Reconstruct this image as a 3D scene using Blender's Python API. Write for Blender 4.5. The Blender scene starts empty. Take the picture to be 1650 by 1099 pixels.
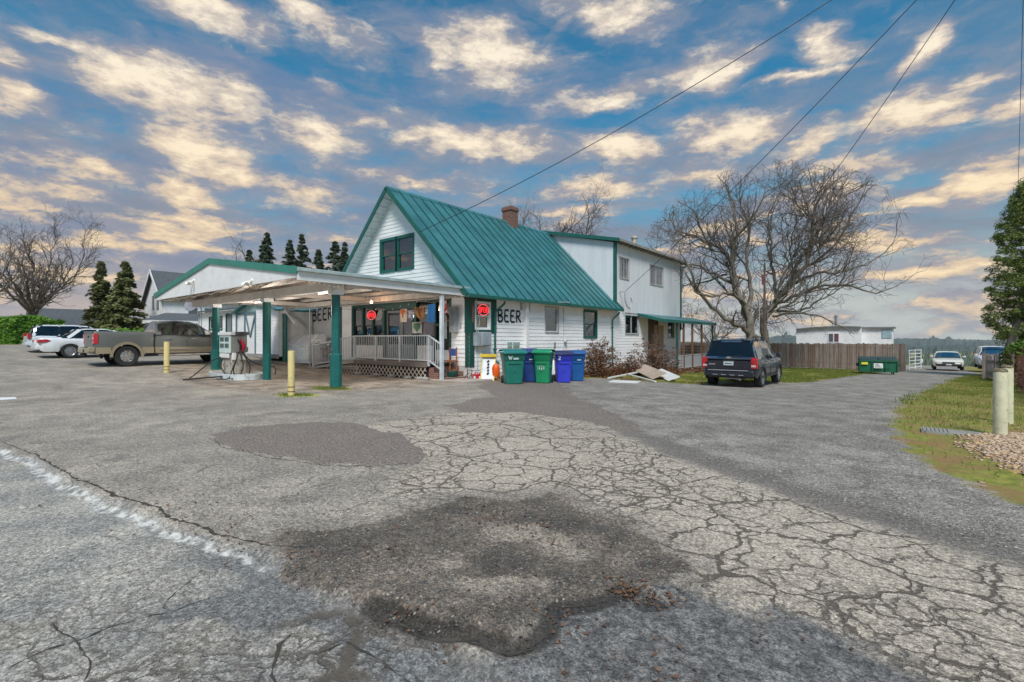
import bpy, math, random
import numpy as np
from math import radians as R, sin, cos, pi, sqrt
from mathutils import Vector, Matrix, noise as mnoise

S = bpy.context.scene
COL = S.collection
# ------------------------------------------------------------------ camera
CAMZ = 1.5
YAW = 39.46
cam_d = bpy.data.cameras.new('camera')
cam_d.sensor_width = 36.0
cam_d.lens = 786 / 1650 * 36
cam_d.shift_y = -3.5 / 1650
cam_d.clip_start = 0.05
cam_d.clip_end = 30000
cam = bpy.data.objects.new('camera', cam_d)
cam.location = (0, 0, CAMZ)
cam.rotation_euler = (R(90), 0, R(YAW))
COL.objects.link(cam)
S.camera = cam
S.view_settings.view_transform = 'Standard'
S.view_settings.look = 'None'
S.view_settings.gamma = 1
S.view_settings.exposure = 0.12
S.cycles.max_bounces = 6
S.cycles.transparent_max_bounces = 12
S.cycles.volume_bounces = 0
try: S.cycles.use_denoising = True
except Exception: pass

SY, CY = sin(R(YAW)), cos(R(YAW))
# node helper: ins is a list of values / sockets / None
def nd(t, typ, ins=(), **props):
    n = t.nodes.new(typ)
    for k, v in props.items(): setattr(n, k, v)
    if isinstance(ins, dict): it = ins.items()
    else: it = enumerate(ins)
    for k, v in it:
        if v is None: continue
        if isinstance(v, bpy.types.NodeSocket): t.links.new(v, n.inputs[k])
        else: n.inputs[k].default_value = v
    return n
def MATH(t, op, a, b=None, c=None, clamp=False):
    return nd(t, 'ShaderNodeMath', [a, b, c], operation=op, use_clamp=clamp).outputs[0]
def MIX(t, f, a, b, blend='MIX'):
    n = t.nodes.new('ShaderNodeMix'); n.data_type = 'RGBA'; n.blend_type = blend; n.clamp_factor = True
    for k, v in ((0, f), (6, a), (7, b)):
        if isinstance(v, bpy.types.NodeSocket): t.links.new(v, n.inputs[k])
        else: n.inputs[k].default_value = (*v, 1) if (k > 0 and len(v) == 3) else v
    return n.outputs[2]
def SMOOTH(t, x, lo, hi, a=0.0, b=1.0):
    n = nd(t, 'ShaderNodeMapRange', [x, lo, hi, a, b], interpolation_type='SMOOTHSTEP')
    return n.outputs[0]
def NOISE(t, vec, scale, detail=4, rough=.55, dist=0.0, out=0):
    n = nd(t, 'ShaderNodeTexNoise', {'Vector': vec, 'Scale': scale, 'Detail': detail, 'Roughness': rough, 'Distortion': dist})
    return n.outputs[out]

# ------------------------------------------------------------------ sky
SUN_EL, SUN_AZ = 52.0, 140.0          # azimuth clockwise from +Y
W = bpy.data.worlds.new('World'); S.world = W
W.use_nodes = True
wt = W.node_tree; wt.nodes.clear()
def build_sky():
    t = wt
    sky = nd(t, 'ShaderNodeTexSky', sky_type='NISHITA', sun_disc=False, sun_elevation=R(SUN_EL), sun_rotation=R(SUN_AZ),
             altitude=100, air_density=1.3, dust_density=0.6, ozone_density=2.5)
    tc = nd(t, 'ShaderNodeTexCoord')
    d = nd(t, 'ShaderNodeSeparateXYZ', [tc.outputs['Generated']])
    az = MATH(t, 'ARCTAN2', d.outputs[0], d.outputs[1])
    el = MATH(t, 'ARCSINE', d.outputs[2])
    ae = nd(t, 'ShaderNodeCombineXYZ', [az, el, 0.0]).outputs[0]
    # base blue
    base = MIX(t, 1.0, sky.outputs[0], (0.020, 0.084, 0.097), 'MULTIPLY')
    right = SMOOTH(t, az, -1.45, 0.15)
    # pale low band
    elw = MATH(t, 'ADD', el, MATH(t, 'MULTIPLY', MATH(t, 'SUBTRACT', NOISE(t, ae, 3.0, 3), .5), .25))
    low = SMOOTH(t, elw, 0.46, 0.02)
    lowc = MIX(t, right, (0.25, 0.25, 0.31), (0.23, 0.31, 0.37))
    lowc = MIX(t, SMOOTH(t, el, .16, .0), lowc, MIX(t, right, (.56, .44, .37), (.50, .52, .47)))
    base = MIX(t, MATH(t, 'MULTIPLY', low, MIXF(t, right, .92, .8)), base, lowc)
    # horizontal streak layers, stretched with perspective
    st = nd(t, 'ShaderNodeMapping', {'Vector': ae, 'Scale': (3.2, 17.0, 1)}).outputs[0]
    s1 = NOISE(t, st, 1.0, 5, .6, .4)
    st2 = nd(t, 'ShaderNodeMapping', {'Vector': ae, 'Scale': (2.0, 9.0, 1), 'Location': (3, 5, 0)}).outputs[0]
    s2 = NOISE(t, st2, 1.3, 6, .62, .6)
    veil = MATH(t, 'MULTIPLY', SMOOTH(t, s1, .40, .60), SMOOTH(t, el, .58, .22))
    base = MIX(t, MATH(t, 'MULTIPLY', veil, .75), base, (0.235, 0.245, 0.30))
    veil2 = MATH(t, 'MULTIPLY', SMOOTH(t, s2, .40, .66), MIXF(t, right, .85, .12))
    base = MIX(t, veil2, base, (0.15, 0.22, 0.36))
    lowc2 = MIX(t, right, (.56, .455, .39), (.56, .585, .54))
    base = MIX(t, MATH(t, 'MULTIPLY', SMOOTH(t, MATH(t, 'ADD', el, MATH(t, 'MULTIPLY', MATH(t, 'SUBTRACT', s1, .5), .22)), .20, .01), .85), base, lowc2)
    # warped coordinates for the cloud bodies
    wn = nd(t, 'ShaderNodeTexNoise', {'Vector': nd(t, 'ShaderNodeMapping', {'Vector': ae, 'Scale': (6.5, 13.0, 1)}).outputs[0], 'Scale': 1.0, 'Detail': 6, 'Roughness': .62})
    wc = nd(t, 'ShaderNodeVectorMath', [wn.outputs['Color'], (.5, .5, .5)], operation='SUBTRACT').outputs[0]
    wc = nd(t, 'ShaderNodeVectorMath', [wc, (.13, .075, 0)], operation='MULTIPLY').outputs[0]
    wv = nd(t, 'ShaderNodeVectorMath', [ae, wc], operation='ADD').outputs[0]
    acc = None
    for (x, y, a, b, tilt, wgt) in CLOUDS:
        tt = (x - 825) / 786
        caz = math.atan(tt) - R(YAW)
        cel = math.atan((546 - y) / 786 / sqrt(1 + tt * tt))
        sa = a / 786 / (1 + tt * tt); sb = b / 786 / sqrt(1 + tt * tt) / (1 + ((546 - y) / 786) ** 2 * .6)
        m = nd(t, 'ShaderNodeMapping', {'Vector': wv, 'Location': (caz, cel, 0), 'Rotation': (0, 0, R(tilt)), 'Scale': (sa * 1.5, sb * 1.5, 1)}, vector_type='TEXTURE')
        ln = nd(t, 'ShaderNodeVectorMath', [m.outputs[0]], operation='LENGTH').outputs[1]
        g = MATH(t, 'MULTIPLY_ADD', ln, -wgt, wgt)
        acc = g if acc is None else MATH(t, 'SMOOTH_MAX', acc, g, .12)
    fine = NOISE(t, nd(t, 'ShaderNodeMapping', {'Vector': wv, 'Rotation': (0, 0, R(14)), 'Scale': (9, 26, 1)}).outputs[0], 1.0, 9, .66, .25)
    fine2 = NOISE(t, nd(t, 'ShaderNodeMapping', {'Vector': ae, 'Scale': (7, 20, 1)}).outputs[0], 1.0, 8, .62, .5)
    fine3 = NOISE(t, nd(t, 'ShaderNodeMapping', {'Vector': ae, 'Rotation': (0, 0, R(10)), 'Scale': (14, 34, 1), 'Location': (2, 1, 0)}).outputs[0], 1.0, 9, .63, 0.0)
    lowfill = MATH(t, 'MULTIPLY', SMOOTH(t, NOISE(t, nd(t, 'ShaderNodeMapping', {'Vector': wv, 'Scale': (5, 24, 1), 'Location': (1, 2, 0)}).outputs[0], 1.0, 5, .55, .3), .42, .62),
                   SMOOTH(t, el, .42, .14, 0.0, .62))
    acc = MATH(t, 'SMOOTH_MAX', MATH(t, 'MAXIMUM', acc, -0.2), MATH(t, 'SUBTRACT', lowfill, .06), .1)
    den = MATH(t, 'ADD', acc, MATH(t, 'MULTIPLY', MATH(t, 'SUBTRACT', fine, .5), 1.4))
    den = MATH(t, 'ADD', den, MATH(t, 'MULTIPLY', MATH(t, 'SUBTRACT', fine2, .5), .5))
    al = SMOOTH(t, den, -0.20, 0.60)
    hi = SMOOTH(t, MATH(t, 'ADD', MATH(t, 'MULTIPLY', den, .8), MATH(t, 'MULTIPLY', MATH(t, 'SUBTRACT', fine3, .5), 1.9)), .04, .92)
    lit = MIX(t, SMOOTH(t, el, .5, .12), (0.92, 0.82, 0.66), (0.95, 0.76, 0.49))
    gold = MIX(t, SMOOTH(t, el, .5, .10), (.62, .55, .48), (.70, .54, .38))
    cc = MIX(t, SMOOTH(t, hi, 0.0, .5), (0.30, 0.305, 0.36), gold)
    cc = MIX(t, SMOOTH(t, hi, .42, 1.0), cc, lit)
    colr = MIX(t, al, base, cc)
    # below the horizon keep it dull
    colr = MIX(t, SMOOTH(t, el, 0.0, -.05), colr, (0.16, 0.16, 0.15))
    bg = nd(t, 'ShaderNodeBackground', {'Color': colr, 'Strength': 1.0})
    out = nd(t, 'ShaderNodeOutputWorld', [bg.outputs[0]])
def MIXF(t, f, a, b):
    n = nd(t, 'ShaderNodeMapRange', [f, 0.0, 1.0, a, b]); return n.outputs[0]
CLOUDS = [  # photo-derived directions: x, y, half width, half height, tilt, weight
 (255,130,150,48,-4,1.0),(340,140,95,34,-14,.8),(350,22,90,34,-8,.75),(520,40,95,34,-12,.7),(62,50,34,14,0,.6),(12,155,50,30,0,.8),(8,80,26,34,0,.6),
 (790,80,105,36,-6,1.05),(790,120,85,30,-5,.6),(985,18,95,34,-8,.9),(520,135,24,16,-20,.5),
 (500,222,95,38,-10,.75),(330,240,82,44,-10,.95),(150,272,80,24,-3,.95),(760,228,150,26,-3,.9),(680,215,90,22,-4,.6),(1000,240,90,18,-3,.85),(600,200,60,14,0,.5),
 (1140,115,66,30,8,.95),(1330,75,30,38,60,.9),(1290,122,85,9,-2,.8),(970,162,95,16,4,.8),(1475,88,52,19,28,.95),
 (1465,190,105,36,4,1.0),(1632,175,50,30,10,.8),(1180,212,105,30,0,.95),(1290,232,60,24,18,.8),(1140,278,60,20,0,.8),(1380,265,100,18,-5,.7),
 (1585,290,75,32,12,1.0),(1480,322,90,17,-8,.9),(950,303,66,24,0,.9),(945,338,66,11,0,.8),(660,290,66,12,-4,.75),(478,310,70,26,0,.75),
 (290,312,62,26,0,.8),(135,320,60,18,0,.5),(1500,435,120,18,4,.95),(1400,400,70,9,0,.5),(1560,130,60,9,6,.6),(1250,10,16,10,-60,.35),
 (200,395,130,16,0,.75),(285,355,80,12,0,.8),(60,350,60,16,0,.5),(60,295,30,14,0,.5),
]
build_sky()
try:
    W.cycles.sampling_method = 'MANUAL'; W.cycles.sample_map_resolution = 512
except Exception: pass

sun_d = bpy.data.lights.new('sun', 'SUN')
sun_d.energy = 3.3; sun_d.angle = R(18); sun_d.color = (1.0, 0.955, 0.90)
sun = bpy.data.objects.new('sun', sun_d)
sun.rotation_euler = (R(90 - SUN_EL), 0, R(180 - SUN_AZ))
sun.location = (0, 0, 50)
COL.objects.link(sun)

# ------------------------------------------------------------------ geometry of the place
def gz(x, y):
    return (-.024 * np.minimum(np.maximum(0, y - 11), 60) + .05 * np.minimum(np.maximum(0, -x - 19.5), 22)
            - .10 * np.minimum(np.maximum(0, y - 71), 420))
def gzs(x, y): return float(gz(np.float64(x), np.float64(y)))
def ray(px, py):
    t = (px - 825) / 786; s = (546 - py) / 786
    return np.array([t * CY - SY, t * SY + CY, s])
def at(px, py, d):            # a point d metres deep along the view ray of the photo pixel
    r = ray(px, py); return (r[0] * d, r[1] * d, CAMZ + r[2] * d)
def onX(px, py, X=-13.17):    # y, z on the plane x = X
    r = ray(px, py); k = X / r[0]; return r[1] * k, CAMZ + r[2] * k
def onY(px, py, Y=13.4):
    r = ray(px, py); k = Y / r[1]; return r[0] * k, CAMZ + r[2] * k
def gnd(px, py):
    r = ray(px, py); d = 3.0
    for _ in range(60):
        z = gzs(r[0] * d, r[1] * d); d += .6 * ((CAMZ - z) / -r[2] - d)
    return float(r[0] * d), float(r[1] * d)

# ------------------------------------------------------------------ objects helpers
ORG = {}
def thing(name, label, cat, loc=(0, 0, 0), rz=0.0, group=None):
    o = bpy.data.objects.new(name, None); COL.objects.link(o)
    o.location = loc; o.rotation_euler = (0, 0, rz); o.empty_display_size = .3
    o['label'] = label; o['category'] = cat
    if group: o['group'] = group
    ORG[o.name] = Vector(loc) if rz == 0 else None
    return o
def tag(o, label, cat, group=None):
    o['label'] = label; o['category'] = cat
    if group: o['group'] = group
    return o
class MB:
    def __init__(s, M=None): s.v = []; s.f = []; s.mi = []; s.M = M; s.cur = 0
    def add(s, vs, fs):
        n = len(s.v)
        if s.M is not None: vs = [tuple(s.M @ Vector(p)) for p in vs]
        s.v.extend(vs)
        for f in fs: s.f.append(tuple(i + n for i in f)); s.mi.append(s.cur)
        return s
    def box(s, x0, x1, y0, y1, z0, z1):
        vs = [(x, y, z) for z in (z0, z1) for x, y in ((x0, y0), (x1, y0), (x1, y1), (x0, y1))]
        return s.add(vs, [(3, 2, 1, 0), (4, 5, 6, 7), (0, 1, 5, 4), (1, 2, 6, 5), (2, 3, 7, 6), (3, 0, 4, 7)])
    def bar(s, p, q, w, h, up=(0, 0, 1)):       # rectangular bar from p to q
        p = Vector(p); q = Vector(q); d = (q - p).normalized(); u = Vector(up)
        a = d.cross(u)
        if a.length < 1e-4: a = d.cross(Vector((1, 0, 0)))
        a.normalize(); b = a.cross(d).normalized()
        vs = [tuple(c + a * i * w / 2 + b * j * h / 2) for c in (p, q) for i, j in ((-1, -1), (1, -1), (1, 1), (-1, 1))]
        return s.add(vs, [(3, 2, 1, 0), (4, 5, 6, 7), (0, 1, 5, 4), (1, 2, 6, 5), (2, 3, 7, 6), (3, 0, 4, 7)])
    def tube(s, pts, r, n=8, caps=True):
        pts = [Vector(p) for p in pts]; rs = r if hasattr(r, '__len__') else [r] * len(pts)
        vs = []; prev = None
        for i, p in enumerate(pts):
            d = (pts[min(i + 1, len(pts) - 1)] - pts[max(i - 1, 0)])
            d = d.normalized() if d.length > 1e-9 else Vector((0, 0, 1))
            if prev is None:
                a = d.cross(Vector((0, 0, 1)));
                if a.length < 1e-3: a = d.cross(Vector((1, 0, 0)))
            else: a = prev - d * prev.dot(d)
            a.normalize(); prev = a; b = d.cross(a)
            for k in range(n):
                th = 2 * pi * k / n; vs.append(tuple(p + (a * cos(th) + b * sin(th)) * rs[i]))
        fs = []
        for i in range(len(pts) - 1):
            for k in range(n):
                k2 = (k + 1) % n; fs.append((i * n + k, i * n + k2, (i + 1) * n + k2, (i + 1) * n + k))
        if caps: fs.append(tuple(range(n - 1, -1, -1))); fs.append(tuple(range((len(pts) - 1) * n, len(pts) * n)))
        return s.add(vs, fs)
    def cyl(s, p, q, r0, r1=None, n=16): return s.tube([p, q], [r0, r0 if r1 is None else r1], n)
    def lathe(s, prof, c=(0, 0, 0), axis='z', n=24):
        vs = []; m = len(prof)
        for k in range(n):
            th = 2 * pi * k / n
            for r, h in prof:
                if axis == 'z': vs.append((c[0] + r * cos(th), c[1] + r * sin(th), c[2] + h))
                elif axis == 'y': vs.append((c[0] + r * cos(th), c[1] + h, c[2] + r * sin(th)))
                else: vs.append((c[0] + h, c[1] + r * cos(th), c[2] + r * sin(th)))
        fs = []
        for k in range(n):
            k2 = (k + 1) % n
            for j in range(m - 1): fs.append((k * m + j, k2 * m + j, k2 * m + j + 1, k * m + j + 1))
        return s.add(vs, fs)
    def prism(s, poly, a0, a1, axis='x'):       # polygon (other two coords in order) extruded along axis
        n = len(poly)
        def P(u, v, a): return (a, u, v) if axis == 'x' else ((u, a, v) if axis == 'y' else (u, v, a))
        vs = [P(u, v, a0) for u, v in poly] + [P(u, v, a1) for u, v in poly]
        fs = [tuple(range(n - 1, -1, -1)), tuple(range(n, 2 * n))] + [(i, (i + 1) % n, n + (i + 1) % n, n + i) for i in range(n)]
        return s.add(vs, fs)
    def quad(s, a, b, c, d): return s.add([a, b, c, d], [(0, 1, 2, 3)])
    def build(s, name, mats, parent=None, smooth=True, bevel=0.0, ang=35, local=False, fixn=True):
        me = bpy.data.meshes.new(name)
        L = Vector((0, 0, 0))
        if parent is not None and not local:
            L = ORG.get(parent.name) or Vector((0, 0, 0))
        vs = s.v if L.length == 0 else [(x - L.x, y - L.y, z - L.z) for x, y, z in s.v]
        me.from_pydata(vs, [], s.f)
        mats = mats if isinstance(mats, (list, tuple)) else [mats]
        for m in mats: me.materials.append(m)
        if len(mats) > 1: me.polygons.foreach_set('material_index', s.mi)
        if fixn and len(s.f) < 60000:
            import bmesh
            bm = bmesh.new(); bm.from_mesh(me); bmesh.ops.recalc_face_normals(bm, faces=bm.faces); bm.to_mesh(me); bm.free()
        if smooth:
            me.polygons.foreach_set('use_smooth', [True] * len(me.polygons))
            me.set_sharp_from_angle(angle=R(ang))
        me.update()
        o = bpy.data.objects.new(name, me); COL.objects.link(o)
        if parent is not None: o.parent = parent; ORG[o.name] = ORG.get(parent.name)
        if bevel:
            b = o.modifiers.new('bevel', 'BEVEL'); b.width = bevel; b.segments = 2; b.limit_method = 'ANGLE'; b.angle_limit = R(40)
        return o
def copy_tree(o, parent=None):
    kids = list(o.children)
    c = o.copy(); COL.objects.link(c)
    if parent is not None: c.parent = parent
    for k in kids: copy_tree(k, c)
    return c

# ------------------------------------------------------------------ materials
MATS = {}
def mat(name, col, rough=.6, metal=0.0, var=.18, scale=2.0, bump=0.0, bscale=40, dirt=0.0, dirtc=(.12, .10, .07), spec=.5, coat=0.0, emit=None, estr=0.0, col2=None, stretch=(1, 1, 1), alpha=1.0, dlo=.5, dhi=.72):
    m = bpy.data.materials.new(name); m.use_nodes = True; t = m.node_tree; t.nodes.clear()
    g = nd(t, 'ShaderNodeTexCoord'); vec = nd(t, 'ShaderNodeMapping', {'Vector': g.outputs['Object'], 'Scale': stretch}).outputs[0]
    n1 = NOISE(t, vec, scale, 6, .6)
    lo = tuple(c * (1 - var) for c in col); hi = tuple(min(1, c * (1 + var)) for c in (col2 or col))
    c = MIX(t, SMOOTH(t, n1, .3, .7), lo, hi)
    if dirt:
        n2 = NOISE(t, vec, scale * 2.7, 8, .7)
        c = MIX(t, MATH(t, 'MULTIPLY', SMOOTH(t, n2, dlo, dhi), dirt), c, dirtc)
    rr = nd(t, 'ShaderNodeMapRange', [n1, 0.0, 1.0, max(0, rough - .1), min(1, rough + .1)]).outputs[0]
    p = nd(t, 'ShaderNodeBsdfPrincipled', {'Base Color': c, 'Roughness': rr, 'Metallic': metal, 'Specular IOR Level': spec, 'Coat Weight': coat, 'Alpha': alpha})
    if emit: p.inputs['Emission Color'].default_value = (*emit, 1); p.inputs['Emission Strength'].default_value = estr
    if bump:
        b = nd(t, 'ShaderNodeBump', {'Height': NOISE(t, vec, bscale, 5, .6), 'Distance': bump, 'Strength': .8})
        t.links.new(b.outputs[0], p.inputs['Normal'])
    nd(t, 'ShaderNodeOutputMaterial', [p.outputs[0]])
    MATS[name] = m
    return m
def glass(name, tint=(.55, .6, .62), refl=.12, clear=.75):
    m = bpy.data.materials.new(name); m.use_nodes = True; t = m.node_tree; t.nodes.clear()
    tr = nd(t, 'ShaderNodeBsdfTransparent', {'Color': (*[c * clear for c in tint], 1)})
    gl = nd(t, 'ShaderNodeBsdfGlossy', {'Color': (1, 1, 1, 1), 'Roughness': .03})
    fr = nd(t, 'ShaderNodeLayerWeight', {'Blend': .35})
    f = MATH(t, 'MULTIPLY_ADD', fr.outputs[0], .45, refl, clamp=True)
    mx = nd(t, 'ShaderNodeMixShader', [f, tr.outputs[0], gl.outputs[0]])
    nd(t, 'ShaderNodeOutputMaterial', [mx.outputs[0]])
    return m
white = mat('white_paint', (.80, .80, .79), .55, var=.05, scale=1.2, dirt=.30, dirtc=(.42, .40, .35), bump=.002, bscale=30)
sid = mat('siding_paint', (.87, .87, .86), .6, var=.06, scale=.7, dirt=.5, dirtc=(.42, .41, .36), dlo=.56, dhi=.74, bump=.003, bscale=14, stretch=(1, 1, 3))
sidv = mat('vertical_siding_paint', (.68, .70, .73), .65, var=.05, scale=.8, dirt=.2, dirtc=(.45, .45, .44), bump=.002, stretch=(3, 3, .4))
teal = mat('teal_roof_metal', (.044, .172, .182), .45, metal=.0, var=.22, scale=1.1, dirt=.55, dirtc=(.035, .13, .12), spec=.55, stretch=(1, 1, .5))
seam_shade = mat('roof_seam_shade', (.010, .075, .085), .5, var=.2)  # darker teal for the ribs, their shade painted into the colour
green = mat('green_trim_paint', (.012, .115, .095), .5, var=.12, scale=3, dirt=.2, dirtc=(.05, .10, .08))
dgreen = mat('dark_green_paint', (.010, .075, .060), .5, var=.15, scale=3, dirt=.25, dirtc=(.04, .07, .05))
postg = mat('post_green_paint', (.008, .125, .115), .42, var=.14, scale=3, dirt=.45, dirtc=(.20, .20, .15), dlo=.60, dhi=.66)
brick = None
concrete = mat('concrete', (.30, .29, .27), .85, var=.15, scale=2, dirt=.4, bump=.006)
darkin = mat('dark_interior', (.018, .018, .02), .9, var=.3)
galv = mat('galvanised_metal', (.42, .44, .46), .42, metal=.7, var=.1, scale=5)
greym = mat('grey_painted_metal', (.40, .42, .43), .45, var=.08, scale=4, dirt=.25)
taupe = mat('weathered_ceiling_boards', (.56, .50, .45), .75, var=.16, scale=1.5, dirt=.3, bump=.004, stretch=(4, .5, 1))
beamc = mat('beam_paint', (.80, .77, .73), .65, var=.1, scale=1.5, dirt=.4, dirtc=(.35, .30, .26))
wood = mat('weathered_wood', (.21, .165, .135), .85, var=.3, scale=3, bump=.01, bscale=20, stretch=(3, 3, .35), dirt=.35, dirtc=(.09, .07, .06))
woodb = mat('brown_wood', (.16, .085, .05), .8, var=.25, scale=3, bump=.006, stretch=(3, 3, .4))
black = mat('black_rubber', (.018, .018, .018), .75, var=.2, scale=6)
blackp = mat('black_plastic', (.025, .025, .027), .45, var=.2)
chrome = mat('bright_metal', (.62, .62, .63), .22, metal=.95, var=.06)
alum = mat('alloy_wheel', (.45, .46, .48), .32, metal=.8, var=.1, scale=12)
yellow = mat('yellow_post_paint', (.68, .56, .24), .6, var=.1, scale=4, dirt=.5, dirtc=(.25, .12, .04), dlo=.58, dhi=.68)
cream = mat('cream_post_paint', (.62, .60, .42), .6, var=.10, scale=5, dirt=.75, dirtc=(.34, .17, .04), dlo=.56, dhi=.66, bump=.003)
rust = mat('rust', (.13, .055, .03), .85, var=.35, scale=12)
shingle = mat('dark_shingles', (.095, .105, .115), .9, var=.25, scale=6, bump=.02, bscale=20)
pane = glass('window_glass')
dpane = glass('dark_glass', (.2, .24, .27), .05, .5)
curt = mat('curtain_cloth', (.52, .52, .50), .9, var=.2, scale=3, stretch=(8, 8, .5))
asphc = mat('crack_shade_dark', (.055, .048, .041), .95, var=.3, scale=20)
# ------------------------------------------------------------------ ground
def poly_world(pts): return np.array([gnd(*p) for p in pts])
def sdist(px, py, poly):      # signed distance, positive inside
    P = poly; Q = np.roll(P, -1, axis=0); best = np.full(px.shape, 1e9); ins = np.zeros(px.shape, bool)
    for (x0, y0), (x1, y1) in zip(P, Q):
        dx, dy = x1 - x0, y1 - y0; L = dx * dx + dy * dy + 1e-12
        u = np.clip(((px - x0) * dx + (py - y0) * dy) / L, 0, 1)
        best = np.minimum(best, np.hypot(px - x0 - u * dx, py - y0 - u * dy))
        c = ((y0 > py) != (y1 > py)); ins ^= c & (px < (x1 - x0) * (py - y0) / (y1 - y0 + 1e-12) + x0)
    return np.where(ins, best, -best)
def ldist(px, py, line):
    best = np.full(px.shape, 1e9)
    for (x0, y0), (x1, y1) in zip(line[:-1], line[1:]):
        dx, dy = x1 - x0, y1 - y0; u = np.clip(((px - x0) * dx + (py - y0) * dy) / (dx * dx + dy * dy + 1e-12), 0, 1)
        best = np.minimum(best, np.hypot(px - x0 - u * dx, py - y0 - u * dy))
    return best
G_ = lambda pts: poly_world(pts)
PATCH = G_([(338,700),(400,688),(490,680),(570,681),(640,700),(690,735),(672,746),(600,748),(520,745),(430,733),(350,718)])
PATCH2 = G_([(722,655),(760,642),(800,640),(768,622),(790,612),(900,612),(925,640),(1000,668),(1030,690),(1010,698),(930,676),(840,664),(740,664)])
LOOSE = G_([(445,885),(470,860),(560,845),(640,838),(700,815),(760,800),(830,806),(900,790),(950,812),(1010,845),(1080,872),(1090,905),(1060,935),(1000,945),(960,962),(885,968),(880,1008),(820,1035),(730,1015),(640,985),(560,960),(490,930)])
LIGHT = [G_([(780,850),(850,846),(870,856),(820,866),(780,862)]), G_([(745,935),(860,925),(880,936),(800,958),(750,950)]), G_([(865,868),(900,866),(960,890),(930,905),(890,890)]), G_([(700,905),(740,900),(760,910),(715,918)])]
WET = G_([(885,975),(960,966),(1010,945),(1110,948),(1210,978),(1340,1025),(1490,1078),(1600,1140),(1200,1250),(700,1180),(700,1060),(800,1045),(850,1035),(885,1008)])
PUD = G_([(1018,958),(1045,950),(1068,962),(1060,974),(1020,972)])
CRACK = G_([(560,690),(640,676),(740,664),(840,664),(930,676),(1010,698),(1110,738),(1250,780),(1400,830),(1650,905),(1900,985),(1900,1400),(1400,1100),(1250,1035),(1150,985),(1090,915),(1010,845),(900,790),(800,790),(640,810),(620,770),(690,745)])
CRACK2 = G_([(0,985),(120,990),(200,1010),(420,1000),(560,960),(700,1010),(820,1050),(850,1099),(700,1250),(200,1300),(-200,1100)])
BANDG = [gnd(*p) for p in [(1010,692),(1110,730),(1250,775),(1400,825),(1650,895),(1850,950)]]
SEAM = [gnd(*p) for p in [(-160,680),(0,716),(60,738),(130,778),(200,806),(270,833),(350,860),(430,882),(520,905)]]
ROADP = G_([(-700,640),(-160,682),(0,718),(60,740),(130,780),(200,808),(270,835),(350,862),(430,884),(560,950),(760,1030),(1100,1250),(600,2500),(-1500,1500),(-1800,800)])
DRIVE = np.array([gnd(*p) for p in [(800,618),(960,607),(1130,618),(1260,612),(1400,600),(1450,596),(1478,591)]] + [(.2, 60), (.2, 75), (3.4, 75), (3.2, 60)] +
                 [gnd(*p) for p in [(1582,602),(1540,610),(1470,640),(1440,662),(1438,682),(1470,722),(1520,762),(1600,795),(1680,820),(1900,870),(2100,940),(1850,950),(1650,897),(1400,827),(1250,777),(1110,732),(1020,690),(900,640)]])
GRASSR = np.array([gnd(*p) for p in [(1582,602),(1540,610),(1470,640),(1440,662),(1438,682),(1470,722),(1520,762),(1600,795),(1680,820),(1900,870)]] + [(14, 4), (60, 0), (60, 66), (3.2, 66)])
CHIPS = G_([(1560,705),(1640,700),(1760,715),(1850,760),(1700,775),(1640,765),(1590,740)])
LOTB = np.array([gnd(*p) for p in [(752,612),(840,617),(960,609),(1130,620)]] + [(-5.6, 20.5), (-3.4, 23), (-2.4, 35), (-.6, 43.8), (-.6, 44.5), (-60, 44.5), (-60, 14.0), (-45, 14.0), (-22, 14.0), (-13.2, 13.4)])
MULCH = np.array([(-13.3, 13.5), (-12.2, 13.2), (-11.5, 17), (-10.6, 22), (-9.3, 27), (-8.5, 34), (-8, 43), (-14, 44), (-14, 14)])
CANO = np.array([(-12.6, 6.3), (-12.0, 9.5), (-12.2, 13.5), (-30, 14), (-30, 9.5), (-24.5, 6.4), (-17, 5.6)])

def axis_pts(segs):
    out = []
    for a, b, s in segs:
        n = max(1, int(round((b - a) / s))); out += list(np.linspace(a, b, n, endpoint=False))
    return out
gx = np.array([-6000, -3000, -1500, -800, -400, -200, -120, -80] + axis_pts([(-60, -30, .7), (-30, -9, .16), (-9, 3.2, .055), (3.2, 9, .12), (9, 20, .4)]) + [20, 26, 35, 50, 80, 140, 300, 700, 1500, 3000, 6000])
gy = np.array([-3000, -800, -200, -60, -20, -8, -4] + axis_pts([(-2, 9.5, .055), (9.5, 20, .12), (20, 46, .3), (46, 80, .8)]) + [80, 90, 110, 150, 220, 320, 450, 700, 1200, 2500, 5000, 8000])
GX, GY = np.meshgrid(gx, gy)
rng = np.random.default_rng(7)
VT = {}
def vnoise(x, y, s, seed=0):     # value noise
    if seed not in VT: VT[seed] = np.random.default_rng(seed).random((256, 256))
    r = VT[seed]; xs = x * s; ys = y * s
    xi = np.floor(xs).astype(int); yi = np.floor(ys).astype(int); fx = xs - xi; fy = ys - yi
    fx = fx * fx * (3 - 2 * fx); fy = fy * fy * (3 - 2 * fy)
    g = lambda a, b: r[a % 256, b % 256]
    return (g(xi, yi) * (1 - fx) + g(xi + 1, yi) * fx) * (1 - fy) + (g(xi, yi + 1) * (1 - fx) + g(xi + 1, yi + 1) * fx) * fy
def fbm(x, y, s, seed=0, o=4):
    return sum(vnoise(x, y, s * 2 ** i, seed + i) / 2 ** i for i in range(o)) / sum(1 / 2 ** i for i in range(o))
wob = (fbm(GX, GY, 1.6, 3) - .5) * .5; wob2 = (fbm(GX + 50, GY, 4.0, 9) - .5) * .22
def msk(poly, w=.1, k=1.0):
    return np.clip(.5 + (sdist(GX, GY, poly) + (wob * .5 + wob2) * k) / (2 * w), 0, 1)
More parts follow.
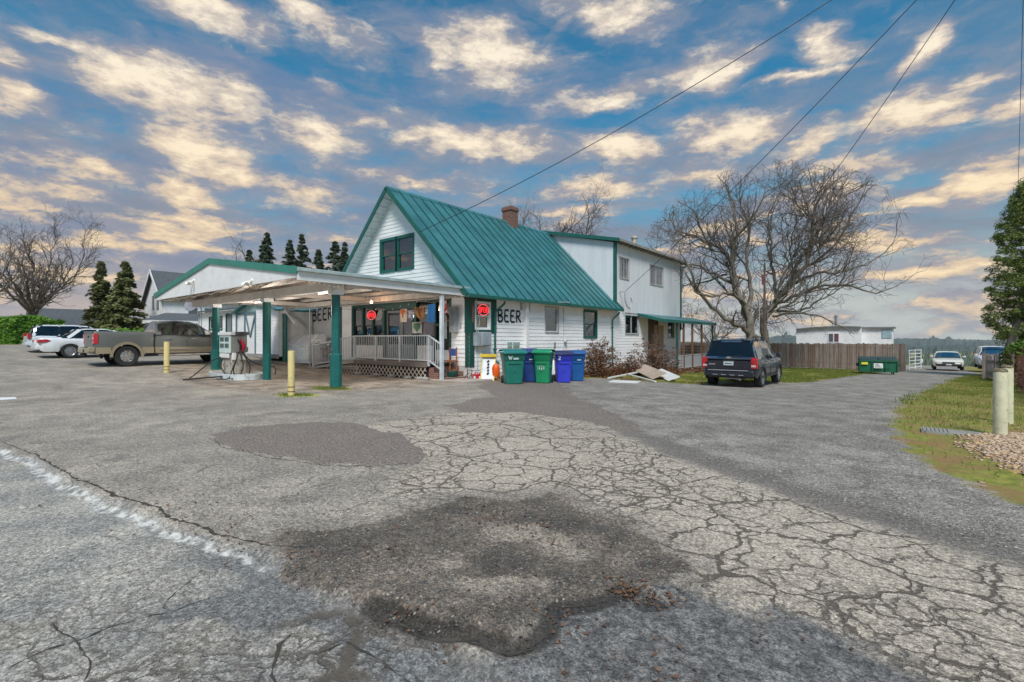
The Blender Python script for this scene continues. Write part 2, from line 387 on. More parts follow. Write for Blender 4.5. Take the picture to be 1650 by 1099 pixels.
m_patch = np.maximum(msk(PATCH, .05, 1.0), msk(PATCH2, .10, 1.4))
m_loose = msk(LOOSE, .07, 1.9)
m_light = np.max([msk(p, .2, 1.2) for p in LIGHT], axis=0)
m_loose = m_loose * (1 - .85 * m_light)
m_wet = msk(WET, .22, 2.0)
WET2 = G_([(300,845),(430,884),(470,900),(500,935),(640,990),(760,1035),(860,1045),(900,1099),(760,1099),(640,1050),(560,1015),(470,990),(440,1010),(430,1099),(415,1099),(425,1000),(380,975),(330,985),(250,975),(330,950),(400,925),(330,905),(300,880)])
CELLS = G_([(450,985),(520,960),(640,995),(760,1035),(900,1040),(960,1099),(1000,1300),(420,1300),(425,1040)])
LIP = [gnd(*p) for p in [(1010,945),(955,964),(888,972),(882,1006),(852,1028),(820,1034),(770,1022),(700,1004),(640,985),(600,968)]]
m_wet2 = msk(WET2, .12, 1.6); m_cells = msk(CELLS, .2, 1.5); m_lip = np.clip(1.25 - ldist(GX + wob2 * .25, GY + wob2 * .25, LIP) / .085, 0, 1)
m_halo = np.maximum(msk(LOOSE, .55, 2.2), msk(WET2, .5, 2.0) * .6); m_stain = np.clip((fbm(GX, GY, .45, 91) - .52) * 7, 0, 1)
m_pud = msk(PUD, .05, .35)
m_crack = np.maximum(msk(CRACK, .35, 1.2), msk(CRACK2, .5, 1.0) * .8)
bd = ldist(GX, GY, BANDG)
m_band = np.clip(1.1 - (bd + wob2 * 1.2) / (.38 + .10 * np.clip((GX + 6) / 6, 0, 1)), 0, 1)
sd = ldist(GX + wob2, GY + wob2, SEAM)
m_road = msk(ROADP, .08, .3)
side = sdist(GX, GY, ROADP)
m_seam = np.clip(1 - np.abs(side - .10 + wob2 * .8) / (.085 + .10 * wob), 0, 1) * np.clip((-2.3 - GX) / 2.0, 0, 1) * (sd < 1.0)
m_drive = msk(DRIVE, .25, 1.2)
m_grass = np.maximum(msk(GRASSR, .3, 1.6), np.maximum(msk(LOTB, .25, 1.2), (GY > 67).astype(float) * (1 - m_drive)))
m_grass = np.maximum(m_grass, np.clip((-GX - 46 + wob) * 1, 0, 1) * (GY > 2))
m_chips = msk(CHIPS, .18, 1.2)
m_mulch = msk(MULCH, .4, 1.5)
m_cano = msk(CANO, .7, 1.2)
moss = np.zeros_like(GX)
for (mx, my, r) in ((-12.75, 6.25, .55), (-12.3, 6.6, .35), (-13.9, 7.8, .45), (-13.2, 8.1, .4)): moss = np.maximum(moss, np.clip(1.2 - np.hypot((GX - mx), (GY - my) * 1.4) / r - wob2 * 2, 0, 1))
# heights
near = np.clip((16 - np.hypot(GX, GY)) / 8, 0, 1)
H = gz(GX, GY)
H = H + near * ((fbm(GX, GY, .5, 21) - .5) * .05 + (fbm(GX, GY, 5, 23) - .5) * .012)
H = H + m_patch * .012
ROUGH = (fbm(GX, GY, 7, 31) - .5)
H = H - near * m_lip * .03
H = H + near * (m_loose * (.004 + ROUGH * .055 + (fbm(GX, GY, 2.2, 33) - .5) * .07) + m_wet * (-.042) * (1 - m_loose) - m_pud * .012)
H = H - near * m_wet2 * .008
rd = np.clip(side / .10, 0, 1)
H = H - near * rd * .05 * np.clip((.5 - GX) / 2, 0, 1)
H = H - near * m_band * .02 + near * m_drive * ((fbm(GX, GY, 6, 41) - .5) * .03 - .01)
H = H + m_grass * near * ((fbm(GX, GY, 3, 51) - .45) * .07) + m_chips * near * .05
H = H + (1 - near) * m_grass * (fbm(GX, GY, 1.5, 61) - .5) * .06 * (GX > -60) * (GX < 20) * (GY < 70)

def paving_material():
    m = bpy.data.materials.new('paving'); m.use_nodes = True; t = m.node_tree; t.nodes.clear()
    pos = nd(t, 'ShaderNodeNewGeometry').outputs['Position']
    pos = nd(t, 'ShaderNodeVectorMath', [pos, (1, 1, 0)], operation='MULTIPLY').outputs[0]
    A = {}
    for nm in ('ma', 'mb', 'mc', 'md'):
        a = nd(t, 'ShaderNodeAttribute', attribute_name=nm); s = nd(t, 'ShaderNodeSeparateColor', [a.outputs['Color']])
        A[nm] = [s.outputs[0], s.outputs[1], s.outputs[2]]
    patch, loose, wet = A['ma']; crack, grass, drive = A['mb']; seam, road, cano = A['mc']; chips, moss_, mulch = A['md']
    a2 = nd(t, 'ShaderNodeAttribute', attribute_name='me_'); s2 = nd(t, 'ShaderNodeSeparateColor', [a2.outputs['Color']])
    band, pud, light = s2.outputs[0], s2.outputs[1], s2.outputs[2]
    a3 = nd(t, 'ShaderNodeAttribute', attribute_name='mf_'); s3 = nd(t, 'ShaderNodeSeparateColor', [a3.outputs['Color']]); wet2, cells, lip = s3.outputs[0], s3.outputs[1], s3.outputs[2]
    a4 = nd(t, 'ShaderNodeAttribute', attribute_name='mg_'); s4 = nd(t, 'ShaderNodeSeparateColor', [a4.outputs['Color']]); halo, stain = s4.outputs[0], s4.outputs[1]
    n0 = NOISE(t, pos, .33, 4, .6); n1 = NOISE(t, pos, 1.7, 7, .66); n2 = NOISE(t, pos, 9, 6, .7); n3 = NOISE(t, pos, 75, 4, .65)
    vo = nd(t, 'ShaderNodeTexVoronoi', {'Vector': pos, 'Scale': 95.0}); vc = nd(t, 'ShaderNodeSeparateColor', [vo.outputs['Color']]).outputs[0]
    vd = vo.outputs['Distance']
    vg = nd(t, 'ShaderNodeTexVoronoi', {'Vector': pos, 'Scale': 38.0}); vgc = nd(t, 'ShaderNodeSeparateColor', [vg.outputs['Color']]).outputs[0]
    def M(v, k=.5, w=.12, n=n2):
        e = MATH(t, 'ADD', v, MATH(t, 'MULTIPLY', MATH(t, 'SUBTRACT', n, .5), k)); return SMOOTH(t, e, .5 - w, .5 + w)
    # light old asphalt
    c = MIX(t, SMOOTH(t, n1, .36, .64), (.130, .125, .118), (.205, .194, .176))
    c = MIX(t, SMOOTH(t, n0, .40, .62), MIX(t, .45, c, (.12, .118, .113)), c)
    blot = SMOOTH(t, NOISE(t, pos, .9, 9, .75, .6), .53, .63)
    c = MIX(t, MATH(t, 'MULTIPLY', blot, .6), c, (.080, .077, .073))
    c = MIX(t, M(crack, .5, .3, n1), c, MIX(t, n2, (.185, .172, .155), (.255, .238, .212)))
    c = MIX(t, M(road, .15, .05), c, MIX(t, SMOOTH(t, n1, .35, .65), (.125, .130, .134), (.205, .205, .198)))
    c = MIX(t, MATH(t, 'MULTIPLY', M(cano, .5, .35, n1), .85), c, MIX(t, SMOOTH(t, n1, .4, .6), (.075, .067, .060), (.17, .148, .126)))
    c = MIX(t, M(drive, .5, .2), c, MIX(t, SMOOTH(t, MATH(t, 'ADD', MATH(t, 'MULTIPLY', n1, .6), MATH(t, 'MULTIPLY', n2, .4)), .38, .62), (.088, .086, .084), (.185, .182, .177)))
    c = MIX(t, MATH(t, 'MULTIPLY', M(band, .8, .35), .85), c, (.078, .075, .073))
    c = MIX(t, M(patch, .10, .06), c, MIX(t, n1, (.078, .070, .068), (.125, .112, .105)))
    c = MIX(t, MATH(t, 'MULTIPLY', M(MATH(t, 'ADD', halo, .22), 1.5, .30), .55), c, (.080, .074, .069))
    c = MIX(t, MATH(t, 'MULTIPLY', MATH(t, 'MULTIPLY', stain, SMOOTH(t, n2, .35, .6)), .38), c, (.085, .079, .073))
    c = MIX(t, M(loose, .7, .20), c, MIX(t, SMOOTH(t, n1, .35, .65), (.046, .042, .038), (.118, .104, .092)))
    wetm = M(MATH(t, 'ADD', wet, .16), .6, .2, n1)
    wetc = MIX(t, SMOOTH(t, n2, .35, .65), (.046, .047, .050), (.105, .107, .111))
    lw = MATH(t, 'MULTIPLY', wetm, MATH(t, 'SUBTRACT', 1.0, MATH(t, 'MULTIPLY', M(loose, .7, .14), .8)))
    c = MIX(t, lw, c, wetc)
    c = MIX(t, MATH(t, 'MULTIPLY', M(wet2, .7, .25), MATH(t, 'SUBTRACT', .85, MATH(t, 'MULTIPLY', M(loose, .7, .14), .7))), c, MIX(t, n2, (.058, .063, .070), (.115, .122, .130)))
    c = MIX(t, MATH(t, 'MULTIPLY', M(lip, .6, .3), .85), c, (.016, .015, .014))  # ledge lip: its shade painted in together with dark dirt
    c = MIX(t, MATH(t, 'MULTIPLY', M(light, .9, .10), .75), c, MIX(t, n2, (.12, .108, .094), (.20, .182, .158)))
    # aggregate speckle
    n4 = NOISE(t, pos, 26, 6, .75); n5 = NOISE(t, pos, 190, 2, .6)
    c = MIX(t, 1.0, c, nd(t, 'ShaderNodeCombineColor', [*[MATH(t, 'ADD', SMOOTH(t, n4, .34, .66, .55, 1.32), MATH(t, 'MULTIPLY_ADD', n5, .7, -.35))] * 3]).outputs[0], 'MULTIPLY')
    paved = MATH(t, 'SUBTRACT', 1.0, M(grass, .5, .15))
    c = MIX(t, 1.0, c, nd(t, 'ShaderNodeCombineColor', [*[MATH(t, 'ADD', MATH(t, 'MULTIPLY', vc, .9), MATH(t, 'MULTIPLY_ADD', n3, .9, .12))] * 3]).outputs[0], 'MULTIPLY')
    spk = MATH(t, 'MULTIPLY', SMOOTH(t, vgc, .86, .90), SMOOTH(t, vg.outputs['Distance'], .42, .25))
    c = MIX(t, MATH(t, 'MULTIPLY', spk, MATH(t, 'MULTIPLY_ADD', MATH(t, 'MAXIMUM', MATH(t, 'MULTIPLY', drive, .8), MATH(t, 'MULTIPLY', loose, .35)), .55, .18)), c, (.36, .35, .33))
    # cracks
    wrp = nd(t, 'ShaderNodeTexNoise', {'Vector': pos, 'Scale': 2.2, 'Detail': 7, 'Roughness': .68}).outputs['Color']
    wrp = nd(t, 'ShaderNodeVectorMath', [nd(t, 'ShaderNodeVectorMath', [wrp, (.5, .5, .5)], operation='SUBTRACT').outputs[0], (.42, .42, 0)], operation='MULTIPLY').outputs[0]
    pw = nd(t, 'ShaderNodeVectorMath', [pos, wrp], operation='ADD').outputs[0]
    def VE(sc, off): return nd(t, 'ShaderNodeTexVoronoi', {'Vector': nd(t, 'ShaderNodeVectorMath', [pw, (off, off * .7, 0)], operation='ADD').outputs[0], 'Scale': sc}, feature='DISTANCE_TO_EDGE', voronoi_dimensions='2D').outputs['Distance']
    eA = VE(2.9, 0); eB = VE(1.15, 7.3); eC = VE(6.5, 3.1)
    wA = MATH(t, 'MULTIPLY', MATH(t, 'MULTIPLY', SMOOTH(t, NOISE(t, pos, .8, 3), .28, .50), SMOOTH(t, NOISE(t, pos, 2.7, 3), .34, .50)), M(crack, .6, .3, n1))
    crA = MATH(t, 'MULTIPLY', MATH(t, 'SUBTRACT', 1.0, SMOOTH(t, MATH(t, 'DIVIDE', eA, MATH(t, 'MULTIPLY_ADD', n2, .072, .006)), .35, 1.0)), wA)
    crB = MATH(t, 'MULTIPLY', MATH(t, 'SUBTRACT', 1.0, SMOOTH(t, MATH(t, 'DIVIDE', eB, MATH(t, 'MULTIPLY_ADD', n2, .035, .006)), .35, 1.0)),
               MATH(t, 'MAXIMUM', M(crack, .6, .3, n1), MATH(t, 'MULTIPLY', SMOOTH(t, n1, .52, .62), .6)))
    crC = MATH(t, 'MULTIPLY', MATH(t, 'SUBTRACT', 1.0, SMOOTH(t, eC, .02, .075)), MATH(t, 'MULTIPLY', SMOOTH(t, NOISE(t, pos, .55, 5), .48, .56), MATH(t, 'MULTIPLY_ADD', crack, .7, .2)))
    eD = VE(2.0, 5.7)
    crD = MATH(t, 'MULTIPLY', MATH(t, 'SUBTRACT', 1.0, SMOOTH(t, MATH(t, 'DIVIDE', eD, MATH(t, 'ADD', MATH(t, 'MULTIPLY_ADD', n2, .13, .01), MATH(t, 'MULTIPLY', M(cells, .6, .2), .045))), .35, 1.15)), MATH(t, 'MAXIMUM', M(cells, .6, .2), MATH(t, 'MULTIPLY', MATH(t, 'MULTIPLY', M(crack, .6, .3, n1), M(road, .15, .05)), .5)))
    cr = MATH(t, 'MAXIMUM', MATH(t, 'MAXIMUM', crA, crB), MATH(t, 'MAXIMUM', crC, crD))
    nocr = MATH(t, 'MAXIMUM', MATH(t, 'MAXIMUM', MATH(t, 'MAXIMUM', M(drive, .5, .2), M(loose, .7, .14)), MATH(t, 'MAXIMUM', grass, M(patch, .1, .06))), MATH(t, 'MAXIMUM', M(band, .5, .22), MATH(t, 'MULTIPLY', lw, .75)))
    cr = MATH(t, 'MULTIPLY', cr, MATH(t, 'SUBTRACT', 1.0, nocr))
    c = MIX(t, MATH(t, 'MULTIPLY', cr, .93), c, MIX(t, n2, (.030, .027, .024), (.066, .058, .050)))
    # seam water, its bright glint mixed into the colour
    sm = M(seam, .7, .2)
    c = MIX(t, sm, c, MIX(t, SMOOTH(t, n2, .40, .60), (.10, .105, .11), (.34, .355, .365)))
    # vegetation and soil
    gcol = MIX(t, SMOOTH(t, n2, .35, .65), (.085, .110, .025), (.175, .185, .050))
    gcol = MIX(t, SMOOTH(t, MATH(t, 'ADD', MATH(t, 'MULTIPLY', n1, .75), MATH(t, 'MULTIPLY', n2, .25)), .44, .60), gcol, (.155, .105, .060))
    c = MIX(t, M(grass, .5, .15), c, gcol)
    c = MIX(t, M(mulch, .7, .2, n1), c, MIX(t, n2, (.085, .042, .024), (.23, .125, .07)))
    c = MIX(t, M(chips, .6, .15), c, MIX(t, vgc, (.24, .15, .09), (.50, .36, .24)))
    c = MIX(t, M(moss_, .6, .2), c, (.16, .19, .02))
    rough = MATH(t, 'SUBTRACT', MATH(t, 'MULTIPLY_ADD', n2, -.12, .95), MATH(t, 'MULTIPLY', lw, MATH(t, 'MULTIPLY_ADD', n1, .35, .30)), clamp=True)
    pm = SMOOTH(t, MATH(t, 'ADD', pud, MATH(t, 'MULTIPLY', MATH(t, 'SUBTRACT', n2, .5), .3)), .42, .5)
    rough = MIXV(t, MATH(t, 'MAXIMUM', pm, MATH(t, 'MULTIPLY', sm, .6)), rough, .05)
    c = MIX(t, pm, c, (.03, .03, .03))
    hgt = MATH(t, 'ADD', MATH(t, 'MULTIPLY', n3, .006), MATH(t, 'MULTIPLY', MATH(t, 'SUBTRACT', .6, vd), MATH(t, 'MULTIPLY_ADD', MATH(t, 'MAXIMUM', drive, loose), .006, .0035)))
    hgt = MATH(t, 'ADD', hgt, MATH(t, 'MULTIPLY', n2, .012))
    hgt = MATH(t, 'SUBTRACT', hgt, MATH(t, 'MULTIPLY', cr, .016))
    hgt = MATH(t, 'ADD', hgt, MATH(t, 'MULTIPLY', MATH(t, 'MULTIPLY', MATH(t, 'SUBTRACT', .5, vg.outputs['Distance']), MATH(t, 'MAXIMUM', MATH(t, 'MAXIMUM', drive, loose), chips)), .014))
    hgt = MATH(t, 'MULTIPLY', hgt, MATH(t, 'SUBTRACT', 1.0, pm))
    c = MIX(t, 1.0, c, MIXC(t, M(grass, .5, .15), (2.20, 2.01, 1.79), (1.8, 1.6, 1.1)), 'MULTIPLY')
    b = nd(t, 'ShaderNodeBump', {'Height': hgt, 'Distance': 1.0, 'Strength': .85})
    p = nd(t, 'ShaderNodeBsdfPrincipled', {'Base Color': c, 'Roughness': rough, 'Normal': b.outputs[0], 'Specular IOR Level': .4})
    nd(t, 'ShaderNodeOutputMaterial', [p.outputs[0]])
    return m
def MIXC(t, f, a, b):
    n = nd(t, 'ShaderNodeMix', {0: f}, data_type='RGBA'); n.clamp_result = False; n.inputs[6].default_value = (*a, 1); n.inputs[7].default_value = (*b, 1); return n.outputs[2]
def MIXV(t, f, a, b):
    return nd(t, 'ShaderNodeMix', {0: f, 2: a, 3: b}).outputs[0]
paving = paving_material()
ny, nx = GX.shape
V = np.stack([GX, GY, H], -1).reshape(-1, 3)
ii = np.arange((ny - 1) * (nx - 1)); r_, c_ = ii // (nx - 1), ii % (nx - 1)
F = np.stack([r_ * nx + c_, r_ * nx + c_ + 1, (r_ + 1) * nx + c_ + 1, (r_ + 1) * nx + c_], -1)
def fc(a): a = a.reshape(-1); return a[F].mean(1)
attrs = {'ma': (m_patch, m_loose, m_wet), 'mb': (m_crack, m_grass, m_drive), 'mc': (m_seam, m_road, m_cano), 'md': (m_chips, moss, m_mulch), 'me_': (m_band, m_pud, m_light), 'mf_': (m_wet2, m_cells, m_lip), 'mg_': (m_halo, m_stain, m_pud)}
def mesh_np(name, v, f, mats, at_=None, smooth=True, parent=None, uv=None):
    me = bpy.data.meshes.new(name); k = f.shape[1]
    me.vertices.add(len(v)); me.vertices.foreach_set('co', np.asarray(v, np.float32).ravel())
    me.loops.add(f.size); me.loops.foreach_set('vertex_index', f.astype(np.int32).ravel())
    me.polygons.add(len(f)); me.polygons.foreach_set('loop_start', np.arange(0, f.size, k, dtype=np.int32))
    me.update(calc_edges=True)
    if smooth: me.polygons.foreach_set('use_smooth', np.ones(len(f), bool))
    me.materials.append(mats)
    for nm, d in (at_ or {}).items():
        a = me.color_attributes.new(nm, 'FLOAT_COLOR', 'POINT'); a.data.foreach_set('color', d.astype(np.float32).ravel())
    o = bpy.data.objects.new(name, me); COL.objects.link(o)
    if parent is not None: o.parent = parent
    return o
fg = fc(m_grass) > .5; fd = (fc(m_drive) > .5) & ~fg; fr = (fc(m_road) > .5) & ~fg & ~fd
far = (fc(GX) < -62) | (fc(GX) > 20) | (fc(GY) > 75) | (fc(GY) < -10)
fg = fg | far; fd &= ~far; fr &= ~far
flot = ~(fg | fd | fr)
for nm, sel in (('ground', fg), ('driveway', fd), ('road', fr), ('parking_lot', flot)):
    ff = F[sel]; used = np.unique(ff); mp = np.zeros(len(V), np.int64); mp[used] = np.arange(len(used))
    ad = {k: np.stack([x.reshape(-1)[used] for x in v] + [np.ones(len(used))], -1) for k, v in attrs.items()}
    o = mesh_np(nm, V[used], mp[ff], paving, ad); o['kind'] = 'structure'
def hgt_at(x, y):
    i = int(np.clip(np.searchsorted(gx, x) - 1, 0, nx - 2)); j = int(np.clip(np.searchsorted(gy, y) - 1, 0, ny - 2))
    fx = (x - gx[i]) / (gx[i + 1] - gx[i]); fy = (y - gy[j]) / (gy[j + 1] - gy[j])
    return float((H[j, i] * (1 - fx) + H[j, i + 1] * fx) * (1 - fy) + (H[j + 1, i] * (1 - fx) + H[j + 1, i + 1] * fx) * fy)
def mk_at(M_, x, y):
    i = int(np.clip(np.searchsorted(gx, x) - 1, 0, nx - 2)); j = int(np.clip(np.searchsorted(gy, y) - 1, 0, ny - 2)); return float(M_[j, i])

# long open cracks as thin sunken strips of dark tar and soil, plus painted edge shade
rnd = random.Random(5)
def crack_shade_strip(pix, w0, w1, name='asphalt_crack_and_shade'):
    w0 *= .7; w1 *= .7
    pts = [gnd(*p) for p in pix]; vs = []; fs = []; P = []
    for (x0, y0), (x1, y1) in zip(pts[:-1], pts[1:]):
        L = math.hypot(x1 - x0, y1 - y0); n = max(2, int(L / .035))
        for k in range(n):
            u = k / n; P.append((x0 + (x1 - x0) * u, y0 + (y1 - y0) * u))
    out = []; off = 0
    for i, (x, y) in enumerate(P):
        off = off * .93 + rnd.uniform(-.011, .011)
        a = P[max(0, i - 1)]; b = P[min(len(P) - 1, i + 1)]; dx, dy = b[0] - a[0], b[1] - a[1]; L = math.hypot(dx, dy) + 1e-9; nx_, ny_ = -dy / L, dx / L
        u = i / len(P); w = (w0 + (w1 - w0) * u) * rnd.choice((.15, .5, .8, 1.0, 1.4)) * rnd.uniform(.6, 1.2) * min(1, 6 * u + .1, 6 * (1 - u) + .1)
        for s_ in (-1, 1):
            xx, yy = x + nx_ * (off + s_ * w / 2), y + ny_ * (off + s_ * w / 2); vs.append((xx, yy, hgt_at(xx, yy) + .004))
    for i in range(len(P) - 1): fs.append((2 * i, 2 * i + 1, 2 * i + 3, 2 * i + 2))
    mb = MB(); mb.add(vs, fs); o = mb.build(name, asphc, None, fixn=False); o['kind'] = 'structure'
for pix, w0, w1 in [([(-40,1085),(60,1040),(180,992),(270,968),(350,940)], .016, .012), ([(262,962),(300,925),(325,900)], .012, .006),
                    ([(620,690),(700,685),(790,681),(840,678)], .03, .03), ([(362,650),(400,645),(470,640)], .03, .03), ([(0,590),(60,591),(120,594)], .03, .02),
                    ([(440,1099),(436,1060),(450,1020),(480,1000)], .016, .03), ([(330,702),(360,720),(430,736),(520,747),(600,750),(680,746)], .012, .025),
                    ([(80,985),(140,1030),(150,1060),(120,1099)], .02, .01), ([(1240,905),(1330,950),(1420,1000),(1560,1060)], .006, .004),
                    ([(890,972),(886,1005),(852,1030),(820,1038),(765,1026),(700,1012),(640,990),(560,962)], .05, .02), ([(0,712),(60,735),(130,772),(200,802),(270,829),(350,856),(430,878),(490,880)], .035, .05), ([(455,880),(500,876),(520,870),(510,862)], .03, .02), ([(880,968),(955,962),(1000,946)], .02, .02),  # ledge and seam strips: shade and debris of raised edges painted dark
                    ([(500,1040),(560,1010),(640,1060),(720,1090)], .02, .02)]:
    crack_shade_strip(pix, w0, w1)
# parking line remnant
mb = MB(); a = [gnd(*p) for p in [(0,641),(24,640),(28,643),(0,645)]]
mb.add([(x, y, hgt_at(x, y) + .005) for x, y in a], [(0, 1, 2, 3)]); o = mb.build('painted_line', white); o['kind'] = 'structure'

# loose stones
stone_m = mat('loose_stones', (.12, .115, .108), .9, var=.45, scale=14)
def rocks(name, pts, smin, smax, mt, flat=.6, seed=1):
    r = np.random.default_rng(seed); n = len(pts)
    base = np.array([(1, 0, 0), (-1, 0, 0), (0, 1, 0), (0, -1, 0), (0, 0, 1), (0, 0, -1)], float)
    tri = np.array([(0, 2, 4), (2, 1, 4), (1, 3, 4), (3, 0, 4), (2, 0, 5), (1, 2, 5), (3, 1, 5), (0, 3, 5)])
    s = smin + (smax - smin) * r.random(n) ** 3
    v = base[None] * (s[:, None, None] * (.6 + .8 * r.random((n, 6, 1))))
    th = r.random(n) * 6.28; c, s_ = np.cos(th)[:, None], np.sin(th)[:, None]
    x = v[..., 0] * c - v[..., 1] * s_; y = v[..., 0] * s_ + v[..., 1] * c; z = v[..., 2] * flat
    P = np.array([(a, b, hgt_at(a, b)) for a, b in pts])
    vv = np.stack([x + P[:, 0:1], y + P[:, 1:2], z + P[:, 2:3] + s[:, None] * .15], -1).reshape(-1, 3)
    ff = (tri[None] + 6 * np.arange(n)[:, None, None]).reshape(-1, 3)
    return mesh_np(name, vv, ff, mt, smooth=False)
pts = []
r5 = random.Random(11)
while len(pts) < 7000:
    x, y = r5.uniform(-6.5, 1), r5.uniform(1.2, 8); q = mk_at(m_loose, x, y)
    if r5.random() < q * q + .004: pts.append((x, y))
o = rocks('loose_gravel', pts, .003, .014, stone_m); o['kind'] = 'stuff'
pts = []
while len(pts) < 7000:
    x, y = r5.uniform(-10, 4), r5.uniform(1.5, 16); q = mk_at(m_drive, x, y) + mk_at(m_band, x, y)
    if r5.random() < q * .8 + .015 and mk_at(m_grass, x, y) < .5 and r5.random() < 12 / (x * x + y * y + 8): pts.append((x, y))
o = rocks('driveway_gravel', pts, .003, .013, mat('gravel_stones', (.26, .255, .245), .9, var=.5, scale=15), seed=2); o['kind'] = 'stuff'
pts = []
while len(pts) < 9000:
    x, y = r5.uniform(-1, 8), r5.uniform(7, 13)
    if r5.random() < mk_at(m_chips, x, y) + .002 * mk_at(m_grass, x, y): pts.append((x, y))
o = rocks('wood_chips', pts, .008, .045, mat('wood_chip', (.52, .37, .25), .85, var=.5, scale=18), .25, 3); o['kind'] = 'stuff'

# leaf cards: generic scatter
def cards(name, P, size, mt, seed=1, tiltmax=.5, asp=.6, parent=None, N=None, sv=.5):
    r = np.random.default_rng(seed); n = len(P); P = np.asarray(P, float)
    th = r.random(n) * 6.283; ti = (r.random(n) - .5) * 2 * tiltmax; ph = r.random(n) * 6.283
    nrm = np.stack([np.sin(ti) * np.cos(ph), np.sin(ti) * np.sin(ph), np.cos(ti)], -1)
    if N is not None: nrm = nrm * .75 + N; nrm /= np.linalg.norm(nrm, axis=1)[:, None] + 1e-9
    a = np.stack([np.cos(th), np.sin(th), np.zeros(n)], -1); a -= nrm * (a * nrm).sum(1)[:, None]; a /= np.linalg.norm(a, axis=1)[:, None] + 1e-9
    b = np.cross(nrm, a); s = size * (1 - sv + 2 * sv * r.random(n))[:, None]
    a = a * s; b = b * s * asp
    v = np.stack([P - a, P - a * .1 - b, P + a, P - a * .1 + b + nrm * s * .25], 1).reshape(-1, 3)
    f = np.arange(4 * n).reshape(n, 4)
    return mesh_np(name, v, f, mt, smooth=False, parent=parent)
def leafmat(name, ca, cb, trans=.25, rough=.6):
    m = bpy.data.materials.new(name); m.use_nodes = True; t = m.node_tree; t.nodes.clear()
    g = nd(t, 'ShaderNodeNewGeometry'); rnd_ = g.outputs['Random Per Island']
    n = NOISE(t, g.outputs['Position'], 1.3, 3)
    f = MATH(t, 'ADD', MATH(t, 'MULTIPLY', rnd_, .6), MATH(t, 'MULTIPLY', n, .4))
    c = MIX(t, f, ca, cb)
    p = nd(t, 'ShaderNodeBsdfPrincipled', {'Base Color': c, 'Roughness': rough, 'Specular IOR Level': .3})
    tr = nd(t, 'ShaderNodeBsdfTranslucent', {'Color': c})
    mx = nd(t, 'ShaderNodeMixShader', [trans, p.outputs[0], tr.outputs[0]])
    nd(t, 'ShaderNodeOutputMaterial', [mx.outputs[0]]); return m
dryleaf = leafmat('dry_leaf', (.06, .033, .02), (.24, .13, .075), .1)
LP = []
def litter(px, py, n, sx, sy):
    x0, y0 = gnd(px, py)
    for _ in range(n):
        x, y = x0 + r5.gauss(0, sx), y0 + r5.gauss(0, sy); LP.append((x, y, hgt_at(x, y) + r5.uniform(.006, .022)))
litter(812,835,200,.30,.14); litter(1022,947,170,.13,.05); litter(1075,955,40,.05,.08); litter(390,862,70,.3,.14); litter(600,890,30,.1,.08); litter(480,878,40,.35,.12); litter(655,985,22,.07,.07)
litter(280,835,40,.3,.3); litter(160,795,30,.4,.4); litter(930,1020,28,.25,.15); litter(1080,1070,45,.14,.12); litter(760,1075,12,.2,.1); litter(900,985,25,.12,.08); litter(1105,945,3,.1,.1); litter(1265,1025,5,.2,.1)
litter(1200,1040,8,.5,.3); litter(700,880,25,.8,.4); litter(560,870,20,.6,.3)
for _ in range(160):
    x, y = r5.uniform(-8, 1), r5.uniform(1.6, 9); LP.append((x, y, hgt_at(x, y) + .01))
LP = [p for p in LP if p[1] > .6]
o = cards('fallen_leaves', [p for p in LP], .0115, dryleaf, 4, .6, .55, sv=.7); o['kind'] = 'stuff'
MP = []
for _ in range(9000):
    x, y = r5.uniform(-13.1, -7.5), r5.uniform(14, 43)
    if r5.random() < mk_at(m_mulch, x, y): MP.append((x, y, hgt_at(x, y) + r5.uniform(.01, .09)))
o = cards('leaf_mulch', MP, .07, dryleaf, 5, .9, .6, sv=.5); o['kind'] = 'stuff'
# grass blades
def blades(name, P, h, mt, seed=1, w=.006, nb=1):
    r = np.random.default_rng(seed); n = len(P); P = np.asarray(P); th = r.random(n) * 6.283
    hh = h * (.4 + r.random(n))[:, None]; lean = (r.random((n, 2)) - .5) * .9
    dx = np.stack([np.cos(th), np.sin(th), np.zeros(n)], -1) * w
    tip = P + np.concatenate([lean * hh, hh], 1)
    v = np.stack([P - dx, P + dx, tip], 1).reshape(-1, 3)
    return mesh_np(name, v, np.arange(3 * n).reshape(n, 3), mt, smooth=False)
gm = leafmat('grass_blade', (.09, .15, .02), (.30, .32, .07), .35)
BP = []
while len(BP) < 95000:
    d = r5.uniform(0, 1) ** .55 * 34 + 7.0; x = r5.uniform(-.6, 9); y = d
    q = mk_at(m_grass, x, y) * (1 - .93 * mk_at(m_chips, x, y))
    q *= .12 + .88 * min(1, max(0, (fbm(np.float64(x), np.float64(y), .8, 77) - .40) * 6)) if r5.random() < .8 else 1
    if r5.random() < q: BP.append((x, y, hgt_at(x, y) - .005))
o = blades('verge_grass', BP, .055, gm, 6, .007); o['kind'] = 'stuff'
BP = []
while len(BP) < 30000:
    x, y = r5.uniform(-12, 0), r5.uniform(15, 43.8)
    if r5.random() < mk_at(m_grass, x, y) * (1 - mk_at(m_mulch, x, y)) * (.1 + .9 * (fbm(np.float64(x), np.float64(y), .5, 78) > .5)): BP.append((x, y, hgt_at(x, y) - .005))
o = blades('yard_grass', BP, .075, gm, 8, .014); o['kind'] = 'stuff'
BP = []
for (x0, y0, r, n) in ((-12.75, 6.25, .25, 500), (-13.7, 7.78, .28, 900), (-13.2, 8.0, .2, 300), (-12.45, 6.5, .15, 200)):
    for _ in range(n): x, y = x0 + r5.gauss(0, r), y0 + r5.gauss(0, r * .6); BP.append((x, y, hgt_at(x, y)))
o = blades('post_weeds', BP, .06, gm, 9, .007); o['kind'] = 'stuff'

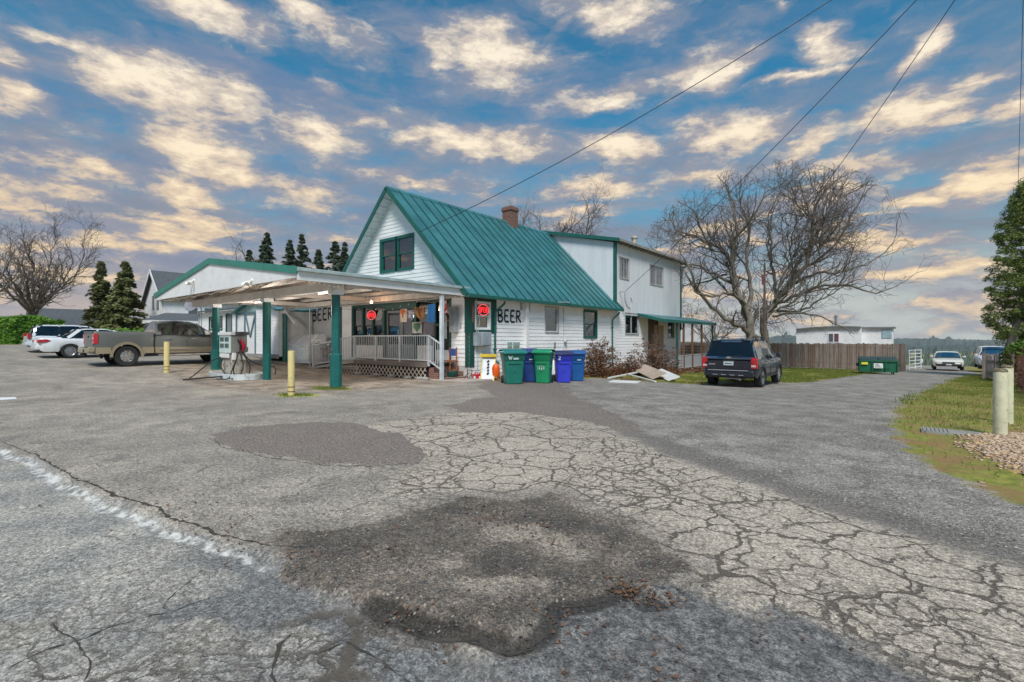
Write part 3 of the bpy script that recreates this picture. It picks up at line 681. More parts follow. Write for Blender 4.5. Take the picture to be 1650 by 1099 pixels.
# ------------------------------------------------------------------ store building
def brick_mat(name, ca, cb, mortar=(.33, .30, .27), sc=1.0):
    m = bpy.data.materials.new(name); m.use_nodes = True; t = m.node_tree; t.nodes.clear()
    g = nd(t, 'ShaderNodeTexCoord'); s = nd(t, 'ShaderNodeSeparateXYZ', [g.outputs['Object']])
    v = nd(t, 'ShaderNodeCombineXYZ', [MATH(t, 'ADD', s.outputs[0], s.outputs[1]), s.outputs[2], 0.0]).outputs[0]
    b = nd(t, 'ShaderNodeTexBrick', {'Vector': v, 'Color1': (*ca, 1), 'Color2': (*cb, 1), 'Mortar': (*mortar, 1), 'Scale': sc, 'Mortar Size': .012, 'Brick Width': .21, 'Row Height': .075})
    n = NOISE(t, g.outputs['Object'], 6, 5)
    c = MIX(t, .5, b.outputs[0], MIX(t, n, (.05, .03, .025), (.45, .30, .24)), 'OVERLAY')
    bp = nd(t, 'ShaderNodeBump', {'Height': b.outputs[1], 'Distance': -.01})
    p = nd(t, 'ShaderNodeBsdfPrincipled', {'Base Color': c, 'Roughness': .9, 'Normal': bp.outputs[0]})
    nd(t, 'ShaderNodeOutputMaterial', [p.outputs[0]]); return m
brick = brick_mat('red_brick', (.20, .07, .05), (.30, .12, .08))

def frame(o, u, n):        # local (u, n, z) -> world
    u = Vector(u); n = Vector(n)
    return Matrix(((u.x, n.x, 0, o[0]), (u.y, n.y, 0, o[1]), (u.z, n.z, 1, o[2]), (0, 0, 0, 1)))
XS, YF = -13.17, 13.40
FS = frame((XS, 0, 0), (0, 1, 0), (1, 0, 0))        # side wall: u = Y, n = +X
FF = frame((0, YF, 0), (1, 0, 0), (0, -1, 0))       # front wall: u = X, n = -Y
def clap(mb, u0, u1, z0, z1, openings, row=.165, lap=.016, trim=None, zoff=0.0):
    """lap siding with real wedge boards; trim(z)->(ua,ub) limits the gable"""
    zs = {z0, z1}
    k = 0
    while z0 + k * row < z1: zs.add(round(z0 + k * row, 4)); k += 1
    for o in openings:
        for z in (o[2], o[3]):
            if z0 < z < z1: zs.add(z)
    zs = sorted(zs)
    for a, b in zip(zs[:-1], zs[1:]):
        if b - a < 1e-4: continue
        mid = (a + b) / 2; kk = math.floor((mid - z0) / row); zb = z0 + kk * row
        na = lap * (1 - (a - zb) / row) + .004; nb = lap * (1 - (b - zb) / row) + .004
        ints = [(u0, u1)]
        for o in openings:
            if o[2] < mid < o[3]:
                new = []
                for p, q in ints:
                    if o[1] <= p or o[0] >= q: new.append((p, q)); continue
                    if o[0] > p: new.append((p, o[0]))
                    if o[1] < q: new.append((o[1], q))
                ints = new
        for p, q in ints:
            pa, qa, pb, qb = p, q, p, q
            if trim:
                ta, tb = trim(a), trim(b); pa, qa = max(p, ta[0]), min(q, ta[1]); pb, qb = max(p, tb[0]), min(q, tb[1])
                if pa >= qa or pb >= qb: continue
            # board face in joints of random lengths
            mb.add([(pa, na, a), (qa, na, a), (qb, nb, b), (pb, nb, b)], [(0, 1, 2, 3)])
            if abs(a - zb) < 1e-3: mb.add([(pa, .002, a), (qa, .002, a), (qa, na, a), (pa, na, a)], [(0, 1, 2, 3)])
def window(bld, F, u0, u1, z0, z1, trimm, sashm, style='double', tw=.09, curtain=None, depth=.11, glassm=None, sill=True, name='window'):
    """opening u0..u1, z0..z1 is the outer edge of the trim"""
    m = MB(F); pr = .035
    m.box(u0, u0 + tw, -.02, pr, z0, z1); m.box(u1 - tw, u1, -.02, pr, z0, z1)
    m.box(u0 + tw, u1 - tw, -.02, pr + .003, z1 - tw, z1); m.box(u0 + tw, u1 - tw, -.02, pr + .02, z0, z0 + tw * .75)
    # reveals
    a0, a1, b0, b1 = u0 + tw - .004, u1 - tw + .004, z0 + tw * .75 - .004, z1 - tw + .004
    m.box(a0 - .02, a0, -depth, -.021, b0, b1); m.box(a1, a1 + .02, -depth, -.021, b0, b1); m.box(a0, a1, -depth, -.021, b1, b1 + .02); m.box(a0, a1, -depth, -.021, b0 - .02, b0)
    w = m.build(name, trimm, bld)
    s = MB(F); d0, d1 = -.075, -.035; sw = .045
    def sash(p, q, r, t_, d0=d0, d1=d1):
        s.box(p, p + sw, d0, d1, r, t_); s.box(q - sw, q, d0, d1, r, t_); s.box(p + sw, q - sw, d0, d1, r, r + sw); s.box(p + sw, q - sw, d0, d1, t_ - sw, t_)
    g = MB(F)
    if style == 'double':
        mz = (b0 + b1) / 2
        sash(a0, a1, b0, mz + .02, -.085, -.05); sash(a0, a1, mz - .02, b1, -.048, -.018)
        g.box(a0 + .04, a1 - .04, -.070, -.066, b0 + .04, mz); g.box(a0 + .04, a1 - .04, -.035, -.031, mz, b1 - .04)
    elif style == 'slider':
        mu = (a0 + a1) / 2
        sash(a0, mu + .02, b0, b1, -.085, -.05); sash(mu - .02, a1, b0, b1, -.048, -.018)
        g.box(a0 + .04, mu, -.070, -.066, b0 + .04, b1 - .04); g.box(mu, a1 - .04, -.035, -.031, b0 + .04, b1 - .04)
    else:
        sash(a0, a1, b0, b1); g.box(a0 + .04, a1 - .04, -.056, -.052, b0 + .04, b1 - .04)
    s.build('sash', sashm, w); g.build('pane', glassm or pane, w, smooth=False)
    if curtain is not None:
        c = MB(F); n = 26; cv = []
        for i in range(n + 1):
            u = a0 + (a1 - a0) * i / n; off = -.16 - .02 * sin(i * 1.9) - .01 * sin(i * 4.1)
            cv += [(u, off, b0), (u, off, b1)]
        c.add(cv, [(2 * i, 2 * i + 2, 2 * i + 3, 2 * i + 1) for i in range(n)]); c.build('curtain', curtain, w)
    return w

store = thing('store_building', 'white clapboard store with steep teal metal roof and painted BEER lettering', 'building', (-17.7, 20, 0))
GB = -.12          # bottom of walls (ground slopes)
EAVE, RX, RZ = 3.25, -17.70, 8.11
SLOPE = (RZ - 3.20) / (RX * -1 - 12.80)      # roof rises towards the ridge
def roof_z(x): return RZ - abs(x - RX) * SLOPE
# openings of the side wall, read in metres from the place
def oS(pa, pb, ya, yb):
    y0, zt = onX(pa, ya); y1, _ = onX(pb, ya); ym, zb = onX((pa + pb) / 2, yb); _, zt2 = onX((pa + pb) / 2, ya)
    return [float(y0), float(y1), float(zb), float(zt2)]
w_open = oS(764, 790, 531.5, 486)
w_open = oS(764, 790, 486, 531.5)
w_cur = oS(877.5, 900, 494, 536); w_grn = oS(939.5, 962, 499, 545); w_bs1 = oS(816, 836, 552, 560)
YB = 25.3          # end of the gable part
CORB = [13.30, 13.62]
side_open = [w_open, w_cur, w_grn]
m = MB(FS); 
clap(m, YF, YB, .12, EAVE, [[o[0], o[1], o[2], o[3]] for o in side_open])
mf = MB(FF)
TRI = [-21.05, -18.62, 1.22, 3.03]; DOOR = [-18.55, -16.35, .59, 2.85]; RW = [-16.28, -14.2, .95, 3.05]
GW = [-18.85, -16.40, 4.48, 6.03]
SF = [-21.1, -14.14, .55, 3.1]
def trimz(z):
    k = (RZ - .10 - z) / SLOPE
    return (RX - k, RX + k)
clap(mf, -22.1, XS, .45, 3.3, [SF])
clap(mf, -22.4, XS - .02, 3.3, RZ - .2, [[GW[0], GW[1], GW[2], GW[3]]], trim=trimz)
m.v.extend([]);
n0 = len(m.v); wall = m.v + [tuple(FF.inverted() @ Vector((0, 0, 0)))][:0]
o1 = m.build('wall', sid, store, smooth=False, fixn=False); o2 = mf.build('wall', sid, store, smooth=False, fixn=False)
o2['label'] = 'front gable wall with lap siding above the storefront'
# solid backing / other sides
m = MB()
m.box(-22.1, -22.0, YF, YB, GB, 3.6); m.box(-22.0, XS - .12, YB - .1, YB, GB, 3.6)
m.build('wall', sid, store, smooth=False)
m = MB(); m.box(-22.15, XS + .012, YF - .012, YF + .12, -.6, .45); m.box(XS - .14, XS + .004, YF + .12, 35.4, -1.0, .45)
fnd = m.build('foundation', mat('foundation_paint', (.60, .60, .58), .8, var=.12, scale=2, dirt=.7, dirtc=(.25, .19, .13)), store)
# board skirt joint line
# roof -------------------------------------------------------------
def slope_slab(mb, xa, za, xb, zb, y0, y1, th):
    L = math.hypot(xb - xa, zb - za); nx_, nz_ = -(zb - za) / L, (xb - xa) / L
    if nz_ < 0: nx_, nz_ = -nx_, -nz_
    mb.prism([(xa, za), (xb, zb), (xb - nx_ * th, zb - nz_ * th), (xa - nx_ * th, za - nz_ * th)], y0, y1, 'y')
RY0, RY1 = YF - .50, YB + .10
m = MB()
for sgn in (1, -1):
    xe = RX + sgn * (RX * -1 - 12.80)
    slope_slab(m, RX, RZ, xe, 3.20, RY0, RY1, .05)
    ncount = 21; L = math.hypot(4.9, RZ - 3.2)
    for i in range(ncount + 1):
        y = RY0 + .02 + (RY1 - RY0 - .04) * i / ncount
        m.bar((RX + sgn * .05, y, RZ - .05 * SLOPE + .018), (xe, y, 3.20 + .018), .030, .05, up=(0, 1, 0)) if False else None
        p = Vector((RX + sgn * .06, y, RZ - .06 * SLOPE)); q = Vector((xe, y, 3.20)); nn = Vector((sgn * SLOPE, 0, 1)).normalized() * .018
        m.cur = 1; m.bar(p + nn, q + nn, .034, .045, up=nn); m.cur = 0
roof = m.build('roof', [teal, seam_shade], store, smooth=False)
m = MB(); m.prism([(RX - .16, RZ - .135), (RX, RZ + .045), (RX + .16, RZ - .135), (RX + .13, RZ - .155), (RX, RZ + .0), (RX - .13, RZ - .155)], RY0 - .01, RY1 + .01, 'y')
m.build('ridge_cap', teal, roof)
m = MB()     # rake boards and eave trims, green
for yy in (RY0 - .03, RY1):
    for sgn in (1, -1):
        xe = RX + sgn * 4.93; p = Vector((RX, yy + .02, RZ - .06)); q = Vector((xe, yy + .02, 3.20 - .06))
        m.bar(p, q, .045, .20, up=(0, 0, 1))
for sgn in (1, -1):
    xe = RX + sgn * 4.93; m.box(min(xe, xe + sgn * .10), max(xe, xe + sgn * .10), RY0, RY1, 3.055, 3.185)
m.build('rake_trim', green, roof, bevel=.006)
m = MB()     # white soffit with lookouts
for sgn in (1, -1):
    xe = RX + sgn * 4.85
    p = Vector((RX, RY0 + .25, RZ - .13)); q = Vector((xe, RY0 + .25, 3.20 - .13)); m.bar(p, q, .48, .02, up=Vector((sgn, 0, 1)))
    for i in range(1, 17):
        u = i / 17; c = p.lerp(q, u) - Vector((0, 0, .06)); m.bar(c - Vector((0, .2, 0)), c + Vector((0, .22, 0)), .06, .09, up=(sgn, 0, 1))
m.box(XS + .012, -12.85, RY0, RY1, 3.10, 3.12)
m.build('soffit', white, roof)
# chimney
cy_, cz_ = 18.35, 0
m = MB(); m.box(-18.0, -17.35, 21.0, 21.62, 7.3, 8.72); m.box(-18.05, -17.30, 20.95, 21.67, 8.72, 8.86); m.box(-18.02, -17.33, 20.98, 21.64, 8.86, 8.94)
ch = m.build('chimney', brick, roof, bevel=.008)
m = MB(); m.box(-17.95, -17.40, 21.05, 21.57, 8.93, 9.0); m.build('chimney_cap', concrete, roof)
# corner boards, header trims
m = MB(FS); m.box(13.40, 13.66, .018, .045, .42, 3.1); m.build('corner_board', dgreen, store, bevel=.004)
m = MB(FF); m.box(-13.34, -13.15 + .0, .018, .045, .42, 3.2); m.box(-22.14, -22.0, .018, .045, .1, 3.3); m.build('corner_board', dgreen, store, bevel=.004)
# green panel round the neon window
m = MB(FS); u0, u1, z0, z1 = w_open; a = .34
m.box(u0 - .55, u0 - .002, .02, .042, z0 - .12, 3.1); m.box(u1 + .002, u1 + .34, .02, .042, z0 - .12, 3.1)
m.box(u0 - .002, u1 + .002, .02, .041, z1 + .002, 3.1); m.box(u0 - .002, u1 + .002, .02, .041, z0 - .12, z0 - .002)
m.build('window_surround', dgreen, store, bevel=.004)
wn_ = window(store, FS, *w_open, white, white, 'double', tw=.075, glassm=pane)
window(store, FS, *w_cur, greym, white, 'single', tw=.05, curtain=curt)
window(store, FS, *w_grn, green, green, 'double', tw=.10, curtain=mat('dark_curtain', (.16, .17, .16), .9, var=.2))
m = MB(FF); gu0, gu1, gz0, gz1 = GW; gm_ = (gu0 + gu1) / 2
wl = window(store, FF, gu0, gm_ + .05, gz0, gz1, green, green, 'double', tw=.13, curtain=mat('grey_shade', (.33, .34, .35), .9, var=.1))
wr_ = window(store, FF, gm_ - .05 + .002, gu1, gz0, gz1, green, green, 'double', tw=.13, curtain=MATS['grey_shade'])
# low basement vents, plates, conduits
m = MB(FS)
for pa, pb in ((817, 824), (826, 836)):
    y0, z = onX(pa, 556); y1, _ = onX(pb, 556); m.box(y0, y1, .018, .05, z - .10, z + .12)
m.build('basement_window', mat('pale_green_glass', (.30, .42, .38), .3, var=.3, scale=8), store)
m = MB(FS); 
for pa, pb, ya, yb in ((837.5, 841, 488, 500), (848.5, 853, 488, 502), (891.5, 894.5, 551, 560)):
    m = MB(FS); y0, zt = onX(pa, ya); y1, zb = onX(pb, yb); m.box(y0, y1, .018, .045, zb, zt)
    for k in range(5): m.box(y0 + .02, y1 - .02, .044, .06, zb + (zt - zb) * (k + .3) / 5.5, zb + (zt - zb) * (k + .65) / 5.5)
    m.build('wall_vent', greym, store)
m = MB(FS); y0, zt = onX(844, 486); m.box(y0, y0 + .19, .02, .14, .1, 3.1); m.build('vent_duct', white, store, bevel=.008)
def downspout(px, F=FS, ztop=3.02, zbot=.15, parent=None, m_=green, elbow=True, y=None):
    if y is None: y, _ = onX(px, 500)
    pts = [(y + .28, .36, ztop), (y + .26, .34, ztop - .10), (y + .04, .12, ztop - .38), (y, .075, ztop - .5), (y, .075, zbot + .15), (y, .10, zbot + .04), (y - .02, .30, zbot - .03)] if elbow else [(y, .075, ztop), (y, .075, zbot)]
    m = MB(F); m.tube(pts, .045, 8)
    for z in (ztop - .9, zbot + .5): m.box(y - .06, y + .06, .02, .13, z, z + .04)
    return m.build('downspout', m_, parent or store)
downspout(795.5, zbot=.55); downspout(985, zbot=-.1)
m = MB(FS); yy, _ = onX(752, 500)
m.tube([(13.72, .06, 3.05), (13.80, .06, 2.7), (13.93, .06, 2.2), (13.84, .06, 1.75), (13.80, .06, .35)], .014, 6)
m.tube([(13.74, .06, 3.05), (13.74, .07, 1.6), (13.99, .09, 1.5)], .014, 6)
for k in range(4): m.tube([(14.02 + k * .09, .07, 1.0), (14.02 + k * .09, .07, -.1)], .016, 6)
yv, zv = onX(907, 500); m.tube([(yv, .05, 3.0), (yv, .05, -.1)], .02, 6); yv, zv = onX(909, 548); m.lathe([(0, .0), (.11, 0), (.11, .09), (.085, .12), (0, .12)], (yv, .03, zv - .05), 'y', 14)
m.build('conduit', mat('conduit_paint', (.50, .53, .52), .6), store)
m = MB(FS); y0, zt = onX(769, 535); y1, zb = onX(784, 557); m.box(y0, y1, .04, .26, zb, zt); m.box(y0 + .01, y1 - .01, .26, .275, zb + .02, zt - .02); m.box(y0 - .27, y0 - .02, .04, .20, zb + .0, zt - .02)
m.build('electric_box', mat('box_grey', (.33, .37, .40), .5, dirt=.3), store, bevel=.012)
m = MB(FF); m.box(-14.06, -13.72, .03, .2, 1.75, 2.75); m.lathe([(0, .2), (.10, .2), (.10, .32), (.07, .36), (0, .36)], (-13.95, 0, 2.55), 'y', 16); m.box(-13.62, -13.54, .03, .07, 1.95, 2.15)
m.build('meter_box', greym, store, bevel=.01)
m = MB(FS); yy, zz = onX(890, 490); m.bar((yy - .3, .02, zz + .05), (yy + .7, .35, zz + .10), .5, .03); m.build('window_awning', greym, store)
# painted words: brush strokes
def strokes(word):
    G = {'B': [[(.05, 0), (.0, .5), (.04, 1.0)], [(.0, 1.0), (.45, .95), (.50, .75), (.38, .58), (.06, .52)], [(.06, .52), (.48, .46), (.58, .25), (.45, .04), (.02, 0)]],
         'E': [[(.55, .98), (.12, 1.0), (.03, .8), (.02, .2), (.12, .02), (.58, .03)], [(.04, .52), (.45, .54)]],
         'R': [[(.04, 0), (.0, .5), (.03, 1.0)], [(.0, .98), (.42, .97), (.52, .76), (.40, .56), (.05, .5)], [(.20, .5), (.40, .25), (.62, .02)]],
         'O': [[(.3, 1), (.05, .8), (0, .45), (.1, .1), (.32, 0), (.52, .15), (.58, .5), (.5, .85), (.3, 1)]],
         'P': [[(.03, 0), (.0, .5), (.03, 1.0)], [(.0, .98), (.44, .95), (.52, .72), (.42, .52), (.05, .48)]],
         'N': [[(.0, 0), (.02, 1)], [(.02, 1), (.5, 0)], [(.5, 0), (.52, 1)]],
         'W': [[(0, 1), (.18, 0), (.35, .7), (.52, 0), (.72, 1)]], '2': [[(0, .8), (.15, 1), (.42, .95), (.5, .7), (.3, .4), (0, 0), (.55, .02)]],
         'S': [[(.5, .88), (.25, 1), (.02, .8), (.1, .58), (.42, .45), (.5, .2), (.3, 0), (0, .1)]]}
    x = 0; out = []
    for chh in word:
        for s_ in G[chh]: out.append([(x + a, b) for a, b in s_])
        x += .92 if chh in 'W' else .82
    return out, x - .22
def letter_strip(mb, pts, w, n0, rr, th=.004):
    P = []
    for (a, b), (c, d) in zip(pts[:-1], pts[1:]):
        k = max(3, int(math.hypot(c - a, d - b) / .03))
        P += [(a + (c - a) * i / k, b + (d - b) * i / k) for i in range(k)]
    P.append(pts[-1]); vs = []
    for i, (x, z) in enumerate(P):
        a = P[max(0, i - 1)]; b = P[min(len(P) - 1, i + 1)]; dx, dz = b[0] - a[0], b[1] - a[1]; L = math.hypot(dx, dz) + 1e-9
        ww = w / 2 * rr.uniform(.80, 1.15)
        vs += [(x - dz / L * ww, n0 + th, z + dx / L * ww), (x + dz / L * ww, n0 + th, z - dx / L * ww)]
    n = len(vs); mb.add(vs, [(2 * i, 2 * i + 1, 2 * i + 3, 2 * i + 2) for i in range(n // 2 - 1)])
paintb = mat('black_letter_paint', (.035, .033, .036), .7, var=.4, scale=9)
def word(F, txt, u0, u1, z0, z1, parent, w=.13, n0=.026, m_=None, name='painted_lettering', tilt=0.0, seed=3):
    st_, L = strokes(txt); rr = random.Random(seed); mb = MB(F)
    for s_ in st_:
        pts = [(u0 + (u1 - u0) * a / L, z0 + (z1 - z0) * b + tilt * a) for a, b in s_]; letter_strip(mb, pts, w, n0, rr)
    return mb.build(name, m_ or paintb, parent, smooth=False, fixn=False)
y0, _ = onX(799.5, 510); y1, _ = onX(840, 510); _, zt = onX(820, 500); _, zb = onX(820, 519)
word(FS, 'BEER', float(y0) + .1, float(y1) - .08, float(zb), float(zt), store, w=.085)
# ---- storefront under the canopy
sfm = MB(FF); sfm.box(-21.1, -14.14, .02, .05, 3.04, 3.30); sfm.box(-21.1, -21.0, .02, .05, .58, 3.04); sfm.box(-14.25, -14.14, .02, .05, .95, 3.04)
sfm.box(-18.60, -18.47, -.1, .05, .58, 3.04); sfm.box(-16.36, -16.24, -.1, .05, .58, 3.04); sfm.box(-15.2, -15.02, -.08, .05, .58, 3.04); sfm.box(-18.47, -16.36, -.08, .045, 2.78, 3.04)
sfm.box(-16.24, -15.2, -.08, .045, 2.02, 2.12); sfm.box(-15.02, -14.25, -.08, .045, 2.02, 2.12)
sfm.build('storefront_frame', dgreen, store, bevel=.005)
m = MB(FF); m.box(-21.0, -18.6, -.03, .02, .58, 1.20); m.box(-16.24, -15.2, -.03, .02, .58, 1.22); m.box(-15.02, -14.25, -.03, .02, .58, 1.05)
m.build('storefront_panel', white, store)
tw_ = (2.4) / 3
for k in range(3): window(store, FF, -21.0 + k * tw_, -21.0 + (k + 1) * tw_ - .002, 1.20, 3.04, dgreen, blackp, 'double', tw=.06, glassm=pane)
m = MB(FF); m.box(-16.24, -15.2, -.05, -.045, 1.22, 2.02); m.box(-16.24, -15.2, -.05, -.045, 2.12, 3.04); m.box(-15.02, -14.25, -.05, -.045, 1.05, 2.02); m.box(-15.02, -14.25, -.05, -.045, 2.12, 3.04)
m.build('display_window', pane, store, smooth=False)
m = MB(FF); 
for a in (-18.45, -17.40):
    m.box(a, a + .09, -.12, -.07, .62, 2.76); m.box(a + .93, a + 1.02, -.12, -.07, .62, 2.76); m.box(a + .09, a + .93, -.12, -.07, 2.66, 2.76); m.box(a + .09, a + .93, -.12, -.07, .62, 1.25)
dr = m.build('door', mat('door_grey', (.24, .27, .28), .5), store, bevel=.004)
m = MB(FF); m.box(-18.36, -17.52, -.10, -.095, 1.25, 2.66); m.box(-17.31, -16.47, -.10, -.095, 1.25, 2.66); m.build('pane', pane, dr, smooth=False)
m = MB(FF); m.tube([(-17.52, -.06, 1.5), (-17.52, 0, 1.5), (-17.52, 0, 1.9), (-17.52, -.06, 1.9)], .016, 6); m.build('handle', chrome, dr)
# interior shell, floor, a few shelves seen through the glass
m = MB(); m.box(-21.9, XS - .35, YF + 5.0, YF + 5.1, .5, 3.2); m.box(-21.9, XS - .35, YF + .16, YF + 5.0, 3.22, 3.26); m.box(-21.9, XS - .35, YF + .13, YF + 5, .50, .56)
m.box(-21.95, -21.9, YF + .13, YF + 5, .5, 3.2)
m.box(-19.3, -15.9, YF + .75, YF + .85, 4.2, 6.2)
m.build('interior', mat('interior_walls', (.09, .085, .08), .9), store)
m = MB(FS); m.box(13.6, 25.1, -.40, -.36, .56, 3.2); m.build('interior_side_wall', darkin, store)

# ---- two storey rear part
B0, B1 = 25.28, 35.40
XTL = -17.7
ztR, ztL = 7.02, 8.10
def btop(x): return ztR + (x - XS) / (XTL - XS) * (ztL - ztR)
m = MB()
ribs = .203
# side wall with grooves (u=Y)
def vert_siding(mb, F, u0, u1, z0, ztop, openings, groove=.022, step=.203):
    us = [u0]; k = 1
    while u0 + k * step < u1: us += [u0 + k * step - groove, u0 + k * step]; k += 1
    us.append(u1)
    for i in range(len(us) - 1):
        a, b = us[i], us[i + 1]; g = (i % 2 == 1); nn = .004 if g else .016
        zr = [(z0, None)]
        segs = [(z0, 'T')]
        cuts = [o for o in openings if o[0] < (a + b) / 2 < o[1]]
        zz = z0; 
        for o in sorted(cuts, key=lambda q: q[2]):
            segs2 = (zz, o[2]); 
            if segs2[1] > segs2[0]: mb.add([(a, nn, zz), (b, nn, zz), (b, nn, o[2]), (a, nn, o[2])], [(0, 1, 2, 3)])
            zz = o[3]
        mb.add([(a, nn, zz), (b, nn, zz), (b, nn, ztop(b)), (a, nn, ztop(a))], [(0, 1, 2, 3)])
        if i: mb.add([(a, .004, z0), (a, .016, z0), (a, .016, ztop(a)), (a, .004, ztop(a))], [(0, 1, 2, 3)])
wu1 = oS(997.5, 1013.5, 415, 450); wu2 = oS(1046.5, 1068.5, 428, 460.5); wlw = oS(1006.5, 1029, 504, 539); wdo = oS(1044, 1060, 513, 575); wsm = oS(1076, 1086, 517, 545)
m = MB(FS); vert_siding(m, FS, B0, B1, 2.9, lambda u: ztR, [wu1, wu2]); m.M = frame((0, B0, 0), (1, 0, 0), (0, -1, 0)); vert_siding(m, None, XTL, XS, 3.0, lambda x: btop(x), [])
m.build('wall', sidv, store, smooth=False, fixn=False)['label'] = 'vertical grooved siding of the two storey rear part'
m = MB(FS); clap(m, B0, B1, -.30, 2.9, [wlw, wdo, wsm]); m.build('wall', sid, store, smooth=False, fixn=False)
m = MB(); m.box(XTL - 4.4, XS - .01, B1 - .1, B1, -.8, 7.0); m.box(XTL - 4.4, XTL - 4.3, B0, B1 - .1, -.8, 7.0); m.build('wall', sid, store, smooth=False)
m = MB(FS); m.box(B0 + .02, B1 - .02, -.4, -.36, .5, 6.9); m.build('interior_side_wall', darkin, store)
window(store, FS, *wu1, greym, greym, 'single', tw=.05, curtain=curt); window(store, FS, *wu2, greym, greym, 'slider', tw=.05, curtain=mat('pale_blind', (.40, .38, .36), .9, var=.3, scale=6))
window(store, FS, *wlw, greym, greym, 'slider', tw=.06, curtain=curt); window(store, FS, *wsm, green, white, 'single', tw=.06, curtain=curt)
m = MB(FS); m.box(wdo[0], wdo[0] + .08, -.05, .04, wdo[2], wdo[3]); m.box(wdo[1] - .08, wdo[1], -.05, .04, wdo[2], wdo[3]); m.box(wdo[0] + .08, wdo[1] - .08, -.05, .04, wdo[3] - .08, wdo[3]); m.box(wdo[0] + .08, wdo[1] - .08, -.04, -.01, wdo[2], wdo[3] - .08)
m.build('door', mat('old_door', (.12, .085, .065), .7), store, bevel=.004)
m = MB(FS); m.box(B0 - .02, B0 + .13, .018, .05, 3.35, ztR); m.box(B1 - .14, B1 + .0, .018, .05, 2.1, ztR); m.M = frame((0, B0, 0), (1, 0, 0), (0, -1, 0)); m.box(XS - .10, XS + .05, .018, .05, 3.4, ztR)
m.build('corner_board', green, store, bevel=.004)
m = MB()     # low pitched roof and green front fascia
A = (XTL - .6, ztL + .16); Bq = (XS + .38, ztR + .05)
m.prism([A, Bq, (Bq[0], Bq[1] + .10), (A[0], A[1] + .10)], B0 - .22, B1 + .35, 'y')
m.prism([A, (XTL - 5.0, 7.3), (XTL - 5.0, 7.4), (A[0], A[1] + .10)], B0 - .2, B1 + .34, 'y')
r2 = m.build('roof', mat('flat_roof_felt', (.09, .10, .10), .9, var=.3, scale=3), store)
m = MB(); m.bar((A[0], B0 - .24, A[1] + .02), (Bq[0] + .01, B0 - .24, Bq[1] + .02), .04, .20, up=(0, 0, 1)); m.bar((A[0], B0 - .26, A[1] + .02 - .0), (XTL + .2, B0 - .26, A[1] - .1), .02, .05)
m.build('fascia', green, r2, bevel=.004)
m = MB(); m.box(Bq[0] + .002, Bq[0] + .028, B0 - .2, B1 + .34, Bq[1] - .04, Bq[1] + .10)
for k in range(20): m.box(XS + .02, Bq[0] - .01, B0 + .1 + k * .53, B0 + .15 + k * .53, ztR - .06, ztR + .03)
m.build('eave_board', mat('old_eave_board', (.30, .28, .25), .8, dirt=.5), r2)
m = MB(); p = at(1022, 395, 33); m.lathe([(.17, -2.2), (.17, .45), (.24, .45), (.24, .56), (.10, .62), (0, .62)], p, 'z', 14); m.build('flue', mat('flue_metal', (.55, .50, .40), .5, metal=.3, dirt=.4, dirtc=(.3, .18, .08)), r2)
downspout(None, y=B1 - .06, ztop=6.95, zbot=2.2, elbow=True)
# service bracket with hook on wall
m = MB(FS); yb, zb_ = onX(998, 473)
m.tube([(yb, .02, zb_ + .1), (yb, .35, zb_ + .1), (yb, .35, zb_ - .35), (yb + .25, .35, zb_ - .75), (yb + .65, .35, zb_ - .85), (yb + .95, .35, zb_ - .5), (yb + .80, .33, zb_ - .2)], .035, 7)
m.build('service_bracket', greym, store)
# ---- rear porch
pm = MB(); PY0, PY1 = 28.2, 38.4; zi, zo = 3.02, 2.62; XO = -11.55
pm.prism([(XS + .02, zi), (XO, zo), (XO, zo + .07), (XS + .02, zi + .07)], PY0, PY1, 'y'); pr_ = pm.build('porch_roof', teal, store)
pm = MB(); pm.box(XO, XO + .04, PY0, PY1, zo - .12, zo + .07); pm.bar((XS + .02, PY0 - .02, zi - .02), (XO + .04, PY0 - .02, zo - .02), .04, .18); pm.build('fascia', green, pr_)
pm = MB(); pm.box(XS + .02, XO - .1, PY0 + 1, PY1 - .2, -.62, -.45); pm.build('porch_deck', wood, store)
for px in (1091, 1101.5, 1115.5, 1130.5, 1148):
    X_ = XO - .12; y, _ = onX(px, 560, X_); y = float(y)
    pm = MB(); pm.box(X_ - .06, X_ + .06, y - .06, y + .06, gzs(X_, y) - .05, zo - .05); pm.build('porch_post', dgreen if px in (1148, 1091) else woodb, store, bevel=.005)
ya, _ = onX(1093, 560, XO - .12); yb2, _ = onX(1148, 560, XO - .12)
pm = MB(); pm.box(XO - .14, XO - .10, ya, yb2, .38, .44); pm.box(XO - .14, XO - .10, ya, yb2, -.42, -.36)
k = float(ya)
while k < yb2: pm.box(XO - .135, XO - .105, k, k + .03, -.36, .38); k += .14
pm.build('porch_railing', greym, store)
pm = MB(); 
for k in range(7): pm.box(XS - 3.2 + k * .0, XO - .2, PY1 - .22, PY1 - .19, -.5 + k * .22, -.34 + k * .22)
pm.box(XO - .2, XO - .17, PY1 - 2.2, PY1 - .2, -.5, .5)
pm.build('porch_screen', wood, store)
pm = MB(FS); pm.box(30.6, 32.2, .02, .03, .5, 2.4); pm.build('porch_wall_panel', mat('tan_panel', (.42, .33, .25), .8), store)

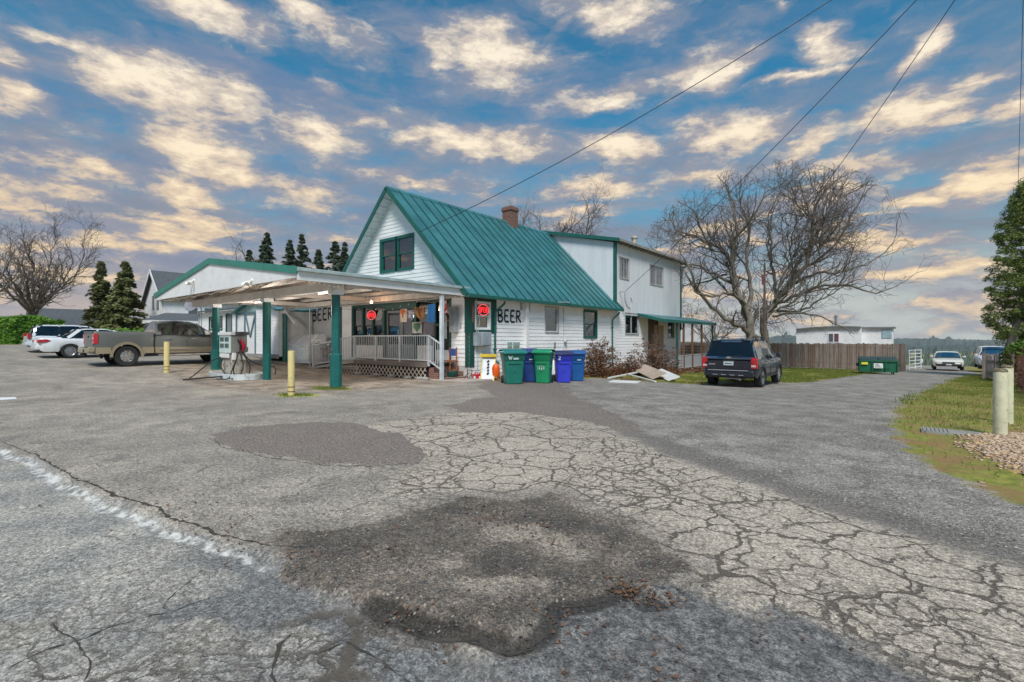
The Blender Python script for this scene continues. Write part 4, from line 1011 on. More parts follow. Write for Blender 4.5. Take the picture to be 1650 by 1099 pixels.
# ---- left wing with second BEER sign, door and small windows
YW = 14.2
FW = frame((0, YW, 0), (1, 0, 0), (0, -1, 0))
def oW(pa, pb, ya, yb):
    x0, _ = onY(pa, ya, YW); x1, _ = onY(pb, ya, YW); pm_ = (pa + pb) / 2; _, zt = onY(pm_, ya, YW); _, zb = onY(pm_, yb, YW); return [float(x0), float(x1), float(zb), float(zt)]
ww1 = oW(483, 502, 500, 527); wdr = oW(450, 464, 504, 581); wfar = oW(337, 359, 510, 532); wfd = oW(364.5, 374.5, 505, 545); wup = oW(357, 366, 488.5, 494.5)
m = MB(FW); clap(m, -43.9, -22.1, .3, 3.55, [ww1, wdr, wfar, wfd]); m.build('wall', sid, store, smooth=False, fixn=False)['label'] = 'front wall of the low left wing'
m = MB(); m.box(-43.9, -22.1, YW + 8, YW + 8.1, .3, 3.5); m.box(-43.9, -43.8, YW, YW + 8, .3, 3.5); m.build('wall', sid, store, smooth=False)
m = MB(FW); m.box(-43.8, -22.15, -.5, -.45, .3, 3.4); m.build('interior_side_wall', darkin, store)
m = MB(); m.prism([(YW - .35, 3.55), (YW + 4, 4.3), (YW + 8.4, 3.55), (YW + 8.4, 3.65), (YW + 4, 4.42), (YW - .35, 3.65)], -44.2, -22.4, 'x'); m.build('roof', shingle, store)
window(store, FW, *ww1, dgreen, white, 'slider', tw=.09, glassm=pane); window(store, FW, *wfar, dgreen, white, 'slider', tw=.12); 
m = MB(FW)
for o in (wdr, wfd):
    m.box(o[0], o[0] + .12, -.06, .05, o[2] - .1, o[3]); m.box(o[1] - .08, o[1], -.06, .05, o[2] - .1, o[3]); m.box(o[0] + .12, o[1] - .08, -.06, .05, o[3] - .1, o[3])
m.build('door_frame', dgreen, store)
m = MB(FW); m.box(wfd[0] + .12, wfd[1] - .08, -.05, -.02, wfd[2], wfd[3] - .1); m.build('door', mat('grey_door', (.22, .24, .25), .6), store)
m = MB(FW); m.box(wdr[0] + .12, wdr[1] - .08, -.05, -.045, wdr[2], wdr[3] - .1); m.build('glass_door', pane, store, smooth=False)
x0, _ = onY(504, 510, YW); x1, _ = onY(541, 510, YW); _, zt = onY(520, 498.5, YW); _, zb = onY(520, 517, YW)
word(FW, 'BEER', float(x0) + .05, float(x1) - .3, float(zb), float(zt), store, w=.095, tilt=.02, seed=8)
m = MB(); m.tube([(-43.95, YW - .05, 3.6), (-43.95, YW - .05, .8)], .05, 6); m.build('downspout', greym, store)

# ---- shed with blue trim
shed = thing('storage_shed', 'small white shed with X braced door and teal gable roof beyond the pump', 'shed', (-33, 12.6, 0))
YS = 12.2
FSh = frame((0, YS, 0), (1, 0, 0), (0, -1, 0))
def xs_(px): return float(onY(px, 540, YS)[0])
sx0, sx1, sx2 = xs_(381), xs_(413), xs_(449)
zb_ = gzs(-31, YS)
blue = mat('blue_grey_trim', (.10, .17, .20), .6)
zt_ = float(onY(400, 503, YS)[1])
m = MB(FSh); clap(m, sx1, sx2, zb_ + .12, zt_ + .1, []); m.build('wall', sid, shed, smooth=False, fixn=False)
m = MB(); m.box(sx0, sx1, YS, YS + .05, zb_, zt_); m.box(sx0, sx0 + .05, YS + .05, YS + 1.9, zb_, zt_); m.box(sx2 - .05, sx2, YS, YS + 1.9, zb_, zt_); m.build('wall', white, shed)
m = MB(FSh)
for a in (sx0, xs_(394.5), sx1 - .12): m.box(a, a + .13, .005, .05, zb_ + .1, zt_)
m.box(sx0, sx1, .006, .051, zt_ - .14, zt_)
a, b = xs_(397), sx1 - .1; mid = (a + b) / 2
m.bar((a, .04, zt_ - .2), (mid, .04, zt_ - 1.45), .03, .11); m.bar((b, .04, zt_ - .2), (mid, .04, zt_ - 1.45), .03, .11)
m.build('door_brace', blue, shed)
m = MB(); pz = zt_ + .75; xm = (sx0 + sx2) / 2
slope_slab(m, xm, pz, sx0 - .3, zt_ - .02, YS - .3, YS + 2, .06); slope_slab(m, xm, pz, sx2 + .3, zt_ - .02, YS - .3, YS + 2, .06)
m.build('roof', teal, shed)
m = MB(); m.prism([(sx0, zt_), (sx2, zt_), (xm, pz - .08)], YS, YS + .04, 'y'); m.build('gable', mat('pale_green_gable', (.30, .42, .38), .6), shed)
m = MB(); m.box(sx0 - .1, sx2 + .05, YS - .1, YS + .0, zb_ - .1, zb_ + .11); m.build('base', concrete, shed)

# ------------------------------------------------------------------ canopy
can = thing('fuel_canopy', 'white gabled canopy with teal edge trim and green posts over the pump island', 'canopy', (-19.5, 8.1, 0))
CX0, CX1, CRX, CE, CR, CYF = -25.9, -13.10, -19.5, 3.42, 4.32, 6.62
csl = (CR - CE) / (CX1 - CRX)
m = MB()
for sgn in (1, -1): slope_slab(m, CRX, CR, CRX + sgn * 6.4, CE, CYF, 13.36 if sgn > 0 else 14.0, .06)
cro = m.build('roof', teal, can)
m = MB()      # underside boards
for sgn in (1, -1): slope_slab(m, CRX, CR - .075, CRX + sgn * 6.38, CE - .075, CYF + .05, 13.34, .02)
m.build('ceiling', taupe, can)
m = MB()
for i in range(11):
    y = CYF + .35 + i * .62
    for sgn in (1, -1):
        p = Vector((CRX, y, CR - .17)); q = Vector((CRX + sgn * 6.3, y, CE - .17)); m.bar(p, q, .05, .13, up=(0, 0, 1))
    if i % 2 == 0: m.box(-23.4, -15.6, y + .03, y + .07, 3.30, 3.42)
m.build('rafter', mat('rafter_wood', (.50, .45, .40), .8, dirt=.3), can)
m = MB(); m.prism([(CX0 + .05, 3.20), (CX1 - .05, 3.20), (CX1 - .05, CE - .03), (CRX, CR - .05), (CX0 + .05, CE - .03)], CYF, CYF + .04, 'y'); m.build('gable', white, can)
m = MB()
for sgn in (1, -1):
    p = Vector((CRX, CYF - .025, CR - .03)); q = Vector((CRX + sgn * 6.42, CYF - .025, CE - .03)); m.bar(p, q, .045, .21)
m.build('gable_trim', mat('teal_trim', (.03, .22, .17), .5, var=.15, scale=2, dirt=.3), can, bevel=.005)
m = MB(); m.box(CX1 - .04, CX1, CYF, 13.3, 3.13, 3.36); m.box(CX0, CX0 + .04, CYF, 13.3, 3.20, 3.36); m.build('fascia', white, can)
m = MB(); m.prism([(CX1 + .001, 3.36), (CX1 + .10, 3.38), (CX1 + .10, 3.46), (CX1 - .10, 3.50), (CX1 + .001, 3.44)], CYF - .03, 13.3, 'y'); m.build('gutter', mat('pale_gutter', (.42, .52, .52), .5, metal=.2, dirt=.2), can)
m = MB(); m.box(CX0 + .2, CX1 - .25, 7.98, 8.20, 2.98, 3.26); m.build('beam', beamc, can, bevel=.01)
m = MB(); m.box(CX0 + .2, CX1 - .2, 12.2, 12.4, 3.05, 3.28); m.box(-18.4, -18.2, 8.2, 12.2, 3.10, 3.28); m.box(-13.35, -13.2, 8.2, 12.2, 3.06, 3.2); m.box(-23.3, -23.1, 8.2, 12.2, 3.1, 3.28); m.build('beam', taupe, can, bevel=.01)
for (x, y, r, sl, top) in ((-13.62, 8.08, .135, .185, 1.02), (-18.32, 8.1, .15, 0, 0), (-23.15, 8.1, .15, .20, 1.0), (-25.7, 12.3, .13, 0, 0)):
    zb = hgt_at(x, y)
    m = MB(); m.lathe([(r, zb - .05), (r, 2.98)], (x, y, 0), 'z', 8)
    if sl: m.lathe([(sl, zb - .05), (sl, top), (sl - .02, top + .025), (r, top + .03)], (x, y, 0), 'z', 8)
    po = m.build('post', postg, can, bevel=.006, ang=30)
    m = MB(); m.box(x - .17, x + .17, y - .17, y + .17, 2.98 - .14, 2.979); m.build('post_cap', white, po)
m = MB(); m.lathe([(.032, -.1), (.032, 3.05)], (-22.9, 12.2, 0), 'z', 10); m.build('pipe_post', greym, can)
m = MB(); m.box(-13.26, -13.14, 11.97, 12.09, gzs(-13.2, 12), 3.2); m.build('porch_post', mat('pale_blue_post', (.52, .58, .62), .5), can, bevel=.006)
m = MB(); m.bar((-25.6, 12.25, 3.0), (-24.5, 12.25, 2.3), .05, .12); m.build('brace', white, can)
m = MB(); m.box(-22.1, CX1 - .2, 13.18, 13.33, 3.1, 3.42); m.build('ledger_board', beamc, can)
lampm = mat('lit_tube', (.9, .9, .85), .4, emit=(1, .95, .85), estr=2.2); tubel = None
bulbm = mat('warm_bulb', (.9, .7, .5), .3, emit=(1, .55, .25), estr=9.0)
for k, (x, y) in enumerate(((-15.7, 9.0), (-21.8, 9.4))):
    t_ = thing('tube_light', 'lit fluorescent tube under the canopy %s' % ('nearer the front right post' if k == 0 else 'above the pump'), 'light', (x, y, 3.2), 0, 'tube lights under the canopy')
    m = MB(); m.box(x - .65, x + .65, y - .06, y + .06, 3.12, 3.20); m.build('housing', white, t_); m = MB(); m.cyl((x - .6, y, 3.10), (x + .6, y, 3.10), .02); m.build('tube', lampm, t_)
    al = bpy.data.lights.new('tube_glow', 'POINT'); al.shadow_soft_size = .05; al.energy = 105; al.color = (1, .95, .88); ao = bpy.data.objects.new('tube_glow', al); ao.location = (0, 0, -.42); COL.objects.link(ao); ao.parent = t_
t_ = thing('globe_light', 'small glowing orange bulb under the canopy edge beside the storefront', 'light', (-16.9, 11.6, 3.1))
m = MB(); m.lathe([(.0, .02), (.05, .02), (.05, .08), (.0, .08)], (-16.9, 11.6, 3.02), 'z', 12); m.build('fitting', white, t_)
m = MB(); m.lathe([(.0, -.055), (.04, -.04), (.055, 0), (.04, .04), (0, .05)], (-16.9, 11.6, 2.98), 'z', 12); m.build('bulb', bulbm, t_)
pl = bpy.data.lights.new('globe_light_glow', 'POINT'); pl.energy = 14; pl.color = (1, .55, .3); pl.shadow_soft_size = .06
plo = bpy.data.objects.new('globe_light_glow', pl); plo.location = (0, 0, -.25); COL.objects.link(plo); plo.parent = t_
for k, px in enumerate((310, 403)):
    x, z = onY(px, 452, CYF - .05); x = float(x); z = float(z)
    t_ = thing('flood_lamp', 'twin flood lamp on the canopy gable, %s one' % ('left' if k == 0 else 'right'), 'lamp', (x, CYF, z), 0, 'flood lamps on the canopy gable')
    m = MB(); m.cyl((x, CYF, z), (x, CYF - .05, z), .06); m.tube([(x, CYF - .05, z), (x - .1, CYF - .12, z - .04)], .015, 6); m.tube([(x, CYF - .05, z), (x + .1, CYF - .12, z - .04)], .015, 6); m.build('bracket', white, t_)
    for s_ in (-1, 1):
        m = MB(); m.tube([(x + s_ * .08, CYF - .08, z - .02), (x + s_ * .12, CYF - .13, z - .07), (x + s_ * .16, CYF - .20, z - .14)], [.03, .045, .075], 12); m.build('bulb', mat('clear_bulb', (.75, .72, .65), .15) if 'clear_bulb' not in MATS else MATS['clear_bulb'], t_)
# string lights
sbm = mat('string_bulb', (.9, .85, .7), .3, emit=(1, .85, .6), estr=.35)
def string_lights(label, pts, n, droop=.06, loc=None):
    t_ = thing('string_lights', label, 'string lights', tuple(pts[0]), 0, 'string lights under the canopy')
    L = [0]; 
    for a, b in zip(pts[:-1], pts[1:]): L.append(L[-1] + (Vector(b) - Vector(a)).length)
    def P(s_):
        for i in range(len(pts) - 1):
            if s_ <= L[i + 1] + 1e-9:
                u = (s_ - L[i]) / (L[i + 1] - L[i]); p = Vector(pts[i]).lerp(Vector(pts[i + 1]), u); return p
        return Vector(pts[-1])
    w = []
    for i in range(n * 3 + 1):
        s_ = L[-1] * i / (n * 3); p = P(s_); p.z -= droop * abs(sin(s_ * 2.1)) + .02 * sin(i * 1.7); w.append(p)
    m = MB(); m.tube(w, .005, 4); m.build('wire', blackp, t_)
    b0 = None
    for i in range(n):
        p = w[i * 3 + 1]
        if b0 is None:
            m = MB(); m.lathe([(0, -.018), (.011, -.010), (.012, 0), (.008, .014), (0, .016)], (0, 0, 0), 'z', 6); b0 = m.build('bulb', sbm, t_, local=True); b = b0
        else: b = b0.copy(); COL.objects.link(b)
        b.location = Vector((p.x, p.y, p.z - .02)) - Vector(pts[0])
string_lights('string of small bulbs along the lower edge of the canopy gable', [(-25.0, CYF + .1, 3.2), (-13.4, CYF + .1, 3.2)], 70, .05)
string_lights('string of small bulbs along the right edge of the canopy', [(-13.25, 7.0, 3.18), (-13.25, 13.0, 3.16)], 40, .09)
string_lights('string of small bulbs across the rear canopy beam by the left wing', [(-25.5, 12.15, 3.05), (-19, 12.15, 3.05)], 40, .06)
string_lights('single strand of bulbs hanging in front of the storefront', [(-20.8, 12.6, 2.9), (-17, 12.6, 2.78), (-13.3, 12.1, 3.1)], 12, .02)
# satellite dish on a pole
sd_ = thing('satellite_dish', 'grey satellite dish beside the left wing corner', 'satellite dish', at(314, 500, 33))
m = MB(); c = Vector(at(315, 489, 33)); rr_ = []
q = Vector((.35, -.85, .4)).normalized()
Mx = q.to_track_quat('Z', 'Y').to_matrix().to_4x4(); Mx.translation = c
m.M = Mx; m.lathe([(0, 0), (.25, .03), (.5, .10), (.68, .19), (.68, .21), (.5, .12), (.25, .05), (0, .02)], (0, 0, 0), 'z', 20); m.build('dish', mat('dish_grey', (.20, .20, .22), .6), sd_)
m = MB(); m.tube([c, c + Vector((.15, .3, -.3)), c + Vector((.15, .3, -2.2))], .04, 8); m.build('pole', greym, sd_)
# ------------------------------------------------------------------ porch deck, ramp, railing
dk = thing('entrance_deck', 'low wooden store deck with lattice skirt, brick steps and a ramp down to the left', 'deck', (-16.4, 12.6, 0))
DY0, DY1, DX0, DX1, DZ = 11.98, 13.36, -18.75, -13.95, .60
m = MB()
for k in range(10): m.box(DX0, DX1, DY0 + k * .14, DY0 + k * .14 + .132, DZ - .04, DZ)
m.build('deck_boards', mat('deck_wood', (.27, .23, .20), .8, var=.2, dirt=.4, stretch=(.5, 4, 1)), dk)
m = MB(); m.box(DX0, DX1, DY0 - .03, DY0 - .002, DZ - .17, DZ - .005); m.build('rim_board', mat('dark_rim_board', (.14, .115, .10), .85), dk)
m = MB(); rx0 = -22.3; zr0 = gzs(rx0, 12.5) + .06; 
m.prism([(rx0, zr0 - .02), (DX0, DZ), (DX0, DZ - .14), (rx0, zr0 - .10)], DY0, DY1 - .1, 'y'); m.build('ramp', concrete, dk)
latt = mat('lattice_tan', (.52, .44, .36), .8, var=.2, dirt=.3)
lz0, lz1 = .0, DZ - .17
m = MB(); k = -22.3
def clipd(x0, z0, dx, dz, xa, xb, za, zbf):
    return None
step = .235; hh = .43
x = -22.4
while x < DX1 + .4:
    for sg in (1, -1):
        p = [x, lz0]; q = [x + sg * hh, lz0 + hh]
        # trim to the ramp line and to the ends
        def top(xx): return min(DZ - .17, zr0 - .14 + (xx - rx0) / (DX0 - rx0) * (DZ - zr0 - .02)) if xx < DX0 else DZ - .17
        n = 12; seg = []
        for i in range(n + 1):
            u = i / n; xx = p[0] + (q[0] - p[0]) * u; zz = p[1] + (q[1] - p[1]) * u
            if rx0 < xx < DX1 - .02 and zz <= top(xx) and zz > hgt_at(xx, DY0) - .03: seg.append((xx, zz))
        if len(seg) > 1:
            yo = DY0 - .012 if sg > 0 else DY0 - .004
            m.bar((seg[0][0], yo, seg[0][1]), (seg[-1][0], yo, seg[-1][1]), .008, .030, up=(0, 0, 1))
    x += step
m.build('lattice_skirt', latt, dk, smooth=False)
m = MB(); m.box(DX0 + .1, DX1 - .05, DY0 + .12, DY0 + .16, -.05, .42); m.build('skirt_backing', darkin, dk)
m = MB()
for k in range(3): m.box(DX1 + .0 + k * .26, DX1 + .26 + k * .26, DY0 + .08, DY1, -.1, DZ - .17 - k * .18)
m.build('brick_step', brick, dk, bevel=.008)
# railing
rl = thing('handrail', 'pale grey metal handrail with balusters around the store deck and ramp', 'railing', (-16.4, 12.0, DZ))
railm = mat('rail_paint', (.50, .53, .56), .45, var=.06, dirt=.2)
RYY = 12.02
segs = [((-22.25, zr0), (DX0, DZ)), ((DX0, DZ), (DX1 + .05, DZ)), ((DX1 + .05, DZ), (-13.27, .30))]
for i, ((xa, za), (xb, zb)) in enumerate(segs):
    hh_ = 1.02
    m = MB(); m.bar((xa, RYY, za + hh_), (xb, RYY, zb + hh_), .05, .05); m.build('top_rail', railm, rl, bevel=.006)
    m = MB(); m.bar((xa, RYY, za + .10), (xb, RYY, zb + .10), .035, .045); m.build('bottom_rail', railm, rl)
    n = int(abs(xb - xa) / .125)
    b0 = None
    for k in range(1, n):
        u = k / n; x = xa + (xb - xa) * u; z = za + (zb - za) * u
        if b0 is None:
            m = MB(); m.box(-.010, .010, -.010, .010, 0, hh_ - .12); b0 = m.build('baluster', railm, rl, local=True, smooth=False); b = b0
        else: b = b0.copy(); COL.objects.link(b)
        b.location = Vector((x, RYY, z + .11)) - Vector((-16.4, 12.0, DZ))
for x, z in ((-22.25, zr0), (DX0, DZ), (-17.2, DZ), (-15.6, DZ), (DX1 + .05, DZ)):
    m = MB(); m.box(x - .035, x + .035, RYY - .035, RYY + .035, z - .12, z + 1.0); m.build('post', railm, rl, bevel=.004)

# ------------------------------------------------------------------ things on and by the deck
def simple(name, label, cat, mb, m_, loc, group=None, **k):
    ORG['_t'] = Vector(loc)
    class P: name = '_t'
    L = Vector(loc); mb.v = [(x - L.x, y - L.y, z - L.z) for x, y, z in mb.v]
    o = mb.build(name, m_, None, **k); o.location = loc; tag(o, label, cat, group); return o
# ice freezer
x0, x1 = -26.15, -23.75; y0 = 12.55; zb = gzs(-25, 12.6) + .05
fz = thing('ice_freezer', 'long white ice freezer with two slanted lids at the left end of the deck ramp', 'freezer', (-24.95, 13.0, zb))
m = MB(); m.prism([(y0, zb + .10), (y0 + 1.0, zb + .10), (y0 + 1.0, zb + 1.45), (y0 + .55, zb + 1.45), (y0, zb + .85)], x0, x1, 'x'); m.box(x0 + .05, x1 - .05, y0 + .05, y0 + .95, zb - .05, zb + .10)
m.build('cabinet', mat('freezer_white', (.82, .86, .88), .45, var=.05, dirt=.3), fz, bevel=.02)
for a in (x0 + .06, (x0 + x1) / 2 + .04):
    m = MB(); b = a + (x1 - x0) / 2 - .12
    nn = Vector((0, -.6, .55)).normalized() * .03
    q = [Vector((a, y0 + .02, zb + .87)), Vector((b, y0 + .02, zb + .87)), Vector((b, y0 + .53, zb + 1.43)), Vector((a, y0 + .53, zb + 1.43))]
    vs = [tuple(p + nn) for p in q] + [tuple(p) for p in q]
    m.add(vs, [(0, 1, 2, 3), (0, 4, 5, 1), (1, 5, 6, 2), (2, 6, 7, 3), (3, 7, 4, 0)]); m.box(a + .3, b - .3, y0 - .05, y0 - .01, zb + .82, zb + .86)
    m.build('lid', mat('lid_white', (.78, .77, .78), .35, var=.05), fz, bevel=.008)
# firewood / junk pile behind
r6 = random.Random(21)
wp = thing('firewood_stack', 'brown firewood heap behind the freezer and ramp rail', 'firewood', (-23.2, 13.7, -.1), 0)
for k in range(26):
    m = MB(); x = -23.7 + r6.random() * 1.6; z = .30 + (k // 5) * .17; m.cyl((x, 13.2, z), (x + r6.uniform(-.1, .1), 13.9, z + r6.uniform(-.03, .03)), .085, .08, 8)
    m.build('log', wood if k % 2 else woodb, wp)
m = MB(); m.tube([(-24.2, 13.1, 1.36), (-23.4, 13.0, 1.42), (-22.9, 13.2, 1.2)], .05, 6); m.box(-24.2, -22.9, 12.9, 13.9, 1.30, 1.34)
simple('tarp_board', 'white board lying on top of the firewood by the ramp', 'board', m, white, (-23.5, 13.4, 1.3))
# chair
ch_ = thing('wooden_chair', 'small orange brown wooden chair against the wall right of the storefront', 'chair', (-13.75, 12.95, .0), 0)
cz = .22; cx, cyy = -13.75, 12.95
m = MB(); m.box(cx - .22, cx + .22, cyy - .2, cyy + .2, cz + .42, cz + .46); m.build('seat', mat('chair_wood', (.36, .13, .05), .6), ch_)
for a in (-.19, .19):
    for b in (-.17, .17):
        m = MB(); m.box(cx + a - .02, cx + a + .02, cyy + b - .02, cyy + b + .02, cz - .22, cz + (.95 if b > 0 else .42)); m.build('leg', MATS['chair_wood'], ch_)
m = MB(); m.box(cx - .17, cx + .17, cyy + .155, cyy + .185, cz + .62, cz + .9); m.build('backrest', mat('blue_cloth', (.04, .10, .32), .8), ch_)
# bicycle-like small rack / pot
m = MB(); m.lathe([(0, 0), (.15, .02), (.24, .12), (.27, .26), (.25, .26), (.22, .14), (0, .04)], (-13.45, 12.75, .02), 'z', 20)
pt = thing('hanging_pot', 'round dark green planter pot with wire hanger on the ground by the corner', 'planter', (-13.45, 12.75, 0)); m.build('pot', dgreen, pt)
m = MB(); m.tube([(-13.72, 12.75, .28), (-13.6, 12.75, .50), (-13.45, 12.75, .58), (-13.3, 12.75, .50), (-13.18, 12.75, .28)], .01, 5); m.build('hanger', blackp, pt)
m = MB(); m.box(-14.3, -13.62, 13.0, 13.3, -.05, .32); simple('wooden_planter', 'low brown wooden box below the meter beside the green pot', 'planter', m, mat('orange_wood', (.32, .15, .06), .8, dirt=.3), (-13.95, 13.15, 0), bevel=.01)
m = MB()
for a in (-12.95, -12.72): m.bar((a, 13.1, -.05), (a, 13.1, .36), .02, .02); m.bar((a, 12.85, -.05), (a, 13.1, .2), .02, .02)
m.bar((-12.95, 13.1, .34), (-12.72, 13.1, .34), .02, .02); m.bar((-12.95, 13.1, .2), (-12.72, 13.1, .2), .02, .02)
simple('metal_rack', 'small rusty metal rack standing on the concrete by the store corner', 'rack', m, rust, (-12.85, 13.05, 0))
m = MB(); m.box(-20.0, -19.75, 11.7, 11.8, 0, .02); m.lathe([(.0, 0), (.10, .0), (.13, .2), (.11, .2), (0, .05)], (-19.6, 11.75, hgt_at(-19.6, 11.75)), 'z', 12)
simple('white_bucket', 'small white bucket on the ground in front of the lattice skirt', 'bucket', m, white, (-19.6, 11.75, 0))
for k, (x, s) in enumerate(((-18.0, .2), (-17.6, .13), (-15.9, .17), (-15.3, .12), (-14.1, .18))):
    pass
rk = thing('kerb_rocks', 'row of rough grey stones along the foot of the lattice skirt', 'rocks', (-16, 11.85, 0))
for x in (-20.4, -18.2, -16.9, -15.9, -14.9, -14.2, -13.9):
    m = MB(); vs = []; s = r6.uniform(.09, .17); z = hgt_at(x, 11.84)
    m.lathe([(0, -.3 * s), (.9 * s, 0), (s, .4 * s), (.6 * s, .75 * s), (0, .8 * s)], (x, 11.84, z), 'z', 9)
    m.v = [(a + r6.uniform(-.02, .02) + (a - x) * .4, b, c + r6.uniform(-.015, .015)) for a, b, c in m.v]; m.build('stone', concrete, rk, smooth=False)
# door mats of carpets etc: items displayed in the shop window
def flag(label, x0, x1, z0, z1, m_, shape='rect', y=12.45, n=10):
    m = MB(); vs = []; cols = n + 1
    for i in range(cols):
        u = i / n; x = x0 + (x1 - x0) * u; off = .03 * sin(u * 7 + x)
        zz0 = z0
        if shape == 'tri': zz0 = z1 - (z1 - z0) * (1 - abs(2 * u - 1))
        if shape == 'shield': zz0 = z1 - (z1 - z0) * (1 - abs(2 * u - 1) ** 2.5)
        vs += [(x, y + off, zz0), (x, y + off * .4, z1), (x, y + off + .012, zz0), (x, y + off * .4 + .012, z1)]
    fs = []
    for i in range(n):
        a = 4 * i; b = 4 * (i + 1); fs += [(a, b, b + 1, a + 1), (a + 2, a + 3, b + 3, b + 2), (a, a + 2, b + 2, b)]
    m.add(vs, fs); return simple('hanging_cloth', label, 'hanging cloth', m, m_, ((x0 + x1) / 2, y, z1), 'cloths hanging before the store door')
def clothmat(name, c1, c2, scale=4, thr=.5):
    m = bpy.data.materials.new(name); m.use_nodes = True; t = m.node_tree; t.nodes.clear()
    g = nd(t, 'ShaderNodeTexCoord').outputs['Object']; n = NOISE(t, g, scale, 3, .5, .8)
    c = MIX(t, SMOOTH(t, n, thr - .05, thr + .05), c1, c2)
    p = nd(t, 'ShaderNodeBsdfPrincipled', {'Base Color': c, 'Roughness': .8}); nd(t, 'ShaderNodeOutputMaterial', [p.outputs[0]]); return m
def xY(px, Y=12.45): return float(onY(px, 500, Y)[0])
def zY(px, py, Y=12.45): return float(onY(px, py, Y)[1])
flag('white and orange streaked cloth hanging by the store door', xY(645), xY(656), zY(650, 519), zY(650, 498), clothmat('cloth_a', (.62, .58, .52), (.45, .12, .03), 5))
flag('violet and white pennant hanging right of the streaked cloth', xY(658.5), xY(666.5), zY(662, 518), zY(662, 501), clothmat('cloth_b', (.12, .13, .32), (.5, .5, .55), 6), 'tri')
flag('orange brown shield shaped cloth hanging above the shield poster', xY(668), xY(687), zY(678, 514), zY(678, 495), clothmat('cloth_c', (.45, .20, .07), (.16, .07, .03), 5), 'shield')
flag('bright blue square cloth hanging left of the pale porch post', xY(689.5), xY(702), zY(695, 519), zY(695, 490), mat('cloth_d', (.03, .22, .60), .8), 'rect')
flag('red and white cloth hanging right of the pale porch post', xY(713), xY(720), zY(716, 505), zY(716, 484), clothmat('cloth_e', (.50, .03, .04), (.65, .6, .58), 7), 'rect')
def poster(name, label, pa, pb, ya, yb, m_, Y=YF - .06):
    x0, x1 = float(onY(pa, 500, Y)[0]), float(onY(pb, 500, Y)[0]); pm_ = (pa + pb) / 2; zt = float(onY(pm_, ya, Y)[1]); zb = float(onY(pm_, yb, Y)[1])
    m = MB(); m.box(x0, x1, Y, Y + .012, zb, zt); o = simple(name, label, 'poster', m, m_, ((x0 + x1) / 2, Y, (zb + zt) / 2), 'posters in the store window'); return x0, x1, zb, zt
a = poster('poster', 'white poster with a green shield in the lower store window', 664, 680, 519, 537, mat('poster_white', (.55, .60, .58), .6))
m = MB(); xm = (a[0] + a[1]) / 2; hw = (a[1] - a[0]) * .34
m.prism([(xm - hw, a[3] - .05), (xm + hw, a[3] - .05), (xm + hw, (a[2] + a[3]) / 2), (xm, a[2] + .05), (xm - hw, (a[2] + a[3]) / 2)], YF - .068, YF - .061, 'y')
simple('poster_shield', 'green shield emblem on the white window poster', 'emblem', m, mat('shield_green', (.08, .22, .14), .6), (xm, YF - .065, a[3]))
poster('poster', 'grey poster with red and blue marks beside the shield poster', 682, 699, 519, 541, clothmat('poster_grey', (.20, .22, .26), (.30, .10, .12), 5, .6))
poster('poster', 'pale blank poster behind the porch post', 711, 720, 518, 546, mat('poster_pale', (.50, .55, .56), .6))
# shelves inside
inr = random.Random(4)
for k, xx in enumerate((-20.6, -19.6, -18.9, -15.9, -14.8)):
    sh = thing('shop_shelf', 'stocked shop shelf behind the store window, number of items in bright colours', 'shelf', (xx, YF + .9, .56), 0, 'shop shelves inside the store')
    sh['label'] = 'stocked shelf seen dimly through the store window glass'
    m = MB(); m.box(xx - .35, xx + .35, YF + 1.0, YF + 1.04, .56, 2.3)
    for z in (.9, 1.35, 1.8, 2.25): m.box(xx - .35, xx + .35, YF + .65, YF + 1.0, z, z + .03)
    m.build('rack', mat('shelf_grey', (.25, .25, .24), .6) if 'shelf_grey' not in MATS else MATS['shelf_grey'], sh)
    m = MB()
    for z in (.93, 1.38, 1.83):
        u = xx - .33
        while u < xx + .25: w = inr.uniform(.06, .14); m.box(u, u + w, YF + .68, YF + .9, z, z + inr.uniform(.15, .34)); u += w + .02
    m.build('goods', clothmat('goods_%d' % k, (.35, .28, .20), (.10, .16, .28), 6), sh)
# neon signs
neon = mat('red_neon', (1, .1, .1), .4, emit=(1.0, .02, .03), estr=1.6)
neonw = mat('pink_neon', (1, .5, .5), .4, emit=(1.0, .08, .08), estr=1.3)
def neon_sign(F, uc, zc, w, h, n0, label, txt='OPEN'):
    p = F @ Vector((uc, n0, zc)); t_ = thing('neon_sign', label, 'neon sign', tuple(p), 0, 'OPEN neon signs')
    m = MB(F); m.tube([(uc + w / 2 * cos(a), n0 + .01, zc + h / 2 * sin(a)) for a in np.linspace(0, 2 * pi, 29)], .010, 6, caps=False); m.build('neon_ring', neonw, t_)
    st_, L = strokes(txt); m = MB(F); s = -1 if F is FF and False else 1
    for q in st_:
        pts = [(uc + (a / L - .5) * w * .70, n0 + .012, zc + (b - .5) * h * .50) for a, b in q]; m.tube(pts, .011, 6)
    m.build('neon_letters', neon, t_)
    m = MB(F); m.box(uc - w * .48, uc + w * .48, n0 - .012, n0 - .004, zc - h * .46, zc + h * .46); m.build('backing', blackp, t_)
u0, u1, z0, z1 = w_open
neon_sign(FS, (u0 + u1) / 2, z1 - .33, .64, .42, .045, 'red OPEN neon sign in the window round the right corner of the store')
neon_sign(FF, -19.45, 2.60, .66, .40, .045, 'red OPEN neon sign in the triple store window beside the door')
m = MB(FF)
for k in range(5): m.tube([(-19.15 + k * .09, .03, 2.35), (-19.02 + k * .09, .03, 2.6), (-18.85 + k * .07, .03, 2.82)], .014, 5)
m.M = None; simple('window_banner', 'white striped banner in the window right of the neon sign', 'banner', m, white, (-19, YF, 2.6))

